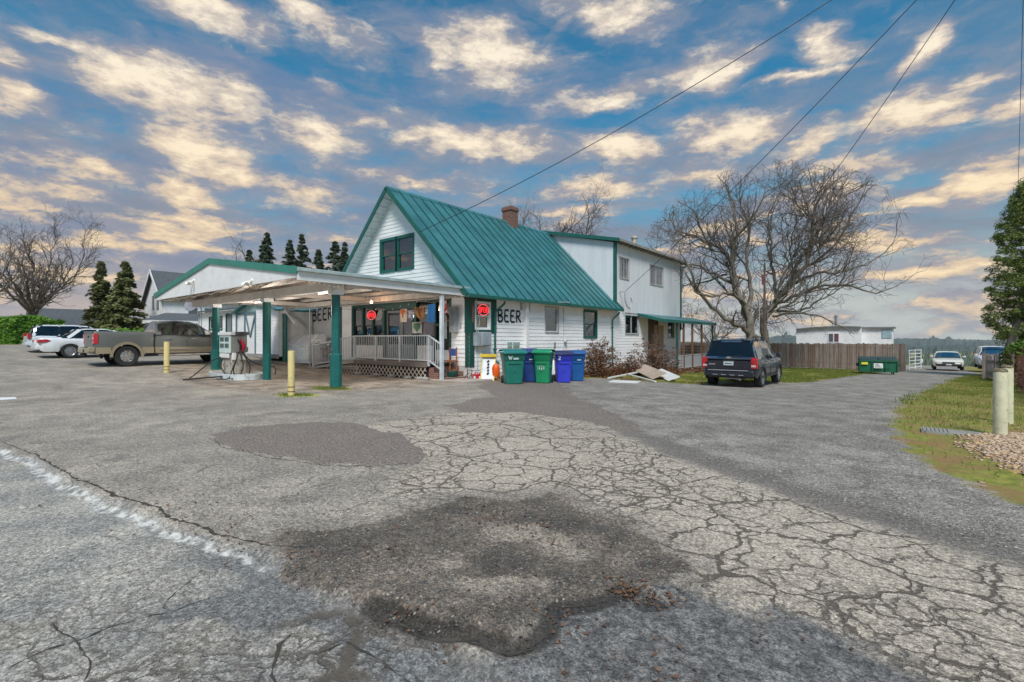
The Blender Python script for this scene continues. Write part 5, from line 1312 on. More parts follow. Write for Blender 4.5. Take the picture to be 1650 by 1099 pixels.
# ------------------------------------------------------------------ pump island, pump
isl = thing('pump_island', 'low oval concrete island with white steel edge under the fuel pump', 'island', (-20.2, 7.55, 0))
icx, icy = -20.15, 7.75; iz = hgt_at(icx, icy)
def oval(a, b, n=28, e=2.6):
    return [(icx + a * (abs(cos(t)) ** (2 / e)) * (1 if cos(t) > 0 else -1), icy + b * (abs(sin(t)) ** (2 / e)) * (1 if sin(t) > 0 else -1)) for t in [2 * pi * i / n for i in range(n)]]
m = MB(); m.prism(oval(1.50, .68), iz - .05, iz + .15, 'z'); m.build('slab', concrete, isl)
m = MB(); a = oval(1.53, .71); b = oval(1.45, .63); n = len(a)
vs = [(x, y, iz - .04) for x, y in a] + [(x, y, iz + .175) for x, y in a] + [(x, y, iz + .175) for x, y in b] + [(x, y, iz + .10) for x, y in b]
m.add(vs, [(r * n + i, r * n + (i + 1) % n, (r + 1) * n + (i + 1) % n, (r + 1) * n + i) for r in range(3) for i in range(n)])
m.build('steel_edge', mat('island_edge', (.52, .56, .58), .5, dirt=.5), isl)
pm_ = thing('fuel_pump', 'old grey and white fuel pump with hanging black hoses on the oval island', 'fuel pump', (-20.15, 7.75, iz + .15))
pz = iz + .15; px0, px1, py0, py1 = -20.75, -19.75, 7.40, 8.0
pumpg = mat('pump_grey', (.27, .265, .25), .5, var=.15, dirt=.5)
m = MB(); m.box(px0 + .06, px1 - .03, py0 + .04, py1 - .03, pz, pz + .80); m.build('lower_cabinet', mat('pump_stained', (.46, .43, .37), .6, var=.2, dirt=.8, dirtc=(.16, .12, .08), dlo=.5, dhi=.6), pm_, bevel=.02)
m = MB(); m.box(px0 + .03, px1, py0 + .03, py1, pz + .80, pz + 1.46); m.build('upper_cabinet', pumpg, pm_, bevel=.02)
m = MB(); m.box(px0, px1 + .01, py0 - .02, py0 + .03, pz + .78, pz + 1.46); m.build('dial_face', mat('pump_face', (.60, .74, .70), .3, var=.12, scale=5), pm_, bevel=.01)
for k in range(4):
    m = MB(); u = px0 + .08 + (k % 2) * .46; m.box(u, u + .36, py0 - .03, py0 - .021, pz + 1.22 - (k // 2) * .24, pz + 1.38 - (k // 2) * .24); m.build('display', mat('display_dark', (.08, .12, .13), .3) if 'display_dark' not in MATS else MATS['display_dark'], pm_)
m = MB(); m.box(px0 + .05, px1 - .04, py0 - .035, py0 - .02, pz + .60, pz + .76); m.build('price_panel', white, pm_, bevel=.01)
m = MB(); m.box(px0 - .04, px1 + .04, py0 - .06, py0 + .16, pz + 1.46, pz + 1.57); m.build('top_cap', white, pm_, bevel=.01)
m = MB(); m.box(px0 - .04, px1 + .05, py0 + .162, py1 + .04, pz + 1.461, pz + 1.585); m.build('top_cap', mat('cap_dark', (.10, .12, .12), .5), pm_, bevel=.01)
for yy in (py0 + .06, py1 - .16):
    m = MB(); m.box(px1 - .03, px1 + .05, yy, yy + .13, pz + .52, pz + .79); m.build('nozzle_holder', white, pm_, bevel=.01)
X_ = px1 + .07
for k, (yy, c) in enumerate(((py0 + .40, 'red'), (py0 + .30, 'blk'))):
    m = MB(); m.tube([(X_, yy, pz + 1.22), (X_ + .03, yy + .03, pz + 1.02), (X_, yy + .01, pz + .86)], [.045, .075, .045] if c == 'red' else [.03, .04, .03], 8); m.tube([(X_, yy - .03, pz + 1.16), (X_ - .02, yy - .05, pz + 1.30)], .025, 6)
    m.build('nozzle', mat('red_nozzle', (.60, .02, .05), .4) if c == 'red' else black, pm_)
def hz(path, r=.021):
    m = MB(); P = []
    for i in range(len(path) - 1):
        a = Vector(path[max(0, i - 1)]); b = Vector(path[i]); c = Vector(path[i + 1]); d = Vector(path[min(len(path) - 1, i + 2)])
        for k in range(6):
            u = k / 6; P.append(.5 * ((2 * b) + (c - a) * u + (2 * a - 5 * b + 4 * c - d) * u * u + (3 * b - a - 3 * c + d) * u ** 3))
    P.append(Vector(path[-1])); m.tube(P, r, 7); m.build('hose', black, pm_)
g = iz + .03
top_ = (X_, py0 + .28, pz + .84)
hz([top_, (X_ + .20, py0 + .10, pz + .55), (X_ + .45, py0 - .15, pz + .15), (X_ + .55, py0 - .30, g), (X_ + .3, py0 - .6, g)])
hz([top_, (X_ + .22, py0 + .28, pz + .62), (X_ + .30, py0 + .30, pz + .25), (X_ + .45, py0 + .10, g + .05), (X_ + .70, py0 - .25, g)])
hz([(X_, py0 + .36, pz + .84), (X_ + .16, py0 + .46, pz + .60), (X_ + .22, py0 + .58, pz + .25), (X_ + .30, py0 + .50, pz - .08)])
hz([(X_, py0 + .40, pz + .82), (X_ + .12, py0 + .62, pz + .50), (X_ + .2, py0 + 1.0, pz + .30), (X_ + .35, py0 + 1.45, pz + .20), (X_ + .7, py0 + 1.3, pz - .05)])
hz([top_, (X_ + .30, py0 + .02, pz + .40), (X_ + .22, py0 + .0, pz + .08), (X_ + .4, py0 + .1, g)])
hz([(px0 + .2, py0 - .04, pz + .62), (px0 + .1, py0 - .35, pz + .45), (px0 + .2, py0 - .85, pz + .05), (px0 + .4, py0 - 1.15, g)])
hz([(px0 + .4, py0 - .04, pz + .58), (px0 + .7, py0 - .22, pz + .30), (px0 + 1.05, py0 - .20, pz + .03)])
for k in range(3): hz([(px0 + 1.2, py0 - .15 - k * .1, g + .06), (px0 + .95, py0 - .65 - k * .1, g + .03), (px0 + .95, py0 - 1.35 - k * .09, g)], .024)

# ------------------------------------------------------------------ bollards
def bollard(label, x, y, r, h, m_, domed=False, group=None, cap=None):
    z = hgt_at(x, y) - .05; m = MB(); n = 20
    prof = [(r, 0), (r, h), (r * .97, h + .012), (r * .8, h + .02), (0, h + .022)]
    m.lathe(prof, (0, 0, 0), 'z', 24)
    o = m.build('bollard', m_, None); o.location = (x, y, z); tag(o, label, 'bollard', group)
    if cap:
        m = MB(); m.lathe([(r * .2, 0), (r * 1.02, 0), (r * 1.06, .02), (r * .9, .045), (0, .05)], (0, 0, h + .012), 'z', 18)
        m.v = [(a, b, c + .012 * sin(a * 60) * cos(b * 47)) for a, b, c in m.v]
        c = m.build('rusty_cap', cap, None); c.parent = o
    for hz_ in ([.16, .28] if not cap else []):
        m = MB(); m.lathe([(r + .002, 0), (r + .004, .004), (r + .004, .02), (r + .002, .024)], (0, 0, hz_), 'z', 20); c = m.build('rust_band', rust, None); c.parent = o
bollard('yellow steel bollard standing between the pickup and the pump island', -22.75, 6.2, .095, 1.25, yellow)
bollard('yellow steel bollard with moss at its foot before the front canopy post', -12.6, 6.2, .085, 1.22, yellow)
lich = mat('lichen_cap', (.20, .17, .11), .95, var=.4, scale=25, bump=.01)
bollard('nearer cream bollard with rust streaks beside the driveway', 1.03, 7.5 * 1.408, .083, 1.0, cream, cap=lich)
bx, by, _ = at(1623, 700, 8.9); bollard('cream bollard standing just behind the nearest one', bx, by, .083, 1.05, cream, cap=lich)

# ------------------------------------------------------------------ wheeled bins
def bin_(label, px, d, col, yaw, w=.62, dp=.72, h=1.10, lidc=None, mark=None, open_=False, group='wheeled bins along the side wall'):
    x, y, _ = at(px, 600, d); z = hgt_at(x, y)
    t_ = thing('wheeled_bin', label, 'bin', (x, y, z), R(yaw) + 1e-6, group)
    nm = 'bin_%s' % label.split()[0] + str(px); mm = mat(nm, col, .42, var=.08, scale=3, dirt=.12, dirtc=tuple(c * .5 + .05 for c in col)); lm = mat(nm + 'l', lidc or tuple(c * 1.0 for c in col), .38, var=.06)
    m = MB(); k = .78   # local: front -y
    rings = []
    for (zz, s, r) in ((.03, k, .05), (.10, k + .01, .07), (.62, .90, .08), (.80, .93, .08), (.82, .98, .08), (h - .1, 1.03, .08), (h - .06, 1.08, .08), (h - .03, 1.08, .08)):
        ring = []; a, b = w / 2 * s, dp / 2 * s
        for (sx, sy, t0) in ((1, 1, 0), (-1, 1, 1), (-1, -1, 2), (1, -1, 3)):
            for q in range(5):
                th = (t0 + q / 4) * pi / 2; ring.append((sx * (a - r) + r * cos(th), sy * (b - r) + r * sin(th), zz))
        rings.append(ring)
    n = 20; vs = [p for r_ in rings for p in r_]; fs = [(j * n + i, j * n + (i + 1) % n, (j + 1) * n + (i + 1) % n, (j + 1) * n + i) for j in range(len(rings) - 1) for i in range(n)] + [tuple(range(n - 1, -1, -1))]
    m.add(vs, fs)
    m.box(-w * .30, w * .30, -dp * .5 - .0, -dp * .40, .70, .76)     # grab bar pocket
    m.box(-.03, .03, -dp * .455, -dp * .38, .42, .60); m.box(w * .40, w * .49, -.10, .10, .55, .62)
    m.build('body', mm, t_, local=True, ang=40)
    m = MB(); a, b = w / 2 * 1.12, dp / 2 * 1.12
    sec = [(-b - .03, h - .045), (-b - .02, h + .0), (-b * .5, h + .05), (b * .4, h + .07), (b, h + .03), (b + .06, h - .02)]
    vs = [(sx * a, y_, z_) for y_, z_ in sec for sx in (-1, 1)] + [(sx * a * .8, y_, z_ + .015) for y_, z_ in sec for sx in (-1, 1)]
    N = len(sec); fs = []
    for i in range(N - 1):
        fs += [(2 * i, 2 * i + 2, 2 * N + 2 * i + 2, 2 * N + 2 * i), (2 * i + 1, 2 * N + 2 * i + 1, 2 * N + 2 * i + 3, 2 * i + 3), (2 * N + 2 * i, 2 * N + 2 * i + 2, 2 * N + 2 * i + 3, 2 * N + 2 * i + 1)]
    m.add(vs, fs); m.box(-a, a, -b - .03, b, h - .06, h - .035)
    m.build('lid', lm, t_, local=True, bevel=.006)
    m = MB(); m.cyl((-w * .45, dp * .5 + .02, h - .1), (w * .45, dp * .5 + .02, h - .1), .02, n=8); m.build('handle', lm, t_, local=True)
    for sx in (-1, 1):
        m = MB(); xx = sx * (w * .40); m.lathe([(.0, -.03), (.13, -.03), (.14, -.01), (.14, .02), (.12, .03), (0, .03)], (xx, dp * .44, .13), 'x', 18); m.build('wheel', black, t_, local=True)
    if mark:
        m = MB(Matrix(((1, 0, 0, 0), (0, -1, 0, 0), (0, 0, 1, 0), (0, 0, 0, 1)))); 
        if mark in 'W2':
            st_, L = strokes(mark); rr = random.Random(1)
            for q in st_: letter_strip(m, [(-.22 + a * .16, .84 + b * .13) for a, b in q], .03, dp / 2 * 1.0 + .012, rr)
            if mark == 'W': m.box(-.06, .12, dp / 2 + .008, dp / 2 + .012, .84, .90)
        elif mark == 'E':
            m.box(-.14, -.125, dp * .455, dp * .462, .48, .62)
            m.box(-.09, .10, dp * .46, dp * .468, .60, .615); m.box(-.09, -.06, dp * .455, dp * .462, .48, .58); m.box(-.02, .02, dp * .455, dp * .462, .48, .56); m.box(.06, .10, dp * .455, dp * .462, .50, .58)
        else: m.box(-.02, .12, dp / 2 * .99, dp / 2 + .010, .80, .84)
        m.build('marking', mat('mark_white', (.50, .58, .58), .5) if 'mark_white' not in MATS else MATS['mark_white'], t_, local=True)
bin_('large dark green wheeled bin with a white W mark, first from the store corner', 826, 16.7, (.01, .16, .12), 52, w=.72, dp=.78, h=1.10, lidc=(.01, .20, .18), mark='W')
bin_('dark blue wheeled bin squeezed between the two green bins', 853, 17.6, (.012, .045, .20), 40, w=.60, dp=.70, h=1.12, mark='-')
bin_('brighter green wheeled bin with pale lettering, third from the store corner', 876, 17.3, (.01, .26, .11), 22, w=.60, dp=.66, h=1.12, lidc=(.01, .28, .13), mark='E')
bin_('bright blue wheeled bin with a white 2 on its front', 907, 17.9, (.035, .05, .55), 42, w=.62, dp=.74, h=1.08, lidc=(.02, .03, .12), mark='2')
bin_('medium blue wheeled bin at the bush end of the row', 930, 18.9, (.008, .10, .33), 36, w=.58, dp=.66, h=1.10, mark='-')
# bags, sandwich board, gas can, orange funnel
sb = thing('sandwich_board', 'white folding sandwich board with yellow top leaning left of the green bin', 'sign', (0, 0, 0))
fx, fy, _ = at(786, 602, 18.3); fz_ = hgt_at(fx, fy)
MM = Matrix.Translation((fx, fy, fz_)) @ Matrix.Rotation(R(38), 4, 'Z')
ORG[sb.name] = Vector((fx, fy, 0)); sb.location = (fx, fy, 0)
m = MB(MM); m.bar((0, -.25, 0), (.05, .08, .92), .46, .03, up=(0, 1, 0)); m.build('front_board', mat('board_white', (.70, .74, .78), .5, dirt=.2), sb)
m = MB(MM); m.bar((0, .42, 0), (.05, .10, .92), .46, .03, up=(0, 1, 0)); m.build('back_board', MATS['board_white'], sb)
m = MB(MM); m.box(-.30, .34, -.05, .25, .88, .98); m.bar((-.25, -.28, .0), (-.19, .06, .92), .03, .035, up=(0, 1, 0)); m.bar((.24, -.28, .0), (.29, .06, .92), .03, .035, up=(0, 1, 0)); m.build('yellow_frame', mat('sign_yellow', (.72, .52, .04), .5), sb)
m = MB(MM)
for k in range(5): m.bar((-.02 + .02 * (k % 2), -.22 + k * .04, .25 + k * .11), (.05, -.20 + k * .04, .31 + k * .11), .06, .008, up=(0, 1, 0))
m.build('faded_lettering', blackp, sb)
fx, fy, _ = at(799, 604, 18.2); fz_ = hgt_at(fx, fy)
m = MB(); m.lathe([(0, 0), (.13, 0), (.15, .05), (.15, .34), (.12, .44), (.05, .50), (0, .5)], (fx, fy, fz_ + .12), 'z', 14)
simple('orange_drum', 'bright orange plastic drum squeezed between the sandwich board and the green bin', 'drum', m, mat('orange_plastic', (.80, .12, .01), .4), (fx, fy, fz_))
for k, px in enumerate((767.5, 775)):
    fx, fy, _ = at(px, 607, 18.3); fz_ = hgt_at(fx, fy)
    t_ = thing('fuel_can', 'red plastic fuel can with white lettering, the %s of the pair by the conduits' % ('left' if k == 0 else 'right'), 'fuel can', (fx, fy, fz_), 0, 'red fuel cans')
    m = MB(); m.box(fx - .12, fx + .12, fy - .09, fy + .09, fz_, fz_ + .24); m.build('tank', mat('red_plastic', (.50, .01, .03), .4) if 'red_plastic' not in MATS else MATS['red_plastic'], t_, bevel=.025)
    m = MB(); m.tube([(fx - .08, fy, fz_ + .24), (fx - .04, fy, fz_ + .31), (fx + .04, fy, fz_ + .31), (fx + .07, fy, fz_ + .24)], .018, 6); m.build('handle', MATS['red_plastic'], t_)
    m = MB(FF); m.box(fx - .05, fx + .05, YF - fy + .091, YF - fy + .094, fz_ + .07, fz_ + .17); m.build('label_patch', white, t_)
# milk jugs / white gas bottle behind bins
fx, fy = gnd(920, 604)
m = MB(); m.lathe([(0, 0), (.15, 0), (.16, .1), (.16, .55), (.10, .68), (.05, .72), (0, .72)], (-12.5, 18.2, hgt_at(-12.5, 18.2)), 'z', 14); simple('gas_bottle', 'white gas bottle standing behind the gap between the bins', 'gas bottle', m, white, (-12.5, 18.2, 0))
# concrete apron and kerb by the corner, orange hose line on its edge
m = MB(); m.box(-13.9, -11.9, 11.9, 13.35, -.1, hgt_at(-12.6, 12.2) + .05); o = m.build('corner_apron', mat('apron_concrete', (.40, .34, .30), .85, dirt=.5, dirtc=(.25, .13, .08)), None, bevel=.01); o['kind'] = 'structure'
m = MB(); P = [gnd(*p) for p in ((722, 613), (745, 611), (775, 611), (800, 613), (818, 617))]
m.tube([(x, y, hgt_at(x, y) + .025) for x, y in P], .022, 6); simple('edge_board', 'thin wooden edging strip running along the apron before the bins', 'edging', m, mat('edge_wood', (.42, .26, .16), .8), (P[0][0], P[0][1], 0))
# scrap boards
sbw = mat('board_paint', (.72, .71, .68), .6, var=.06, dirt=.3, dirtc=(.35, .28, .2))
def plank(label, p, q, w, th, m_=sbw, lift=(.02, .02), roll=0):
    (x0, y0), (x1, y1) = gnd(*p), gnd(*q); a = Vector((x0, y0, hgt_at(x0, y0) + lift[0])); b = Vector((x1, y1, hgt_at(x1, y1) + lift[1]))
    m = MB(); m.bar(a, b, w, th, up=(sin(roll), 0, cos(roll))); simple('scrap_board', label, 'board', m, m_, tuple(a), 'scrap boards dumped on the grass')
plank('long narrow white board lying leftmost in the scrap heap', (981, 611), (1036, 605), .12, .05, lift=(.05, .22))
plank('wide flat white panel lying low at the front of the scrap heap', (985, 615), (1030, 617), .75, .03)
plank('thin white batten crossing the front of the scrap heap', (1010, 608), (1056, 617), .09, .04, lift=(.16, .05))
plank('brownish worn panel propped up in the scrap heap', (1030, 604), (1062, 613), .62, .04, mat('worn_panel', (.50, .38, .29), .8, dirt=.5), (.38, .16), roll=-.5)
plank('bright white panel tilted at the right end of the scrap heap', (1058, 607), (1086, 615), .50, .03, lift=(.28, .12), roll=-.4)
plank('dark stick lying under the scrap heap', (1000, 612), (1070, 612), .05, .05, woodb, (.03, .03))

# ------------------------------------------------------------------ dumpster
dx_, dy_, _ = at(1413.5, 597, 29.5); dz_ = gzs(dx_, dy_)
dp = thing('dumpster', 'dark green steel dumpster with yellow and white labels in front of the board fence', 'dumpster', (dx_, dy_, dz_), R(8))
dp.scale = (.82, 1, .95)
dg = mat('dumpster_green', (.012, .13, .07), .5, var=.15, dirt=.35, dirtc=(.03, .06, .04))
m = MB(); W2 = 1.13
m.prism([(-.55, .14), (.55, .14), (.55, 1.02), (.50, 1.02), (-.62, .86), (-.62, .80)], -W2, W2, 'x')
for a in (-W2, -.4, .4, W2 - .06): m.box(a, a + .06, -.66, -.56, .16, .84)
m.box(-W2 - .03, W2 + .03, -.68, -.60, .80, .88)
m.build('body', dg, dp, local=True, bevel=.012)
for s_ in (-1, 1):
    m = MB(); m.box(s_ * W2 - (.0 if s_ > 0 else .14), s_ * W2 + (.14 if s_ > 0 else 0), -.35, .35, .50, .66); m.build('lift_pocket', mat('dumpster_dark', (.015, .04, .03), .6) if 'dumpster_dark' not in MATS else MATS['dumpster_dark'], dp, local=True, bevel=.008)
for s_ in (-1, 0):
    m = MB(); a = -W2 + .02 + (s_ + 1) * W2; m.prism([(-.66, .885), (.54, 1.05), (.54, 1.09), (-.66, .93)], a, a + W2 - .04, 'x'); m.build('lid', mat('lid_dark', (.02, .05, .045), .55) if 'lid_dark' not in MATS else MATS['lid_dark'], dp, local=True, bevel=.01)
for sx in (-.9, .9):
    for sy in (-.4, .4): m = MB(); m.lathe([(0, -.03), (.07, -.03), (.07, .03), (0, .03)], (sx, sy, .07), 'x', 12); m.build('caster', black, dp, local=True)
m = MB(); m.box(-W2 + .12, -.62, -.685, -.669, .62, .76); m.build('yellow_label', mat('label_yellow', (.75, .65, .05), .5), dp, local=True)
m = MB(); m.box(-.28, .25, -.685, -.669, .40, .70); m.build('white_label', white, dp, local=True)
m = MB()
for k in range(3): m.box(-.20, .16 - k * .07, -.690, -.686, .46 + k * .08, .49 + k * .08)
m.box(.34, .72, -.675, -.669, .45, .52); m.build('label_lettering', dg, dp, local=True)

# ------------------------------------------------------------------ fences
rf = random.Random(9)
def board_fence(name, label, A, B, h, bw=.14, gap=.006, mt=wood, lean=0.0, droop=0, posts=2.4, mbacks=True, jit=.03):
    A = Vector((*A, 0)); B = Vector((*B, 0)); L = (B - A).length; d = (B - A) / L; n_ = Vector((-d.y, d.x, 0))
    t_ = thing(name, label, 'fence', (A.x, A.y, gzs(A.x, A.y)))
    m = MB(); u = 0
    mats_ = mt if isinstance(mt, list) else [mt]
    while u < L:
        p = A + d * (u + bw / 2); z = gzs(p.x, p.y) + rf.uniform(.02, .07); hh_ = h + rf.uniform(-jit, jit); ln = rf.uniform(-lean, lean)
        m.cur = rf.randrange(len(mats_)); q = p + d * ln * hh_
        m.bar((p.x, p.y, z), (q.x, q.y, z + hh_), bw - gap, .02, up=tuple(n_)); u += bw
    m.build('board', mats_, t_, smooth=False)
    m = MB()
    for zz in (.35, h - .3):
        p = A + n_ * .04; q = B + n_ * .04; m.bar((p.x, p.y, gzs(p.x, p.y) + zz), (q.x, q.y, gzs(q.x, q.y) + zz), .04, .09)
    m.build('rail', woodb, t_)
    u = 0
    while u <= L + .1:
        p = A + d * u + n_ * .1; z = gzs(p.x, p.y); m = MB(); m.box(p.x - .05, p.x + .05, p.y - .05, p.y + .05, z - .1, z + h + .05); m.build('post', wood, t_); u += posts
    return t_
wood2 = mat('grey_boards', (.25, .205, .18), .85, var=.3, scale=3, stretch=(3, 3, .3), dirt=.4, dirtc=(.12, .09, .07))
wood3 = mat('brown_boards', (.19, .13, .10), .85, var=.3, scale=3, stretch=(3, 3, .3), dirt=.4, dirtc=(.20, .10, .06))
board_fence('board_fence', 'long weathered brown board fence behind the dark SUV and dumpster', (-34, 44.2), (-.62, 44.2), 1.9, mt=[wood, wood2, wood3])
board_fence('board_fence', 'short return of the board fence beside the open white gate', (-.60, 44.25), (-.45, 46.6), 1.9, mt=[wood3, wood2])
gt = thing('tube_gate', 'open white tubular farm gate at the end of the long board fence', 'gate', (-.2, 46.9, gzs(0, 46.9)))
z = gzs(0, 47); a = Vector((-.25, 46.8, 0)); b = Vector((.45, 49.6, 0))
for k in range(6):
    m = MB(); zz = z + .2 + k * .26; m.tube([(a.x, a.y, zz), (b.x, b.y, zz)], .03, 6); m.build('bar', white, gt)
for p in (a, (a + b) / 2, b): m = MB(); m.tube([(p.x, p.y, z + .05), (p.x, p.y, z + 1.55)], .03, 6); m.build('upright', white, gt)
m = MB(); m.tube([(b.x, b.y, z + .5), (b.x + .05, b.y, z + .8)], .09, 8); m.build('float', white, gt)
# right hand old picket fence, leaning sections
p1 = at(1588, 590, 27.0); p2 = at(1632, 590, 22.0); p3 = at(1700, 590, 17)
board_fence('picket_fence', 'leaning weathered picket fence panel below the evergreen on the right', (p1[0], p1[1]), (p2[0], p2[1]), 1.25, bw=.15, gap=.03, mt=[mat('silver_pickets', (.30, .26, .25), .9, var=.3, stretch=(3, 3, .4)), wood2], lean=.10, jit=.12)
# wire mesh fence on brown posts running towards the camera
wf = thing('wire_fence', 'rusty wire mesh fence with brown posts and bare vines on the right edge', 'fence', (3.5, 16, gzs(3.5, 16)))
wfa = at(1640, 600, 19.5); wfb = at(1720, 640, 11.0)
A_, B_ = Vector((wfa[0], wfa[1], 0)), Vector((wfb[0], wfb[1], 0)); L = (B_ - A_).length; n = 6
A2 = Vector((*at(1575, 600, 26)[:2], 0))
for k in range(n + 1):
    p = A_.lerp(B_, k / n); z = hgt_at(p.x, p.y); m = MB(); m.tube([(p.x, p.y, z - .1), (p.x, p.y, z + 1.25)], .03, 6); m.build('post', rust, wf)
for zz in (.05, .6, 1.2): m = MB(); m.tube([(A_.x, A_.y, hgt_at(A_.x, A_.y) + zz), (B_.x, B_.y, hgt_at(B_.x, B_.y) + zz)], .016, 5); m.build('rail', rust, wf)
m = MB(); k = 0
while k < L:
    p = A_.lerp(B_, k / L); z = hgt_at(p.x, p.y); m.bar((p.x, p.y, z), (p.x, p.y, z + 1.2), .008, .008); k += .12
for zz in np.arange(.1, 1.2, .12): m.bar((A_.x, A_.y, hgt_at(A_.x, A_.y) + zz), (B_.x, B_.y, hgt_at(B_.x, B_.y) + zz), .007, .007)
m.build('mesh', rust, wf, smooth=False)
x, y, _ = at(1585, 590, 24.5); z = gzs(x, y); m = MB(); m.box(x - .06, x + .06, y - .06, y + .06, z - .1, z + 1.35); m.bar((x, y, z + .9), (x + .02, y - .02, z + 1.5), .02, .02); simple('fence_post', 'lone grey wooden post at the end of the picket fence by the driveway', 'post', m, wood2, (x, y, z))
# vent grate and stone in the verge
x, y = gnd(1531, 699); m = MB(); 
m.box(x - .35, x + .35, y - .2, y + .2, hgt_at(x, y) - .02, hgt_at(x, y) + .03)
for k in range(7): m.box(x - .33 + k * .05, x - .31 + k * .05, y - .18, y + .18, hgt_at(x, y) + .03, hgt_at(x, y) + .045)
simple('drain_cover', 'flat grey concrete drain cover set in the grass verge', 'drain cover', m, concrete, (x, y, hgt_at(x, y)))
# ------------------------------------------------------------------ vehicles (x forward, y left, z up)
def paint(name, col, rough=.28, dirt=.15, dc=(.12, .10, .08), coat=.5):
    return mat(name, col, rough, var=.04, scale=1.5, dirt=dirt, dirtc=dc, coat=coat, spec=.5)
tyre_m = mat('tyre_rubber', (.022, .022, .022), .8, var=.25, scale=8)
def wheel(t, x, y, R_, w=.22, rim=.62, spokes=6, rm=None, steel=False):
    s = 1 if y > 0 else -1; r = R_
    m = MB(); a = w / 2
    m.lathe([(r * rim, -a * .85), (r * .92, -a), (r * .985, -a * .75), (r, -a * .4), (r, a * .4), (r * .985, a * .75), (r * .92, a), (r * rim, a * .85), (r * rim, -a * .85)], (x, y, R_), 'y', 36)
    o = m.build('wheel', tyre_m, t, local=True)
    m = MB(); rr = r * rim; yo = y + s * a * .62
    m.lathe([(rr * 1.02, s * a * .28), (rr * .92, s * a * .1), (rr * .88, -s * a * .3), (rr * .30, -s * a * .1)], (x, yo, R_), 'y', 30)
    for k in range(spokes):
        th = 2 * pi * k / spokes + .3; c, s2 = cos(th), sin(th)
        m.bar((x + rr * .12 * c, yo + s * .005, R_ + rr * .12 * s2), (x + rr * .95 * c, yo + s * .012, R_ + rr * .95 * s2), rr * .26, .03, up=(0, 1, 0))
    m.lathe([(0, s * .03), (rr * .22, s * .025), (rr * .27, 0)], (x, yo, R_), 'y', 16)
    m.build('rim', rm or alum, o, local=True)
    m = MB(); m.lathe([(0, 0), (rr * .9, 0)], (x, y - s * .0, R_), 'y', 24); m.build('brake_disc', blackp, o, local=True)
def interp(x, xs, ys): return float(np.interp(x, xs, ys))
def sminterp(x, pts):
    xs = [p[0] for p in pts]; ys = [p[1] for p in pts]
    return float(np.interp(x, xs, ys))
def body_loft(xs0, xs1, low, shoulder, deck, width, arches, tuck=.06, step=.035):
    """lists of (x, value); arches (xc, zc, r). returns verts, faces with half section mirrored"""
    X = list(np.arange(xs0, xs1 + 1e-6, step));
    sec = []
    for x in X:
        zb = sminterp(x, low); zs = sminterp(x, shoulder); zd = sminterp(x, deck); w = sminterp(x, width)
        for (xc, zc, r) in arches:
            if abs(x - xc) < r: zb = max(zb, zc + sqrt(r * r - (x - xc) ** 2))
        zb = min(zb, zs - .05)
        P = [(w - tuck * (1 - min(1, (zb - .25) / .5)), zb)]
        for f, k in ((.25, .006), (.5, 0), (.75, .012), (.93, .03)): P.append((w - k, zb + (zs - zb) * f))
        P.append((w - .055, zs)); h = zd - zs
        P += [(w - .11, zs + h * .45), (w * .72, zs + h * .85), (w * .36, zs + h * .98), (0, zd)]
        sec.append(P)
    return X, sec
def loft_mesh(m, X, sec, close=True, quarter=None):
    n = len(sec[0]); full = []
    for x, P in zip(X, sec):
        full.append([(x, y, z) for y, z in P] + [(x, -y, z) for y, z in reversed(P[:-1])])
    k = len(full[0]); vs = [p for r in full for p in r]
    fs = [(i * k + j, i * k + j + 1, (i + 1) * k + j + 1, (i + 1) * k + j) for i in range(len(full) - 1) for j in range(k - 1)]
    if close: fs += [tuple(range(k)), tuple(range(len(vs) - k, len(vs)))[::-1]]
    m.add(vs, fs)
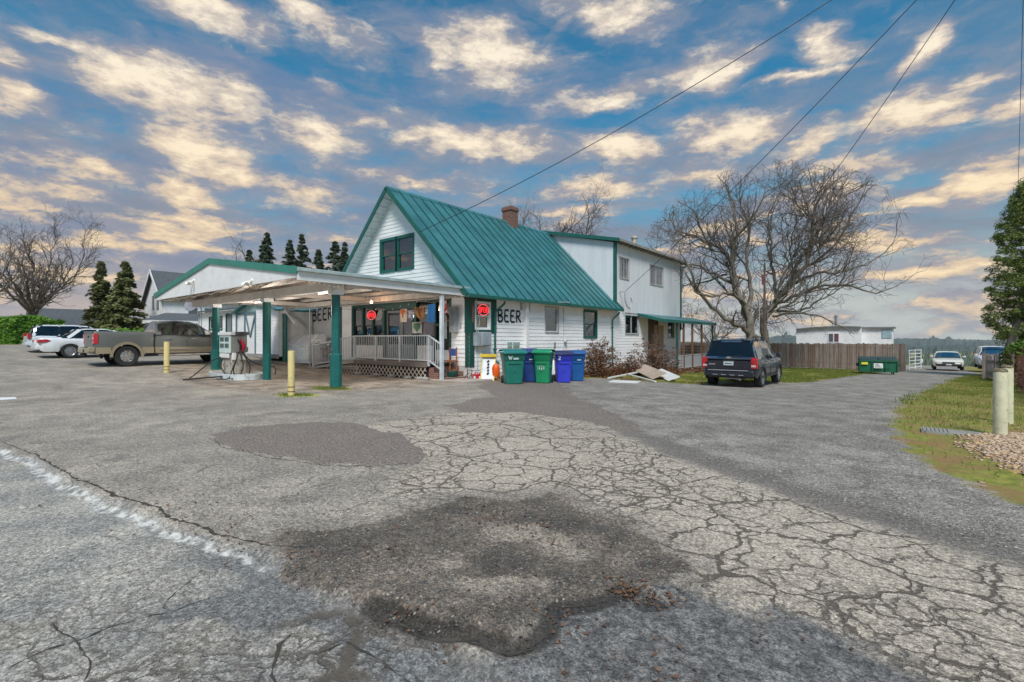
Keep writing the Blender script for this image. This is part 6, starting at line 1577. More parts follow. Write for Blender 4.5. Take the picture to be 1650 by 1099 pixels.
def cabin(t, pm, roof, belt, wb, wr, gx0, gx1, pillars, glassm, step=.04, thick=.06, glass_slope=.22, namep='cabin_roof', liner=True):
    """roof: (x,z) list front->rear ascending x; the glasshouse; pillars: (xb, xt, width)"""
    X = np.arange(gx0, gx1 + 1e-6, step); g = MB(); r = MB()
    rows = []
    for x in X:
        zr = sminterp(x, roof); zb = sminterp(x, belt); w0 = sminterp(x, wb); w1 = w0 + (sminterp(x, wr) - w0) * min(1, max(0, (zr - zb) / .42))
        zr = max(zr, zb + .004)
        rows.append([(w0, zb), (w0 + (w1 - w0) * .5, zb + (zr - zb) * .5), (w1 + .005, zb + (zr - zb) * .88), (w1 - .06 * min(1, (zr - zb) / .3), zr - .03 * min(1, (zr - zb) / .3)), (w1 * .5, zr - .004), (0, zr)])
    for i in range(len(X) - 1):
        x0, x1 = X[i], X[i + 1]; a, b = rows[i], rows[i + 1]
        sl = abs(b[5][1] - a[5][1]) / step
        for s_ in (1, -1):
            for j in range(5):
                q = [(x0, s_ * a[j][0], a[j][1]), (x0, s_ * a[j + 1][0], a[j + 1][1]), (x1, s_ * b[j + 1][0], b[j + 1][1]), (x1, s_ * b[j][0], b[j][1])]
                tgt = g if (j < 2 or (j >= 3 and sl > glass_slope) or (j == 2 and sl > glass_slope)) else r
                tgt.add(q, [(0, 1, 2, 3)])
    for mm_ in (g, r):
        pass
    rf_ = r.build(namep, pm, t, local=True, smooth=True, ang=60)
    g.build('windows', glassm, t, local=True, smooth=True, ang=60)
    # pillars follow the surface
    for (xb, xt, w) in pillars:
        for s_ in (1, -1):
            p = MB()
            pts = []
            zb = sminterp(xb, belt); zt = sminterp(xt, roof)
            for k in range(5):
                u = k / 4; x = xb + (xt - xb) * u; z = zb + (zt - .03 - zb) * u; w0 = sminterp(x, wb); w1 = sminterp(x, wr)
                hh_ = min(1, u * (zt - zb) / .42); y = w0 + (w1 - w0) * hh_ + .006
                pts.append((x, s_ * y, z))
            for a, b in zip(pts[:-1], pts[1:]): p.bar(a, b, .03, w, up=(1, 0, 0))
            p.build('pillar', pm, t, local=True)
def seam(m, pts, w=.010): m.tube(pts, w / 2, 4)

def build_suv():
    x, y = -4.92, 17.72
    t = thing('parked_suv', 'dark navy blue SUV with tinted glass parked on the grass edge, seen from behind', 'suv', (x, y, hgt_at(x, y + 2) - .0), R(90) + .001)
    pm = paint('suv_navy', (.010, .014, .024), .25); Lx = 4.44
    low = [(0, .50), (.12, .42), (.3, .36), (4.1, .34), (4.3, .40), (4.44, .5)]
    sh = [(0, .92), (.1, .98), (.8, 1.0), (2.9, 1.00), (3.6, .98), (4.2, .90), (4.44, .72)]
    dk_ = [(0, .96), (.1, 1.03), (.8, 1.06), (3.1, 1.07), (3.6, 1.04), (4.2, .95), (4.44, .75)]
    wd = [(0, .80), (.10, .86), (.35, .90), (3.9, .90), (4.25, .83), (4.44, .68)]
    X, sec = body_loft(0, Lx, low, sh, dk_, wd, [(.88, .34, .40), (3.50, .34, .40)])
    m = MB(); loft_mesh(m, X, sec); body = m.build('body', pm, t, local=True, ang=50)
    rp = [(.02, 1.0), (.10, 1.10), (.30, 1.60), (.42, 1.68), (1.2, 1.73), (2.2, 1.71), (2.5, 1.66), (3.3, 1.06)]
    cabin(t, pm, rp, [(0, 1.0), (3.3, 1.03)], [(0, .82), (.4, .84), (3.0, .84), (3.3, .78)], [(0, .66), (.4, .68), (2.6, .66), (3.2, .66)], .02, 3.26, [(.16, .42, .16), (1.05, 1.02, .10), (2.02, 1.98, .09), (3.1, 2.5, .07)], dpane)
    m = MB(); m.box(.55, 3.3, -.72, .72, .4, 1.08); m.box(.9, 1.1, -.62, .62, 1.0, 1.45); m.box(1.9, 2.05, -.55, -.1, 1.0, 1.48); m.box(1.9, 2.05, .1, .55, 1.0, 1.48); m.box(.1, 4.2, -.70, .70, .36, .62); m.build('cabin_interior', blackp, t, local=True)
    # rear: window frame, lights, bumper, plate
    m = MB(); m.box(-.10, .30, -.80, .80, .42, .62); m.box(-.12, -.02, -.70, .70, .60, .64); m.build('rear_bumper', pm, t, local=True, bevel=.03)
    m = MB(); 
    for k in range(4): m.box(-.108, -.10, -.50 + k * .28, -.34 + k * .28, .47, .485)
    m.box(-.125, -.119, -.66, .66, .625, .645); m.build('bumper_slot', greym, t, local=True)
    for s_ in (1, -1):
        m = MB(); m.prism([(.0, .70), (.0, 1.02), (.05, 1.07), (.16, 1.05), (.14, .72)], *sorted((s_ * .70, s_ * .905)), 'y'); l = m.build('tail_light', mat('tail_red', (.42, .008, .015), .2, coat=.8) if 'tail_red' not in MATS else MATS['tail_red'], t, local=True, bevel=.012)
        m = MB(); m.box(-.004, .02, *sorted((s_ * .72, s_ * .86)), .76, .82); m.build('reverse_lamp', mat('lamp_clear', (.55, .45, .45), .2) if 'lamp_clear' not in MATS else MATS['lamp_clear'], l, local=True)
    m = MB(); m.box(-.03, -.005, -.16, .16, .80, .93); pl_ = m.build('licence_plate', mat('plate_white', (.55, .60, .62), .5), t, local=True)
    m = MB(); m.box(-.034, -.030, -.12, .12, .845, .885); m.build('plate_lettering', mat('plate_dark', (.10, .14, .22), .5), pl_, local=True)
    m = MB(); m.box(-.02, .0, -.19, .19, .93, .98); m.box(-.015, .03, -.74, .74, 1.0, 1.03); m.build('tailgate_trim', blackp, t, local=True)
    m = MB(); m.lathe([(0, 0), (.055, 0), (.055, .012), (0, .014)], (-.014, 0, 1.065), 'x', 16); m.v = [(a, b * 1.5, c * .6 + 1.065 * .4) for a, b, c in m.v]; m.build('badge', chrome, t, local=True)
    m = MB(); m.box(-.012, -.005, .44, .66, .81, .85); m.build('name_badge', chrome, t, local=True)
    m = MB(); m.tube([(.10, .05, 1.08), (.12, -.38, 1.13)], .013, 6); m.build('wiper', black, t, local=True)
    for s_ in (1, -1):
        m = MB(); m.tube([(.5, s_ * .64, 1.74), (.7, s_ * .65, 1.78), (2.1, s_ * .63, 1.77), (2.35, s_ * .62, 1.72)], .02, 6); m.build('roof_rail', blackp, t, local=True)
        m = MB(); m.prism([(2.75, 1.02), (2.78, 1.20), (2.95, 1.18), (2.98, 1.04)], *sorted((s_ * .90, s_ * 1.08)), 'y'); m.build('mirror', pm, t, local=True, bevel=.03)
        for a in (1.25, 2.25): m = MB(); m.box(a, a + .17, *sorted((s_ * .895, s_ * .925)), .90, .93); m.build('door_handle', pm, t, local=True, bevel=.006)
        m = MB()
        for xx in (1.08, 2.03, 3.02): seam(m, [(xx, s_ * .902, .42), (xx, s_ * .905, .7), (xx, s_ * .86, 1.0)])
        m.box(.5, 3.05, *sorted((s_ * .885, s_ * .905)), .36, .44); m.build('door_seam', blackp, t, local=True)
        m = MB()
        for xc in (.88, 3.50):
            a = [(xc + .41 * cos(th), s_ * .895, .34 + .41 * sin(th)) for th in np.linspace(-.15, pi + .15, 18)]; m.tube(a, .028, 6)
        m.build('arch_trim', blackp, t, local=True)
        wheel(t, .88, s_ * .78, .355, .235, .62, 7); wheel(t, 3.50, s_ * .78, .355, .235, .62, 7)
    m = MB(); m.cyl((.05, -.35, .32), (.5, -.35, .32), .035); m.box(.6, 1.4, -.3, .3, .28, .38); m.build('exhaust', galv, t, local=True)
build_suv()

def build_truck():
    x, y = -26.72, 4.45
    t = thing('pickup_truck', 'dark olive grey crew cab pickup with tan lower trim parked beside the canopy', 'pickup', (x, y, hgt_at(x + .8, y + 2.5)), R(90) + .001)
    pm = paint('truck_olive', (.125, .130, .120), .42, .2, coat=.1); tan = paint('truck_tan', (.30, .25, .16), .4, .3)
    # cab + hood body x 2.15 .. 5.85 ; bed 0.08 .. 2.1
    wh = [(1.15, .42, .50), (4.90, .42, .50)]
    bedl = [(0.1, .62), (.2, .55), (2.12, .52)]
    X, sec = body_loft(.08, 2.10, [(0, .60), (.1, .56), (2.12, .52)], [(0, 1.38), (2.1, 1.38)], [(0, 1.42), (2.1, 1.42)], [(0, .93), (.12, .97), (2.1, .98)], [wh[0]])
    for P in sec:    # open box on top: lower the middle
        zz = 1.42; P[6] = (P[5][0] - .03, zz); P[7] = (P[5][0] - .09, zz); P[8] = (P[5][0] - .09, .95); P[9] = (0, .95)
    m = MB(); loft_mesh(m, X, sec); m.build('bed', pm, t, local=True, ang=45)
    X, sec = body_loft(2.13, 5.90, [(2.1, .50), (5.6, .50), (5.9, .6)], [(2.1, 1.26), (4.0, 1.26), (4.6, 1.20), (5.7, 1.14), (5.9, 1.05)], [(2.1, 1.32), (4.0, 1.33), (4.15, 1.34), (5.7, 1.24), (5.9, 1.08)],
                       [(2.1, .98), (4.2, .985), (5.5, .98), (5.75, .93), (5.9, .85)], [wh[1]])
    m = MB(); loft_mesh(m, X, sec); m.build('body', pm, t, local=True, ang=50)
    rp = [(2.14, 1.30), (2.20, 1.60), (2.27, 1.83), (2.40, 1.90), (3.0, 1.93), (3.55, 1.90), (3.75, 1.84), (4.62, 1.32)]
    cabin(t, pm, rp, [(2.1, 1.29), (4.7, 1.29)], [(2.1, .94), (4.0, .93), (4.6, .80)], [(2.1, .74), (4.0, .74), (4.6, .74)], 2.15, 4.58, [(2.26, 2.32, .22), (3.35, 3.32, .12), (4.45, 3.78, .08)], pane, glass_slope=.3)
    m = MB(); m.box(2.3, 4.4, -.86, .86, .6, 1.30); m.box(2.45, 2.6, -.7, .7, 1.2, 1.60); 
    for s_ in (1, -1): m.box(3.3, 3.45, *sorted((s_ * .12, s_ * .65)), 1.2, 1.72)
    m.box(.2, 5.6, -.75, .75, .52, .68); m.build('cabin_interior', blackp, t, local=True)
    # tailgate
    m = MB(); m.box(.055, .10, -.80, .80, .78, 1.40); m.box(.03, .06, -.80, .80, 1.36, 1.42); m.build('tailgate', pm, t, local=True, bevel=.012)
    m = MB(); m.box(.035, .055, -.10, .10, 1.16, 1.24); m.build('tailgate_handle', blackp, t, local=True)
    m = MB(); m.box(-.14, .08, -.96, .96, .56, .76); m.box(-.12, .10, .86, .98, .60, .80); m.box(-.12, .10, -.98, -.86, .60, .80); m.build('rear_bumper', tan, t, local=True, bevel=.03)
    m = MB(); m.box(-.20, -.0, -.06, .06, .42, .56); m.box(-.145, -.13, -.35, -.10, .60, .72); m.build('tow_hitch', black, t, local=True)
    for s_ in (1, -1):
        m = MB(); m.box(.045, .20, *sorted((s_ * .78, s_ * .985)), .92, 1.32); l = m.build('tail_light', mat('truck_tail_red', (.55, .01, .02), .2, coat=.8) if 'truck_tail_red' not in MATS else MATS['truck_tail_red'], t, local=True, bevel=.02)
        m = MB(); m.box(.038, .046, *sorted((s_ * .82, s_ * .95)), .95, 1.03); m.build('reverse_lamp', MATS['lamp_clear'], l, local=True)
        m = MB(); m.prism([(4.02, 1.28), (3.95, 1.52), (4.20, 1.50), (4.28, 1.30)], *sorted((s_ * 1.0, s_ * 1.26)), 'y'); m.bar((4.1, s_ * .9, 1.35), (4.1, s_ * 1.05, 1.36), .1, .06); m.build('mirror', chrome, t, local=True, bevel=.03)
        for a in (2.55, 3.50): m = MB(); m.box(a, a + .22, *sorted((s_ * .975, s_ * 1.005)), 1.12, 1.16); m.build('door_handle', chrome, t, local=True, bevel=.01)
        # tan lower band as slightly proud strips following the flanks
        m = MB()
        for a, b in ((.12, .62), (1.68, 2.10), (2.15, 4.38), (5.42, 5.70)): m.box(a, b, *sorted((s_ * .935, s_ * .989)), .53, .78)
        m.build('lower_panel', tan, t, local=True, bevel=.008)
        m = MB(); m.box(2.3, 4.3, *sorted((s_ * .98, s_ * 1.02)), .66, .685); m.build('side_strip', chrome, t, local=True)
        m = MB()
        for xc in (1.15, 4.90):
            a = [(xc + .53 * cos(th), s_ * .985, .42 + .53 * sin(th)) for th in np.linspace(-.05, pi + .05, 20)]
            for p, q in zip(a[:-1], a[1:]): m.bar(p, q, .10, .05, up=(0, 1, 0))
        m.build('fender_flare', tan, t, local=True, ang=60)
        m = MB(); m.tube([(2.25, s_ * .98, .44), (4.3, s_ * .98, .44)], .05, 8); m.build('side_step', chrome, t, local=True)
        m = MB()
        for xx in (2.12,): m.box(xx - .012, xx + .012, *sorted((s_ * .9, s_ * .984)), .54, 1.36)
        for xx in (3.36, 4.30): seam(m, [(xx, s_ * .988, .80), (xx, s_ * .984, 1.0), (xx, s_ * .93, 1.27)], .012)
        m.build('door_seam', blackp, t, local=True)
        m = MB(); m.box(4.42, 4.62, *sorted((s_ * .982, s_ * .992)), .98, 1.05); m.build('badge', chrome, t, local=True)
        m = MB(); m.box(.60, .66, *sorted((s_ * .70, s_ * .95)), .30, .60); m.build('mud_flap', black, t, local=True)
        wheel(t, 1.15, s_ * .83, .425, .30, .56, 8, chrome); wheel(t, 4.90, s_ * .83, .425, .30, .56, 8, chrome)
        m = MB(); m.box(5.80, 5.93, *sorted((s_ * .55, s_ * .88)), .86, 1.06); m.build('headlight', MATS['lamp_clear'], t, local=True, bevel=.02)
    m = MB(); m.box(5.82, 6.05, -.95, .95, .50, .74); m.build('front_bumper', chrome, t, local=True, bevel=.04)
    m = MB(); m.box(5.85, 5.95, -.5, .5, .78, 1.08); m.build('grille', chrome, t, local=True, bevel=.02)
    m = MB(); m.cyl((.9, 0, .42), (1.4, 0, .42), .12); m.bar((1.15, -.8, .42), (1.15, .8, .42), .12, .12); m.bar((4.9, -.8, .42), (4.9, .8, .42), .12, .12); m.build('axle', black, t, local=True)
build_truck()
bpy.data.objects['pickup_truck'].scale = (1, 1, 1.05)

def build_car(name, label, cat, x, y, rz, col, kind='sedan', zoff=0.0, L=4.8, seedm=''):
    t = thing(name, label, cat, (x, y, zoff), rz + .001)
    pm = paint('car_paint_' + seedm, col, .3)
    wag = kind == 'wagon'
    f = L / 4.8; W_ = .90
    low = [(0, .42), (.2, .30), (4.5 * f, .28), (4.8 * f, .36)]
    if wag: sh = [(0, .90), (.2, .96), (3.6 * f, .94), (4.5 * f, .82), (4.8 * f, .66)]; dk_ = [(0, .96), (.2, 1.02), (3.4 * f, 1.02), (4.5 * f, .88), (4.8 * f, .70)]
    else: sh = [(0, .80), (.1, .92), (1.1 * f, .90), (3.6 * f, .84), (4.5 * f, .72), (4.8 * f, .58)]; dk_ = [(0, .86), (.1, .98), (1.1 * f, 1.0), (3.2 * f, .95), (4.4 * f, .80), (4.8 * f, .62)]
    wd = [(0, .76), (.15, .84), (.5, W_), (4.2 * f, W_), (4.6 * f, .82), (4.8 * f, .66)]
    wx = (1.08 * f, 3.85 * f)
    X, sec = body_loft(0, L, low, sh, dk_, wd, [(wx[0], .31, .37), (wx[1], .31, .37)])
    m = MB(); loft_mesh(m, X, sec); m.build('body', pm, t, local=True, ang=50)
    if wag: rp = [(.05, 1.0), (.18, 1.35), (.35, 1.58), (.6, 1.64), (1.8, 1.66), (2.4, 1.60), (3.4 * f, 1.0)]; g0, g1 = .06, 3.36 * f; pl_ = [(.2, .42, .14), (1.2, 1.2, .09), (2.1, 2.05, .09), (3.2 * f, 2.45, .06)]
    else: rp = [(.75 * f, .98), (1.35 * f, 1.34), (1.7 * f, 1.41), (2.4 * f, 1.41), (2.75 * f, 1.34), (3.55 * f, .95)]; g0, g1 = .78 * f, 3.5 * f; pl_ = [(1.0 * f, 1.45 * f, .13), (2.1 * f, 2.1 * f, .08), (3.35 * f, 2.7 * f, .06)]
    cabin(t, pm, rp, [(0, .96), (3.6 * f, .90)], [(0, .80), (1, .84), (3.0 * f, .84), (3.6 * f, .74)], [(0, .62), (3.6 * f, .62)], g0, g1, pl_, dpane)
    m = MB(); m.box(.9, 3.3, -.7, .7, .4, .96); m.box(1.5, 1.65, -.55, .55, .9, 1.2); m.box(.2, 4.4, -.62, .62, .3, .5); m.build('cabin_interior', blackp, t, local=True)
    m = MB(); m.box(-.07, .2, -.78, .78, .40, .58); m.build('rear_bumper', pm, t, local=True, bevel=.03)
    m = MB(); m.box(4.62 * f, 4.86 * f, -.74, .74, .34, .50); m.build('front_bumper', pm if kind != 'old' else blackp, t, local=True, bevel=.03)
    m = MB(); m.box(4.70 * f, 4.83 * f, -.36, .36, .54, .64); m.build('grille', blackp, t, local=True)
    for s_ in (1, -1):
        m = MB()
        if wag: m.box(-.015, .12, *sorted((s_ * .66, s_ * .86)), .80, 1.12)
        else: m.prism([(-.02, .72), (-.02, .86), (.30, .88), (.46, .80), (.30, .74)], *sorted((s_ * .52, s_ * .88)), 'y')
        m.build('tail_light', MATS['tail_red'], t, local=True, bevel=.015)
        m = MB(); m.box(4.60 * f, 4.78 * f, *sorted((s_ * .42, s_ * .76)), .54, .66); m.build('headlight', MATS['lamp_clear'], t, local=True, bevel=.02)
        m = MB(); m.box(3.05 * f, 3.2 * f, *sorted((s_ * .86, s_ * 1.04)), .95, 1.08); m.build('mirror', pm, t, local=True, bevel=.03)
        for a in (1.55, 2.5): m = MB(); m.box(a * f, a * f + .16, *sorted((s_ * .88, s_ * .915)), .80, .83); m.build('door_handle', pm, t, local=True)
        m = MB()
        for xx in (1.3 * f, 2.15 * f, 3.15 * f): seam(m, [(xx, s_ * .902, .36), (xx, s_ * .905, .6), (xx, s_ * .86, .9)])
        m.build('door_seam', blackp, t, local=True)
        for a in wx: wheel(t, a, s_ * .79, .325, .21, .64, 7)
    m = MB(); m.box(-.085, -.07, -.16, .16, .62, .74); m.box(4.86 * f, 4.875 * f, -.16, .16, .40, .50); m.build('licence_plate', MATS['plate_white'], t, local=True)
    return t
build_car('parked_sedan', 'white sedan with red tail lamps parked just left of the olive pickup', 'sedan', -30.1 - 1.68, 3.45, R(90), (.72, .74, .74), 'sedan', hgt_at(-31.5, 5), 4.9, 'a')
w_ = build_car('parked_wagon', 'silvery white wagon mostly hidden behind the white sedan on the left', 'wagon', -35.6, 3.5, R(90), (.62, .66, .70), 'wagon', hgt_at(-35.5, 5), 4.7, 'b')
w_.scale = (1, 1, .88)
fx, fy, _ = at(1526, 590, 38.5)
build_car('parked_coupe', 'pale cream old sedan facing the camera at the far end of the driveway', 'sedan', fx, fy + 2.6, R(-90), (.70, .69, .60), 'old', gzs(fx, fy) + .08, 4.8, 'c')
fx, fy, _ = at(1588, 590, 36)
build_car('parked_van', 'white car partly hidden behind the leaning pickets at the driveway end', 'car', fx + .4, fy + 2.6, R(-90), (.72, .73, .74), 'wagon', gzs(fx, fy) + .25, 4.6, 'd')
# ------------------------------------------------------------------ trees and plants
bark = mat('grey_bark', (.17, .15, .125), .95, var=.35, scale=3, bump=.02, bscale=12, dirt=.55, dirtc=(.10, .115, .045))
twigm = mat('twig_bark', (.14, .115, .10), .95, var=.3, scale=5)
bark_far = mat('far_bark', (.15, .125, .11), .95, var=.3, scale=4)
def bare_tree(label, base, limbs, seed, twig_r=.006, depth=5, dens=1.0, spread=1.0, bm_=None, tm_=None, bounds=None, taper=.72, group=None, gravity=.0, ttube=3, lenk=.70, minlen=.25):
    """limbs: list of polylines [(x,y,z,r)...] in metres relative to the base; twigs grow from them"""
    rr = random.Random(seed); t = thing('bare_tree', label, 'tree', base, 0, group)
    B = Vector(base); thick = MB(); SEG = []      # SEG thin segments for the crown
    def grow(p, d, r, L, lv):
        n = max(2, int(L / .28)); pts = [p]; rs = [r]; q = p; dd = d.copy()
        for i in range(n):
            j = Vector((rr.gauss(0, 1), rr.gauss(0, 1), rr.gauss(0, 1))) * (.20 + .03 * lv)
            dd = (dd + j * .8 + Vector((0, 0, .07 - gravity * lv))).normalized()
            if bounds and not bounds(q + dd * (L / n)): break
            q = q + dd * (L / n); pts.append(q); rs.append(max(twig_r * .6, r * (1 - .55 * (i + 1) / n)))
            if lv < depth and i >= (0 if lv > 1 else 1):
                k = dens * (1.15 if lv < 2 else .95)
                while rr.random() < k:
                    k -= 1; a = dd.orthogonal().normalized(); a.rotate(Matrix.Rotation(rr.uniform(0, 6.28), 3, dd)); ang = rr.uniform(.45, 1.05) * spread
                    nd_ = (dd * cos(ang) + a * sin(ang)).normalized(); l2 = L * lenk * rr.uniform(.55, 1.1)
                    if l2 > minlen: grow(q, nd_, rs[-1] * taper, l2, lv + 1)
        if len(pts) < 2: return
        if r > .028: thick.tube([B + a for a in pts], rs, 6 if r > .06 else 5, caps=False)
        else: SEG.append(([B + a for a in pts], rs))
    for lb in limbs:
        P = [Vector(q[:3]) for q in lb]; Rr = [q[3] for q in lb]
        # smooth the limb
        pts = []; rs = []
        for i in range(len(P) - 1):
            a = P[max(0, i - 1)]; b = P[i]; c = P[i + 1]; d = P[min(len(P) - 1, i + 2)]; n = max(2, int((c - b).length / .35))
            for k in range(n):
                u = k / n; pts.append(.5 * ((2 * b) + (c - a) * u + (2 * a - 5 * b + 4 * c - d) * u * u + (3 * b - a - 3 * c + d) * u ** 3)); rs.append(Rr[i] + (Rr[i + 1] - Rr[i]) * u)
        pts.append(P[-1]); rs.append(Rr[-1])
        pts = [p + Vector((rr.gauss(0, .06), rr.gauss(0, .06), rr.gauss(0, .045))) if 0 < i else p for i, p in enumerate(pts)]
        thick.tube([B + p for p in pts], rs, 10, caps=False)
        Lt = sum((b - a).length for a, b in zip(pts[:-1], pts[1:]))
        for i in range(1, len(pts)):
            if i / len(pts) < .22 or rs[i] > .30: continue
            k = dens * 1.0
            while rr.random() < k:
                k -= 1; dd = (pts[i] - pts[i - 1]).normalized(); a = dd.orthogonal().normalized(); a.rotate(Matrix.Rotation(rr.uniform(0, 6.28), 3, dd)); ang = rr.uniform(.5, 1.15)
                grow(pts[i], (dd * cos(ang) + a * sin(ang) + Vector((0, 0, .15))).normalized(), min(rs[i] * .6, .07), Lt * rr.uniform(.17, .34), 1)
        d = (pts[-1] - pts[-2]).normalized(); grow(pts[-1], d, rs[-1], Lt * .35, 1)
    tr = thick.build('trunk', bm_ or bark, t, fixn=False, ang=70)
    # crown: thin tubes built in bulk
    V_ = []; F_ = []; n0 = 0; k = ttube; ang = np.arange(k) * 2 * pi / k
    L = Vector(base)
    for pts, rs in SEG:
        A = np.array([(p.x - L.x, p.y - L.y, p.z - L.z) for p in pts]); D = np.gradient(A, axis=0); D /= np.linalg.norm(D, axis=1)[:, None] + 1e-9
        U = np.cross(D, (.31, .52, .79)); U /= np.linalg.norm(U, axis=1)[:, None] + 1e-9; Wv = np.cross(D, U)
        ring = A[:, None] + (U[:, None] * np.cos(ang)[None, :, None] + Wv[:, None] * np.sin(ang)[None, :, None]) * np.maximum(np.array(rs), twig_r)[:, None, None]
        m_ = len(A); V_.append(ring.reshape(-1, 3)); i = np.arange(m_ - 1)[:, None] * k; j = np.arange(k)[None]
        q = np.stack([i + j, i + (j + 1) % k, i + k + (j + 1) % k, i + k + j], -1).reshape(-1, 4) + n0; F_.append(q); n0 += m_ * k
    if V_:
        o = mesh_np('crown', np.concatenate(V_), np.concatenate(F_), tm_ or twigm, parent=t)
    return t
# the big walnut behind the SUV; limb shapes in the plane facing the street plus depth
bd_ = 34.0; bx, by, _ = at(1225, 590, bd_); bz = gzs(bx, by)
rgt = Vector((CY, SY, 0)); fwd = Vector((-SY, CY, 0))
sc = bd_ / 786
def LP_(pts):      # (px, py, depth offset, radius) -> relative metres
    out = []
    z0 = CAMZ + (546 - 590) * sc
    for px, py, dd, r in pts:
        p = rgt * ((px - 1225) * sc) + fwd * dd; out.append((p.x, p.y, CAMZ + (546 - py) * sc - bz, r * (.68 if py < 540 else .84)))
    return out
limbs = [
 LP_([(1205,600,0,.42),(1206,545,0,.34),(1204,505,0,.30),(1192,470,.4,.26),(1188,430,.8,.20),(1175,400,1.2,.15),(1140,375,1.6,.11),(1100,360,2,.07)]),
 LP_([(1190,470,.4,.2),(1178,430,0,.16),(1180,380,-.6,.12),(1172,340,-1,.08),(1165,315,-1,.05)]),
 LP_([(1206,500,0,.24),(1215,460,.5,.2),(1213,410,1,.15),(1225,360,1.5,.11),(1210,310,1.6,.06),(1222,290,1.6,.04)]),
 LP_([(1235,600,.3,.42),(1237,560,.3,.36),(1232,520,.3,.33),(1252,485,0,.28),(1272,455,-.4,.23),(1290,420,-.8,.18),(1295,370,-1,.13),(1310,320,-1,.08),(1345,290,-1.2,.04)]),
 LP_([(1252,485,0,.22),(1285,455,.8,.2),(1310,415,1.6,.16),(1335,390,2.2,.12),(1375,365,2.6,.08),(1410,366,3,.035)]),
 LP_([(1290,455,.6,.16),(1320,440,.2,.12),(1350,440,-.4,.09),(1390,425,-.8,.06),(1420,400,-1,.035)]),
 LP_([(1250,490,0,.18),(1290,470,-1.2,.14),(1330,465,-2,.10),(1370,478,-2.4,.06),(1390,470,-2.6,.04)]),
 LP_([(1212,545,.2,.26),(1196,530,-.4,.23),(1160,515,-1,.2),(1130,490,-1.2,.17),(1105,460,-1.6,.13),(1098,440,-1.6,.09),(1080,410,-1.6,.05)]),
 LP_([(1200,490,0,.2),(1170,475,-1,.14),(1130,480,-1.8,.11),(1102,475,-2,.08),(1098,460,-2.2,.05)]),
 LP_([(1195,460,.3,.18),(1160,440,1,.14),(1130,420,1.6,.10),(1100,415,2,.07),(1060,385,2.2,.04)]),
 LP_([(1255,480,.2,.2),(1262,430,1.4,.15),(1265,380,2,.11),(1268,330,2.4,.07),(1290,290,2.5,.04)]),
 LP_([(1222,590,.2,.30),(1224,555,.2,.24),(1214,530,.2,.20),(1200,500,.5,.16)]),
 LP_([(1285,440,.5,.12),(1330,400,-1,.10),(1355,340,-1.6,.07),(1380,310,-1.6,.04)]),
 LP_([(1160,400,1,.12),(1130,370,0,.09),(1110,345,-.8,.06),(1090,335,-1,.03)]),
 LP_([(1252,500,0,.16),(1300,500,1,.11),(1345,480,1.6,.08),(1395,455,2,.05),(1425,440,2,.03)]),
 LP_([(1330,392,1.8,.11),(1350,350,2.4,.08),(1385,330,2.6,.05),(1410,325,2.6,.03)]),
 LP_([(1245,510,0,.13),(1275,505,-1.4,.09),(1310,520,-2,.06),(1335,535,-2.2,.03)]),
 LP_([(1180,440,.8,.12),(1150,450,1.8,.09),(1120,455,2.2,.06),(1090,445,2.4,.03)]),
 LP_([(1175,400,0,.10),(1200,350,-1.6,.08),(1215,320,-2,.05),(1250,305,-2,.03)]),
]
class Bd:
    c = Vector((0, 0, 6.5))
    def __call__(s, p):
        a = p.dot(rgt); b = p.dot(fwd); return p.z > 2.2 and ((a - .7) / 9.9) ** 2 + (b / 8.5) ** 2 + (max(0, p.z - 5.5) / 8.7) ** 2 < 1
bare_tree('huge bare spreading tree with mossy limbs rising behind the dark SUV', (bx, by, bz), limbs, 12, twig_r=.0085, depth=6, dens=.56, bounds=Bd(), lenk=.66, minlen=.22)
# left bare trees
def small_bare(label, px, d, hpx, wpx, seed, tw=.012, n=7, py=560, lean=0.0, depth=5, dn=.8, mt=None, group='bare trees on the skyline'):
    x, y, _ = at(px, 560, d); z = gzs(x, y); s = d / 786; top = CAMZ + (546 - hpx) * s - z; rr = random.Random(seed); L = []
    th0 = top * .30
    L.append([(0, 0, 0, top * .026), (.1, 0, th0 * .6, top * .021), (0, .1, th0, top * .018), (.2, 0, top * .7, top * .007)])
    for k in range(n):
        a = 6.283 * k / n + rr.uniform(-.3, .3); R_ = wpx * s * rr.uniform(.7, 1.0); h = top * rr.uniform(.62, .92)
        L.append([(0, 0, th0 * rr.uniform(.75, 1), top * .012), (cos(a) * R_ * .35, sin(a) * R_ * .35, th0 + (h - th0) * .30, top * .009), (cos(a) * R_ * .7, sin(a) * R_ * .7, th0 + (h - th0) * .68, top * .006), (cos(a) * R_ * .85, sin(a) * R_ * .85, h, top * .004)])
    return bare_tree(label, (x, y, z), L, seed, twig_r=tw, depth=depth, dens=dn, bm_=mt or bark_far, tm_=mt or bark_far, group=group, lenk=.62, minlen=.4)
small_bare('wide bare tree behind the hedge and the white cars on the left', 52, 50, 374, 84, 31, .012, 9, dn=.9)
small_bare('bare tree cut off by the left edge of the view', -40, 44, 382, 62, 32, .012, 7)
small_bare('bare treetop showing above the store roof right of the brick chimney', 893, 62, 346, 78, 33, .012, 7, dn=.42)
small_bare('small bare tree beyond the rear porch below the big tree', 1062, 66, 452, 50, 34, .02, 6)
small_bare('thin bare tree between the rear porch and the SUV', 1150, 60, 492, 60, 35, .02, 7)
small_bare('bare sapling left of the conifers behind the canopy', 392, 66, 400, 12, 36, .012, 4, dn=.35)

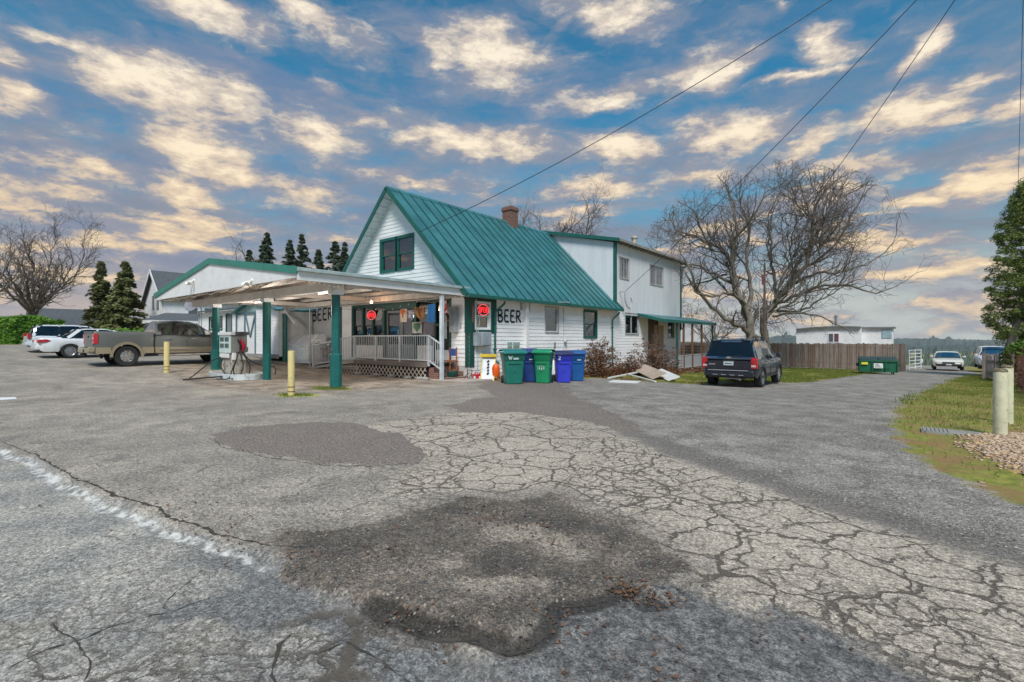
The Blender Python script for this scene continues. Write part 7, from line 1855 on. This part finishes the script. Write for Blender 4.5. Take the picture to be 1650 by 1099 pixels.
def leaf_cloud(center_fn, n, seed):
    r = random.Random(seed); out = []
    while len(out) < n:
        p = center_fn(r)
        if p: out.append(p)
    return out
con_a = leafmat('conifer_needles', (.018, .045, .014), (.070, .110, .032), .1)
con_b = leafmat('cedar_sprays', (.075, .14, .035), (.32, .38, .10), .35)
con_far = leafmat('far_conifer', (.06, .10, .065), (.16, .20, .12), .25)
con_olive = leafmat('olive_conifer', (.09, .12, .04), (.31, .31, .13), .25)
def conifer(label, px, d, toppx, halfpx, seed, mt, n=9000, name='conifer', base_clear=.05, size=.35, whorls=26, group='conifers', droop=.25, openness=.3, basepx=None, ragged=.3):
    x, y, _ = at(px, 560, d); z = gzs(x, y); s = d / 786; H_ = CAMZ + (546 - toppx) * s - z; Rm = halfpx * s
    t = thing(name, label, 'tree', (x, y, z), 0, group); rr = random.Random(seed)
    m = MB(); m.tube([(x, y, z - .1), (x + .1, y, z + H_ * .5), (x, y, z + H_ * .98)], [H_ * .012 + .05, H_ * .008 + .02, .012], 8, caps=False); m.build('trunk', bark, t, fixn=False)
    P = []; N = []; lim = MB()
    per = int(n / (whorls * 6))
    for w in range(whorls):
        u = (w + rr.random() * .6) / whorls; zz = base_clear + (1 - base_clear) * u
        prof = (1 - zz) ** .95 * (.5 + .5 * min(1, zz * 5 + .4))
        for b in range(6):
            a = rr.uniform(0, 6.283); L = Rm * prof * rr.uniform(1 - ragged, 1.08) + .12
            if rr.random() < openness * .4: continue
            h0 = zz * H_; dz = -droop * L
            if w % 2 == 0: lim.tube([(x, y, z + h0), (x + cos(a) * L * .6, y + sin(a) * L * .6, z + h0 + dz * .35)], [.03, .012], 4, caps=False)
            for k in range(per):
                q = rr.random() ** .6; rad = L * q; sp = (.13 * L + .05) * (1 - .6 * q)
                P.append((cos(a) * rad + rr.gauss(0, sp), sin(a) * rad + rr.gauss(0, sp), h0 + dz * q * q + rr.gauss(0, .05 + sp * .30))); N.append((cos(a) * .4, sin(a) * .4, .35))
    lim.build('limbs', bark, t, fixn=False)
    cards('crown', P, size, mt, seed, 1.1, .42, parent=t, N=np.array(N), sv=.5)
    return t
conifer('olive green conifer, left of the pair left of the white gabled house', 163, 56, 421, 36, 41, con_olive, 15000, size=.22, openness=.6, droop=.2, ragged=.5, whorls=34)
conifer('fuller dark conifer, right of the pair beside the white gabled house', 202, 54, 422, 44, 42, con_olive, 22000, size=.22, openness=.25, base_clear=.02, droop=.2, whorls=34)
k = 50
for px, tp, hw, lab in ((430, 374, 17, 'slim conifer behind the canopy, leftmost of the group'), (467, 386, 14, 'short dark conifer behind the canopy, second from the left'), (486, 377, 17, 'tallest slim conifer in the middle of the group behind the canopy'),
                        (513, 402, 14, 'low pale conifer between the tall ones behind the canopy'), (540, 388, 20, 'dark bushy conifer next to the store gable'), (556, 390, 13, 'narrow conifer touching the left roof edge of the store'), (402, 402, 11, 'small ragged conifer above the canopy ridge')):
    k += 1; conifer(lab, px, 68 + (k % 3) * 3, tp, hw * 3.2, k, con_far, 15000, size=.22, openness=.45, whorls=44, ragged=.45, droop=.12)
# right evergreen: dense sprays in clumps
def big_evergreen():
    d = 27.0; x, y, _ = at(1662, 585, d); z = gzs(x, y); s = d / 786
    t = thing('evergreen_tree', 'tall dense green evergreen over the picket fence at the right edge', 'tree', (x, y, z)); rr = random.Random(77)
    tx, ty, _ = at(1619, 585, d)
    m = MB(); m.tube([(tx, ty, z - .1), (tx + .15, ty, z + 1.6), (x - .35, y, z + 4), (x, y, z + 11.0)], [.24, .20, .14, .04], 9, caps=False); m.build('trunk', bark, t, fixn=False)
    P = []; N = []
    def clump(cx, cy, cz, r, n):
        for _ in range(n):
            a = rr.uniform(0, 6.283); u = rr.uniform(-.6, 1); rad = sqrt(max(0, 1 - u * u)) * r * rr.uniform(.55, 1.05)
            p = (cx + cos(a) * rad, cy + sin(a) * rad, cz + u * r * .62 + rr.gauss(0, .04)); P.append((p[0] - x, p[1] - y, p[2] - z)); N.append((cos(a) * .5, sin(a) * .5, u * .8))
    # silhouette: half width in photo px at height rows
    prof = [(296, 14), (330, 34), (360, 44), (400, 52), (440, 54), (480, 64), (515, 62), (540, 50), (552, 40)]
    for k in range(640):
        py = rr.uniform(292, 552); hw = np.interp(py, [p[0] for p in prof], [p[1] for p in prof]) * s
        a = rr.uniform(0, 6.283); q = sqrt(rr.random()) * rr.uniform(.8, 1.06); cx = x + cos(a) * hw * q; cy = y + sin(a) * hw * q; cz = CAMZ + (546 - py) * s
        clump(cx, cy, cz, rr.uniform(.16, .44), 130)
        if k % 6 == 0: pass
    m = MB()
    for k in range(50):
        py = rr.uniform(310, 530); hw = np.interp(py, [p[0] for p in prof], [p[1] for p in prof]) * s; a = rr.uniform(0, 6.283); cz = CAMZ + (546 - py) * s
        m.tube([(x - .2, y, cz - .5), (x + cos(a) * hw * .9, y + sin(a) * hw * .9, cz)], [.05, .012], 4, caps=False)
    m.build('limbs', bark, t, fixn=False)
    cards('crown', P, .058, con_b, 78, 1.2, .32, parent=t, N=np.array(N), sv=.5)
    # foreground shoot cluster low right
big_evergreen()
# shrub on right under tree
def leafy_mass(name, label, cat, fn, n, size, mt, seed, loc, asp=.6, tilt=1.2, stems=None, kind=None):
    t = thing(name, label, cat, loc); r = random.Random(seed); P = []; N = []
    for _ in range(n):
        p, nn = fn(r); P.append((p[0] - loc[0], p[1] - loc[1], p[2] - loc[2])); N.append(nn)
    cards('foliage', P, size, mt, seed, tilt, asp, parent=t, N=np.array(N), sv=.5)
    if stems: stems(t, r)
    return t
bx_, by_, _ = at(1640, 575, 22.5)
def fn_sh(r):
    a = r.uniform(0, 6.283); u = r.uniform(-.4, 1); q = sqrt(1 - u * u) * r.uniform(.6, 1.05); return (bx_ + .5 + cos(a) * q * 1.1, by_ + sin(a) * q, .35 + u * 1.1 + .1 * r.random()), (cos(a) * .5, sin(a) * .5, .3)
leafy_mass('leafy_shrub', 'light green leafy shrub between the evergreen and the picket fence', 'shrub', fn_sh, 5000, .075, leafmat('light_leaf', (.06, .14, .02), (.20, .30, .05), .3), 5, (bx_ + .5, by_, gzs(bx_, by_)))
# vines / brambles on the wire fence
brm = leafmat('bramble_brown', (.10, .04, .025), (.24, .12, .09), .1)
def fn_br(r):
    u = r.random(); p = A_.lerp(B_, u); z = hgt_at(p.x, p.y); return (p.x + r.gauss(.1, .22), p.y + r.gauss(0, .2), z + abs(r.gauss(0, .55)) + .02), (0, 0, .2)
def br_stems(t, r):
    m = MB()
    for k in range(170):
        u = r.random(); p = A_.lerp(B_, u); z = hgt_at(p.x, p.y); a = r.uniform(0, 6.28); h = r.uniform(.4, 1.5)
        m.tube([(p.x, p.y, z), (p.x + cos(a) * .15, p.y + sin(a) * .15, z + h * .6), (p.x + cos(a) * .5, p.y + sin(a) * .5, z + h)], [.007, .005, .003], 4, caps=False)
    m.build('stems', mat('bramble_stem', (.17, .08, .06), .9, var=.3), t, fixn=False)
leafy_mass('bramble_thicket', 'tangled reddish brown brambles growing through the wire fence', 'bramble', fn_br, 2600, .035, brm, 6, (A_.x, A_.y, gzs(A_.x, A_.y)), stems=br_stems)
# hedge on the left
hA = Vector(at(-60, 560, 34)); hB = Vector(at(93, 556, 38.5)); hd = (hB - hA); hd.z = 0; hL = hd.length; hd.normalize(); hn = Vector((-hd.y, hd.x, 0))
hz0 = gzs(hB.x, hB.y); hz1 = CAMZ + 38 * 36 / 786
def fn_h(r):
    u = r.uniform(0, hL); side_ = r.random()
    top = hz1 - hz0 - (.35 * max(0, (u - hL + 1.2)) ** 2) + .08 * sin(u * 2.3) + .05 * sin(u * 5.1)
    if side_ < .62: p = hA + hd * u - hn * (.75 + .10 * sin(u * 3.7 + r.random())) ; z = r.random() * top; nn = (-hn.x, -hn.y, .3)
    elif side_ < .9: p = hA + hd * u + hn * r.uniform(-.75, .75); z = top + r.gauss(0, .05); nn = (0, 0, 1)
    else: p = hB + hn * r.uniform(-.75, .75) + hd * r.uniform(-.1, .15); z = r.random() * (top - .1); nn = (hd.x, hd.y, .3)
    k = r.gauss(0, .07); return (p.x + k, p.y + k, hz0 - .25 + z + abs(k)), nn
hm = leafmat('hedge_leaf', (.045, .15, .02), (.26, .48, .06), .3)
th = leafy_mass('laurel_hedge', 'clipped bright green hedge at the left edge behind the parked cars', 'hedge', fn_h, 26000, .085, hm, 8, (hB.x, hB.y, hz0))
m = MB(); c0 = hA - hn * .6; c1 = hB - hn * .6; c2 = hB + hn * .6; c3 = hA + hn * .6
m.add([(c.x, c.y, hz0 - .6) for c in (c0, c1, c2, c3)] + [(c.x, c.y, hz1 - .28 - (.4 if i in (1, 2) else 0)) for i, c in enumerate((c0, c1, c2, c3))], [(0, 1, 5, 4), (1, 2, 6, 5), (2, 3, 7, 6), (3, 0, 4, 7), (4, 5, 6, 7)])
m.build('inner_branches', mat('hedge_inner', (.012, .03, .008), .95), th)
# low green strip beyond the pickup
hx, hy, _ = at(262, 530, 48)
def fn_h2(r):
    u = r.uniform(-9, 9); p = Vector((hx, hy, 0)) + rgt * u; return (p.x, p.y + r.gauss(0, .3), gzs(hx, hy) - .3 + r.random() * 1.75 + .1 * sin(u * 3)), (.3, -.6, .4)
leafy_mass('garden_hedge', 'low green hedge seen over the bed of the olive pickup', 'hedge', fn_h2, 6000, .12, hm, 9, (hx, hy, gzs(hx, hy)))
# dead hydrangea bushes
def hydrangea(label, px, py, d, w, h, seed, nst=70):
    x, y, _ = at(px, py, d); z = hgt_at(x, y); r = random.Random(seed); t = thing('hydrangea_bush', label, 'bush', (x, y, z), 0, 'withered bushes along the side wall')
    m = MB(); tips = []
    for k in range(nst):
        a = r.uniform(0, 6.283); rad = sqrt(r.random()); tx, ty = cos(a) * rad * w, sin(a) * rad * w * .8; hh_ = h * (1 - .45 * rad ** 2) * r.uniform(.6, 1.05)
        pts = [(x + tx * .15, y + ty * .15, z), (x + tx * .5 + r.gauss(0, .05), y + ty * .5, z + hh_ * .55), (x + tx, y + ty, z + hh_)]
        m.tube(pts, [.011, .008, .005], 4, caps=False); tips.append((tx, ty, hh_))
        b = (x + tx * .5, y + ty * .5, z + hh_ * .5); c = (x + tx * .7 + r.gauss(0, .2), y + ty * .7 + r.gauss(0, .2), z + hh_ * r.uniform(.6, .9)); m.tube([b, c], [.006, .004], 4, caps=False); tips.append((c[0] - x, c[1] - y, c[2] - z))
    m.build('stems', mat('hydrangea_stem', (.22, .13, .08), .9, var=.3) if 'hydrangea_stem' not in MATS else MATS['hydrangea_stem'], t, fixn=False)
    P = []
    for (a, b, c) in tips:
        if r.random() < .75:
            rr_ = r.uniform(.07, .13)
            for _ in range(34): v = Vector((r.gauss(0, 1), r.gauss(0, 1), r.gauss(0, 1))).normalized() * rr_; P.append((a + v.x, b + v.y, c + v.z * .7))
    cards('dead_flowers', P, .028, dryh, seed, 1.5, .8, parent=t)
    P = []
    for _ in range(1500):
        a = r.uniform(0, 6.283); q = sqrt(r.random()) * 1.1; P.append((cos(a) * q * w, sin(a) * q * w * .8, abs(r.gauss(0, .30)) * h * .7))
    cards('dead_leaves', P, .06, dryleaf2, seed + 1, 1.5, .5, parent=t)
dryh = leafmat('dry_flower', (.12, .065, .045), (.30, .18, .12), .1)
dryleaf2 = leafmat('dry_leaf_dark', (.09, .040, .022), (.25, .115, .055), .1)
hydrangea('tall withered brown bush nearer the blue bins', 965, 600, 22.0, 1.0, 1.75, 3, 75)
hydrangea('withered brown bush in front of the rear door, nearer the porch', 1052, 596, 25.5, 1.35, 2.0, 4, 85)
hydrangea('low sprawling dead bush between the two taller ones', 1012, 600, 24, .7, .8, 5, 30)
# dried grass and weeds by porch
# ------------------------------------------------------------------ far buildings
def house_box(t, M_, parts): pass
x, y, _ = at(262, 560, 62)
gh = thing('gabled_house', 'white two storey house with steep dark gable roof behind the pickup', 'house', (x, y, gzs(x, y)))
def P_(px, py, d): p = at(px, py, d); return p
d0 = 62; zg = gzs(x, y)
hx0, hx1 = onY(236, 500, 30)[0], 0
YH = float(at(247, 500, 58)[1]); Xl = float(onY(234, 500, YH)[0]); Xr = float(onY(263, 500, YH)[0]); ztop = float(onY(247, 436, YH)[1]); zev = float(onY(262, 480, YH)[1])
farw = mat('far_white_siding', (.82, .82, .82), .7, var=.06, dirt=.2)
xm = (Xl + Xr) / 2
m = MB(); m.prism([(Xl, zg), (Xr, zg), (Xr, zev), (xm, ztop - .15), (Xl, zev)], YH, YH + 12, 'y'); m.build('wall', farw, gh)
m = MB(); slope_slab(m, xm, ztop, Xl - .4, zev - .25, YH - .4, YH + 12.3, .15); slope_slab(m, xm, ztop, Xr + .4, zev - .25, YH - .4, YH + 12.3, .15); m.build('roof', shingle, gh)
m = MB()
for xe, ze in ((Xl - .42, zev - .27), (Xr + .42, zev - .27)): m.bar((xm, YH - .43, ztop - .08), (xe, YH - .43, ze - .08), .06, .34)
m.build('rake_board', farw, gh)
for pa, pb in ((246, 248.5), (253, 256)):
    a, b = float(onY(pa, 490, YH)[0]), float(onY(pb, 490, YH)[0]); za, zb = float(onY(pa, 499, YH)[1]), float(onY(pa, 477, YH)[1]); m = MB(); m.box(a, b, YH - .06, YH - .01, za, zb); m.build('window', mat('far_window', (.10, .12, .14), .3) if 'far_window' not in MATS else MATS['far_window'], gh)
XP = Xr + 2.6; za = float(onX(262, 516, XP)[1]); ya_ = YH - 2.0; yb_ = YH + 13
m = MB(); m.add([(XP, ya_, za), (XP, yb_, za), (Xr, yb_, za + .95), (Xr, ya_ + 2.2, za + .95), (Xr - 1.2, ya_ + .0, za)], [(0, 1, 2, 3), (0, 3, 4)]); m.build('porch_roof', shingle, gh)
m = MB(); m.box(XP - .08, XP + .02, ya_, yb_, za - .35, za + .0); m.box(Xr - 1.2, XP - .08, ya_, ya_ + .08, za - .35, za); m.build('porch_fascia', farw, gh)
m = MB(); m.box(XP - .5, XP - .4, ya_ + .5, yb_ - .3, zg, za - .35); m.build('porch_wall', farw, gh)
for yy in (YH + 2.5, YH + 4.2):
    m = MB(); m.box(Xr + .01, Xr + .06, yy, yy + .9, zev - 2.6, zev - 1.0); m.build('window', MATS['far_window'], gh)
# garage with long dark roof
XG = float(at(110, 525, 58)[0]); y0g, zeg = [float(q) for q in onX(50, 529, XG)]; y1g, _ = onX(174, 529, XG); y1g = float(y1g); zeg = float(onX(110, 529, XG)[1]); XR_ = XG - 3.3; zrg = float(onX(110, 498, XR_)[1])
gg = thing('dark_roofed_garage', 'long low building with dark grey shingle roof behind the parked white cars', 'building', (XG, (y0g + y1g) / 2, gzs(XG, y0g)))
m = MB(); m.prism([(XG, zeg), (XR_, zrg), (XR_ - 3.3, zeg), (XR_ - 3.3, zeg - .12), (XG, zeg - .12)], y0g, y1g, 'y'); m.build('roof', shingle, gg)
m = MB(); m.box(XR_ - 3.1, XG - .3, y0g + .3, y1g - .3, gzs(XG, y0g), zeg - .1); m.build('wall', farw, gg)
# mobile home beyond the board fence
YM = 50.0; mx0, mx1, mx2 = float(onY(1283, 540, YM)[0]), float(onY(1388, 540, YM)[0]), float(onY(1438, 540, YM)[0]); z0 = gzs(-5, YM)
mzt = float(onY(1330, 527, YM)[1])
mh = thing('mobile_home', 'low white flat roofed mobile home behind the board fence', 'mobile home', ((mx0 + mx2) / 2, YM, z0))
m = MB(); n = 14
top = [(mx0 + (mx1 - mx0) * i / n, mzt - .28 + .28 * sin(pi * (i / n) * .62 + .35)) for i in range(n + 1)]
m.prism([(mx0, z0)] + top + [(mx1, z0)], YM, YM + 3.2, 'y'); m.box(mx1, mx2, YM + .5, YM + 3.2, z0, mzt - .15); 
m.build('wall', farw, mh, ang=60)
m = MB()
for (a, za), (b, zb2) in zip(top[:-1], top[1:]): m.bar((a, YM + 1.5, za + .03), (b, YM + 1.5, zb2 + .03), 3.5, .08, up=(0, 0, 1))
m.box(mx1, mx2 + .15, YM + .3, YM + 3.4, mzt - .15, mzt - .04); m.build('roof', mat('mobile_roof', (.20, .20, .20), .8), mh)
a, b = float(onY(1334, 540, YM)[0]), float(onY(1353, 540, YM)[0]); za, zb = float(onY(1340, 552, YM)[1]), float(onY(1340, 536.5, YM)[1])
m = MB(); m.box(a, b, YM - .05, YM - .01, za, zb); wdw = m.build('window', farw, mh)
m = MB(); m.box(a + .07, (a + b) / 2 - .04, YM - .06, YM - .052, za + .07, zb - .07); m.build('pane', MATS['far_window'], wdw)
m = MB(); m.box((a + b) / 2 + .04, b - .07, YM - .06, YM - .052, za + .07, zb - .07); m.build('pane', mat('red_curtain', (.14, .06, .08), .7), wdw)
x_ = float(onY(1347, 520, YM + 1)[0]); m = MB(); m.tube([(x_, YM + 1, mzt - .1), (x_, YM + 1, mzt + 1.0)], .11, 10); m.lathe([(.0, 1.05), (.16, 1.0), (.16, .92)], (x_, YM + 1, mzt), 'z', 10); m.build('flue', galv, mh)
m = MB(); m.box(mx2 - .7, mx2 - .05, YM + .45, YM + .49, mzt - .95, mzt - .3); m.build('pale_blue_window', mat('pale_blue_glass', (.35, .50, .55), .3), mh)
# ------------------------------------------------------------------ poles, wires, aerial
ux, uy, _ = at(1232, 590, 30.5); uz = gzs(ux, uy)
up = thing('utility_pole', 'slim brown service pole with red top box standing before the big bare tree', 'utility pole', (ux, uy, uz))
hp = CAMZ + (546 - 425) * 30.5 / 786
m = MB(); m.tube([(ux, uy, uz - .2), (ux, uy, hp)], [.085, .06], 8); m.build('pole', mat('pole_wood', (.12, .085, .065), .9, var=.3), up)
m = MB(); m.box(ux - .14, ux + .0, uy - .1, uy + .1, hp - 1.3, hp - .7); m.build('meter_box', mat('red_box', (.20, .05, .05), .7), up)
m = MB(); m.tube([(ux - .3, uy, uz), (ux - .3, uy, hp - 1.0)], .025, 6); m.build('conduit', greym, up)
wirem = mat('black_wire', (.03, .03, .035), .6)
def wire(label, p, q, sag, r=.012):
    p = Vector(p); q = Vector(q); P = []
    for i in range(41):
        u = i / 40; a = p.lerp(q, u); a.z -= sag * 4 * u * (1 - u); P.append(a)
    m = MB(); m.tube(P, r, 5); simple('overhead_wire', label, 'wire', m, wirem, tuple(p), 'overhead wires')
# all three come from one street pole standing right of the camera
g1 = at(683, 375, 19.9)
wire('overhead wire running down to the front gable of the store', at(1640, -200, 12.5), (g1[0], YF - .55, g1[2]), .55, .013)
sb_ = FS @ Vector((onX(998, 473)[0], .36, onX(998, 473)[1] + .1))
wire('overhead wire running down to the bracket on the two storey rear part', at(1720, -260, 12.5), tuple(sb_), .35, .013)
wire('overhead wire running to the slim pole before the big bare tree', at(1700, -240, 12.0), (ux, uy, hp - .05), .35, .013)
wire('overhead wire dropping towards the evergreen at the right edge', at(1655, -240, 14.0), at(1640, 310, 27.0), .2, .010)
wire('thin wire hanging from the bare tree to the mobile home', at(1245, 505, 33), (mx0 + .1, YM, mzt - .2), 1.3, .014)
m = MB(); a = Vector((g1[0], YF - .02, g1[2])); Pts = [Vector((g1[0], YF - .55, g1[2])), a + Vector((.1, -.04, -.6)), a + Vector((.35, -.04, -1.4)), a + Vector((1.1, -.04, -2.0)), a + Vector((2.0, -.04, -2.55))]
m.tube(Pts, .010, 5); m.tube([a + Vector((2.0, -.05, -2.5)), a + Vector((1.2, -.05, -2.75)), a + Vector((.3, -.05, -2.85)), a + Vector((-.6, -.05, -2.75))], .009, 5)
simple('cable_loop', 'loose grey cable hanging down the front gable beside the upper window', 'cable', m, greym, tuple(a))
m = MB(); c = a + Vector((2.0, -.06, -2.5)); m.bar(c, c + Vector((.25, -.1, -.35)), .06, .06); m.tube([c + Vector((.1, -.05, .1)), c + Vector((.25, -.1, .12)), c + Vector((.35, -.1, -.1)), c + Vector((.45, -.08, -.4))], .018, 5); m.bar(c + Vector((.55, 0, -.5)), c + Vector((.55, 0, -1.2)), .05, .05)
simple('cable_bracket', 'small rusty cable bracket low on the right of the front gable', 'bracket', m, rust, tuple(c))
ax, ay, az_ = at(1036, 425, 36)
ae_ = thing('roof_aerial', 'thin television aerial on a mast above the rear roof beside the flue', 'aerial', (ax, ay, az_))
m = MB(); m.tube([(ax, ay, az_ - .6), (ax, ay, CAMZ + (546 - 373) * 36 / 786)], .022, 6); m.build('mast', greym, ae_)
zt = CAMZ + (546 - 372) * 36 / 786
m = MB(); bdir = (rgt * .9 + Vector((0, 0, -.35))).normalized(); c = Vector((ax, ay, zt)) - bdir * .9; e = c + bdir * 1.9; m.tube([c, e], .016, 5)
for k in range(7): q = c.lerp(e, k / 6); w_ = .55 - .04 * k; m.tube([q - Vector((0, w_, .1)), q + Vector((0, w_, .1))], .010, 4); m.tube([q - rgt * .2 - Vector((0, 0, w_ * .5)), q + rgt * .2 + Vector((0, 0, w_ * .5))], .008, 4)
m.build('elements', greym, ae_)
# ------------------------------------------------------------------ hills and far woods
hillm = mat('forested_hill', (.040, .070, .055), .95, var=.45, scale=.01, bump=3.0, bscale=.05)
def hill(nm, prof, d, depth, base=-60, seed=1, tree=8):
    """prof: (photo px, photo y) skyline"""
    r = random.Random(seed); xs = np.arange(prof[0][0], prof[-1][0], 2.2); V_ = []; rows = 9
    for i, px in enumerate(xs):
        py = np.interp(px, [p[0] for p in prof], [p[1] for p in prof]); rr_ = ray(px, py)
        for k in range(rows):
            u = k / (rows - 1); dd = d - depth * u if k else d; zt = CAMZ + rr_[2] * d
            z = zt + (base - zt) * u ** 1.3 + (fbm(np.float64(px * .35 + 40), np.float64(k * 1.7), .35, seed + 100, 3) - .5) * depth * .05 * (k > 0) + (r.uniform(-1, 1) * tree * .3 if k == 0 else r.uniform(-1, 1) * tree * .8)
            V_.append((rr_[0] * dd, rr_[1] * dd, z))
        V_.append((rr_[0] * (d + 400), rr_[1] * (d + 400), base))
    n = rows + 1; F_ = []
    for i in range(len(xs) - 1):
        for k in range(rows - 1): F_.append((i * n + k, i * n + k + 1, (i + 1) * n + k + 1, (i + 1) * n + k))
        F_.append((i * n, (i + 1) * n, (i + 1) * n + rows, i * n + rows))
    o = mesh_np(nm, np.array(V_), np.array(F_), hillm, smooth=False); o['kind'] = 'structure'
hill('hills', [(900, 552), (1150, 551), (1230, 547), (1250, 541), (1268, 539.5), (1290, 543), (1320, 549), (1400, 547), (1460, 545), (1520, 546), (1600, 548), (1750, 546), (1900, 549), (2300, 550)], 3300, 1300, -90, 3, 12)
hill('hills', [(900, 560), (1200, 557), (1330, 558), (1460, 557), (1540, 556), (1620, 558), (1700, 556), (2000, 560), (2300, 560)], 1900, 900, -70, 5, 9)
hill('hills', [(-900, 556), (-300, 552), (0, 553), (300, 552), (560, 552), (900, 556)], 2600, 900, -10, 6, 10)
# forest edge at mid distance: many small conifers as one mass
def forest(px0, px1, d0, d1, n, h, seed, topz):
    r = np.random.default_rng(seed); V_ = []; F_ = []
    for k in range(n):
        px = r.uniform(px0, px1); d = r.uniform(d0, d1); rr_ = ray(px, 560); x, y = rr_[0] * d, rr_[1] * d; z = gzs(x, y); hh_ = h * r.uniform(.6, 1.3); w = hh_ * .22
        b = len(V_)
        for (f, ww) in ((0, 1), (.35, .8), (.36, 1.0 * .75), (.7, .4), (1, .02)):
            for j in range(6): a = j * pi / 3 + k; q = w * ww * r.uniform(.7, 1.2); V_.append((x + cos(a) * q, y + sin(a) * q, z + hh_ * f))
        for l in range(4):
            for j in range(6): F_.append((b + l * 6 + j, b + l * 6 + (j + 1) % 6, b + (l + 1) * 6 + (j + 1) % 6, b + (l + 1) * 6 + j))
    o = mesh_np('distant_woods', np.array(V_), np.array(F_), con_far, smooth=False); o['kind'] = 'stuff'; return o
forest(1100, 1800, 700, 1150, 900, 15, 3, 0)
forest(1100, 1750, 380, 520, 350, 9, 4, 0)
# bushes in the field beyond the driveway crest
def fn_f(r):
    px = r.uniform(1450, 1640); d = r.uniform(70, 92); p = at(px, 585, d); c = sin(px * .35) + sin(px * .13); z = gzs(p[0], p[1]); return (p[0], p[1], z + r.random() * (1.1 + .35 * c)), (0, -.4, .5)
leafy_mass('field_shrubs', 'row of low green field shrubs beyond the end of the driveway', 'shrubs', fn_f, 9000, .16, leafmat('field_leaf', (.05, .09, .03), (.17, .19, .07), .1), 15, (at(1530, 585, 80)[0], at(1530, 585, 80)[1], -2))
# ------------------------------------------------------------------ haze: closed box of air
hm_ = bpy.data.materials.new('haze_air'); hm_.use_nodes = True; t = hm_.node_tree; t.nodes.clear()
v = nd(t, 'ShaderNodeVolumePrincipled', {'Color': (.93, .97, 1.0, 1), 'Density': .00008, 'Anisotropy': .0})
o_ = nd(t, 'ShaderNodeOutputMaterial'); t.links.new(v.outputs[0], o_.inputs['Volume'])
m = MB(); m.box(-4300, 4700, -600, 5200, -140, 130)
hz_ = m.build('haze', hm_, None, smooth=False, fixn=True); hz_['kind'] = 'stuff'

# small multi-piece parts become one object per piece
import bmesh
for o in [q for q in bpy.data.objects if q.type == 'MESH' and q.name.split('.')[0] in ('corner_board', 'door_frame', 'fascia', 'rake_trim', 'lower_panel', 'storefront_panel', 'beam', 'wall', 'downspout', 'conduit', 'basement_window', 'wall_vent', 'display_window', 'interior_side_wall', 'ceiling', 'roof', 'cabin_interior', 'rear_bumper', 'arch_trim', 'gable_trim', 'meter_box', 'edge_board')]:
    me = o.data
    if len(me.polygons) > 400 or me.users > 1: continue
    bm = bmesh.new(); bm.from_mesh(me); bm.faces.ensure_lookup_table(); seen = {}; isl = []
    for f in bm.faces:
        if f.index in seen: continue
        st = [f]; seen[f.index] = len(isl); cur = []
        while st:
            q = st.pop(); cur.append(q.index)
            for e in q.edges:
                for g in e.link_faces:
                    if g.index not in seen: seen[g.index] = len(isl); st.append(g)
        isl.append(cur)
    bm.free()
    if not (2 <= len(isl) <= 12): continue
    base = o.name.split('.')[0]
    for k in range(len(isl)):
        bm = bmesh.new(); bm.from_mesh(me); bm.faces.ensure_lookup_table()
        keep = set(isl[k]); bmesh.ops.delete(bm, geom=[f for f in bm.faces if f.index not in keep], context='FACES')
        if k == len(isl) - 1: nm_ = o
        else:
            nm_ = o.copy(); nm_.data = me.copy(); COL.objects.link(nm_)
        tgt = me.copy() if k == len(isl) - 1 else nm_.data
        bm.to_mesh(tgt); bm.free()
        if k == len(isl) - 1: o.data = tgt
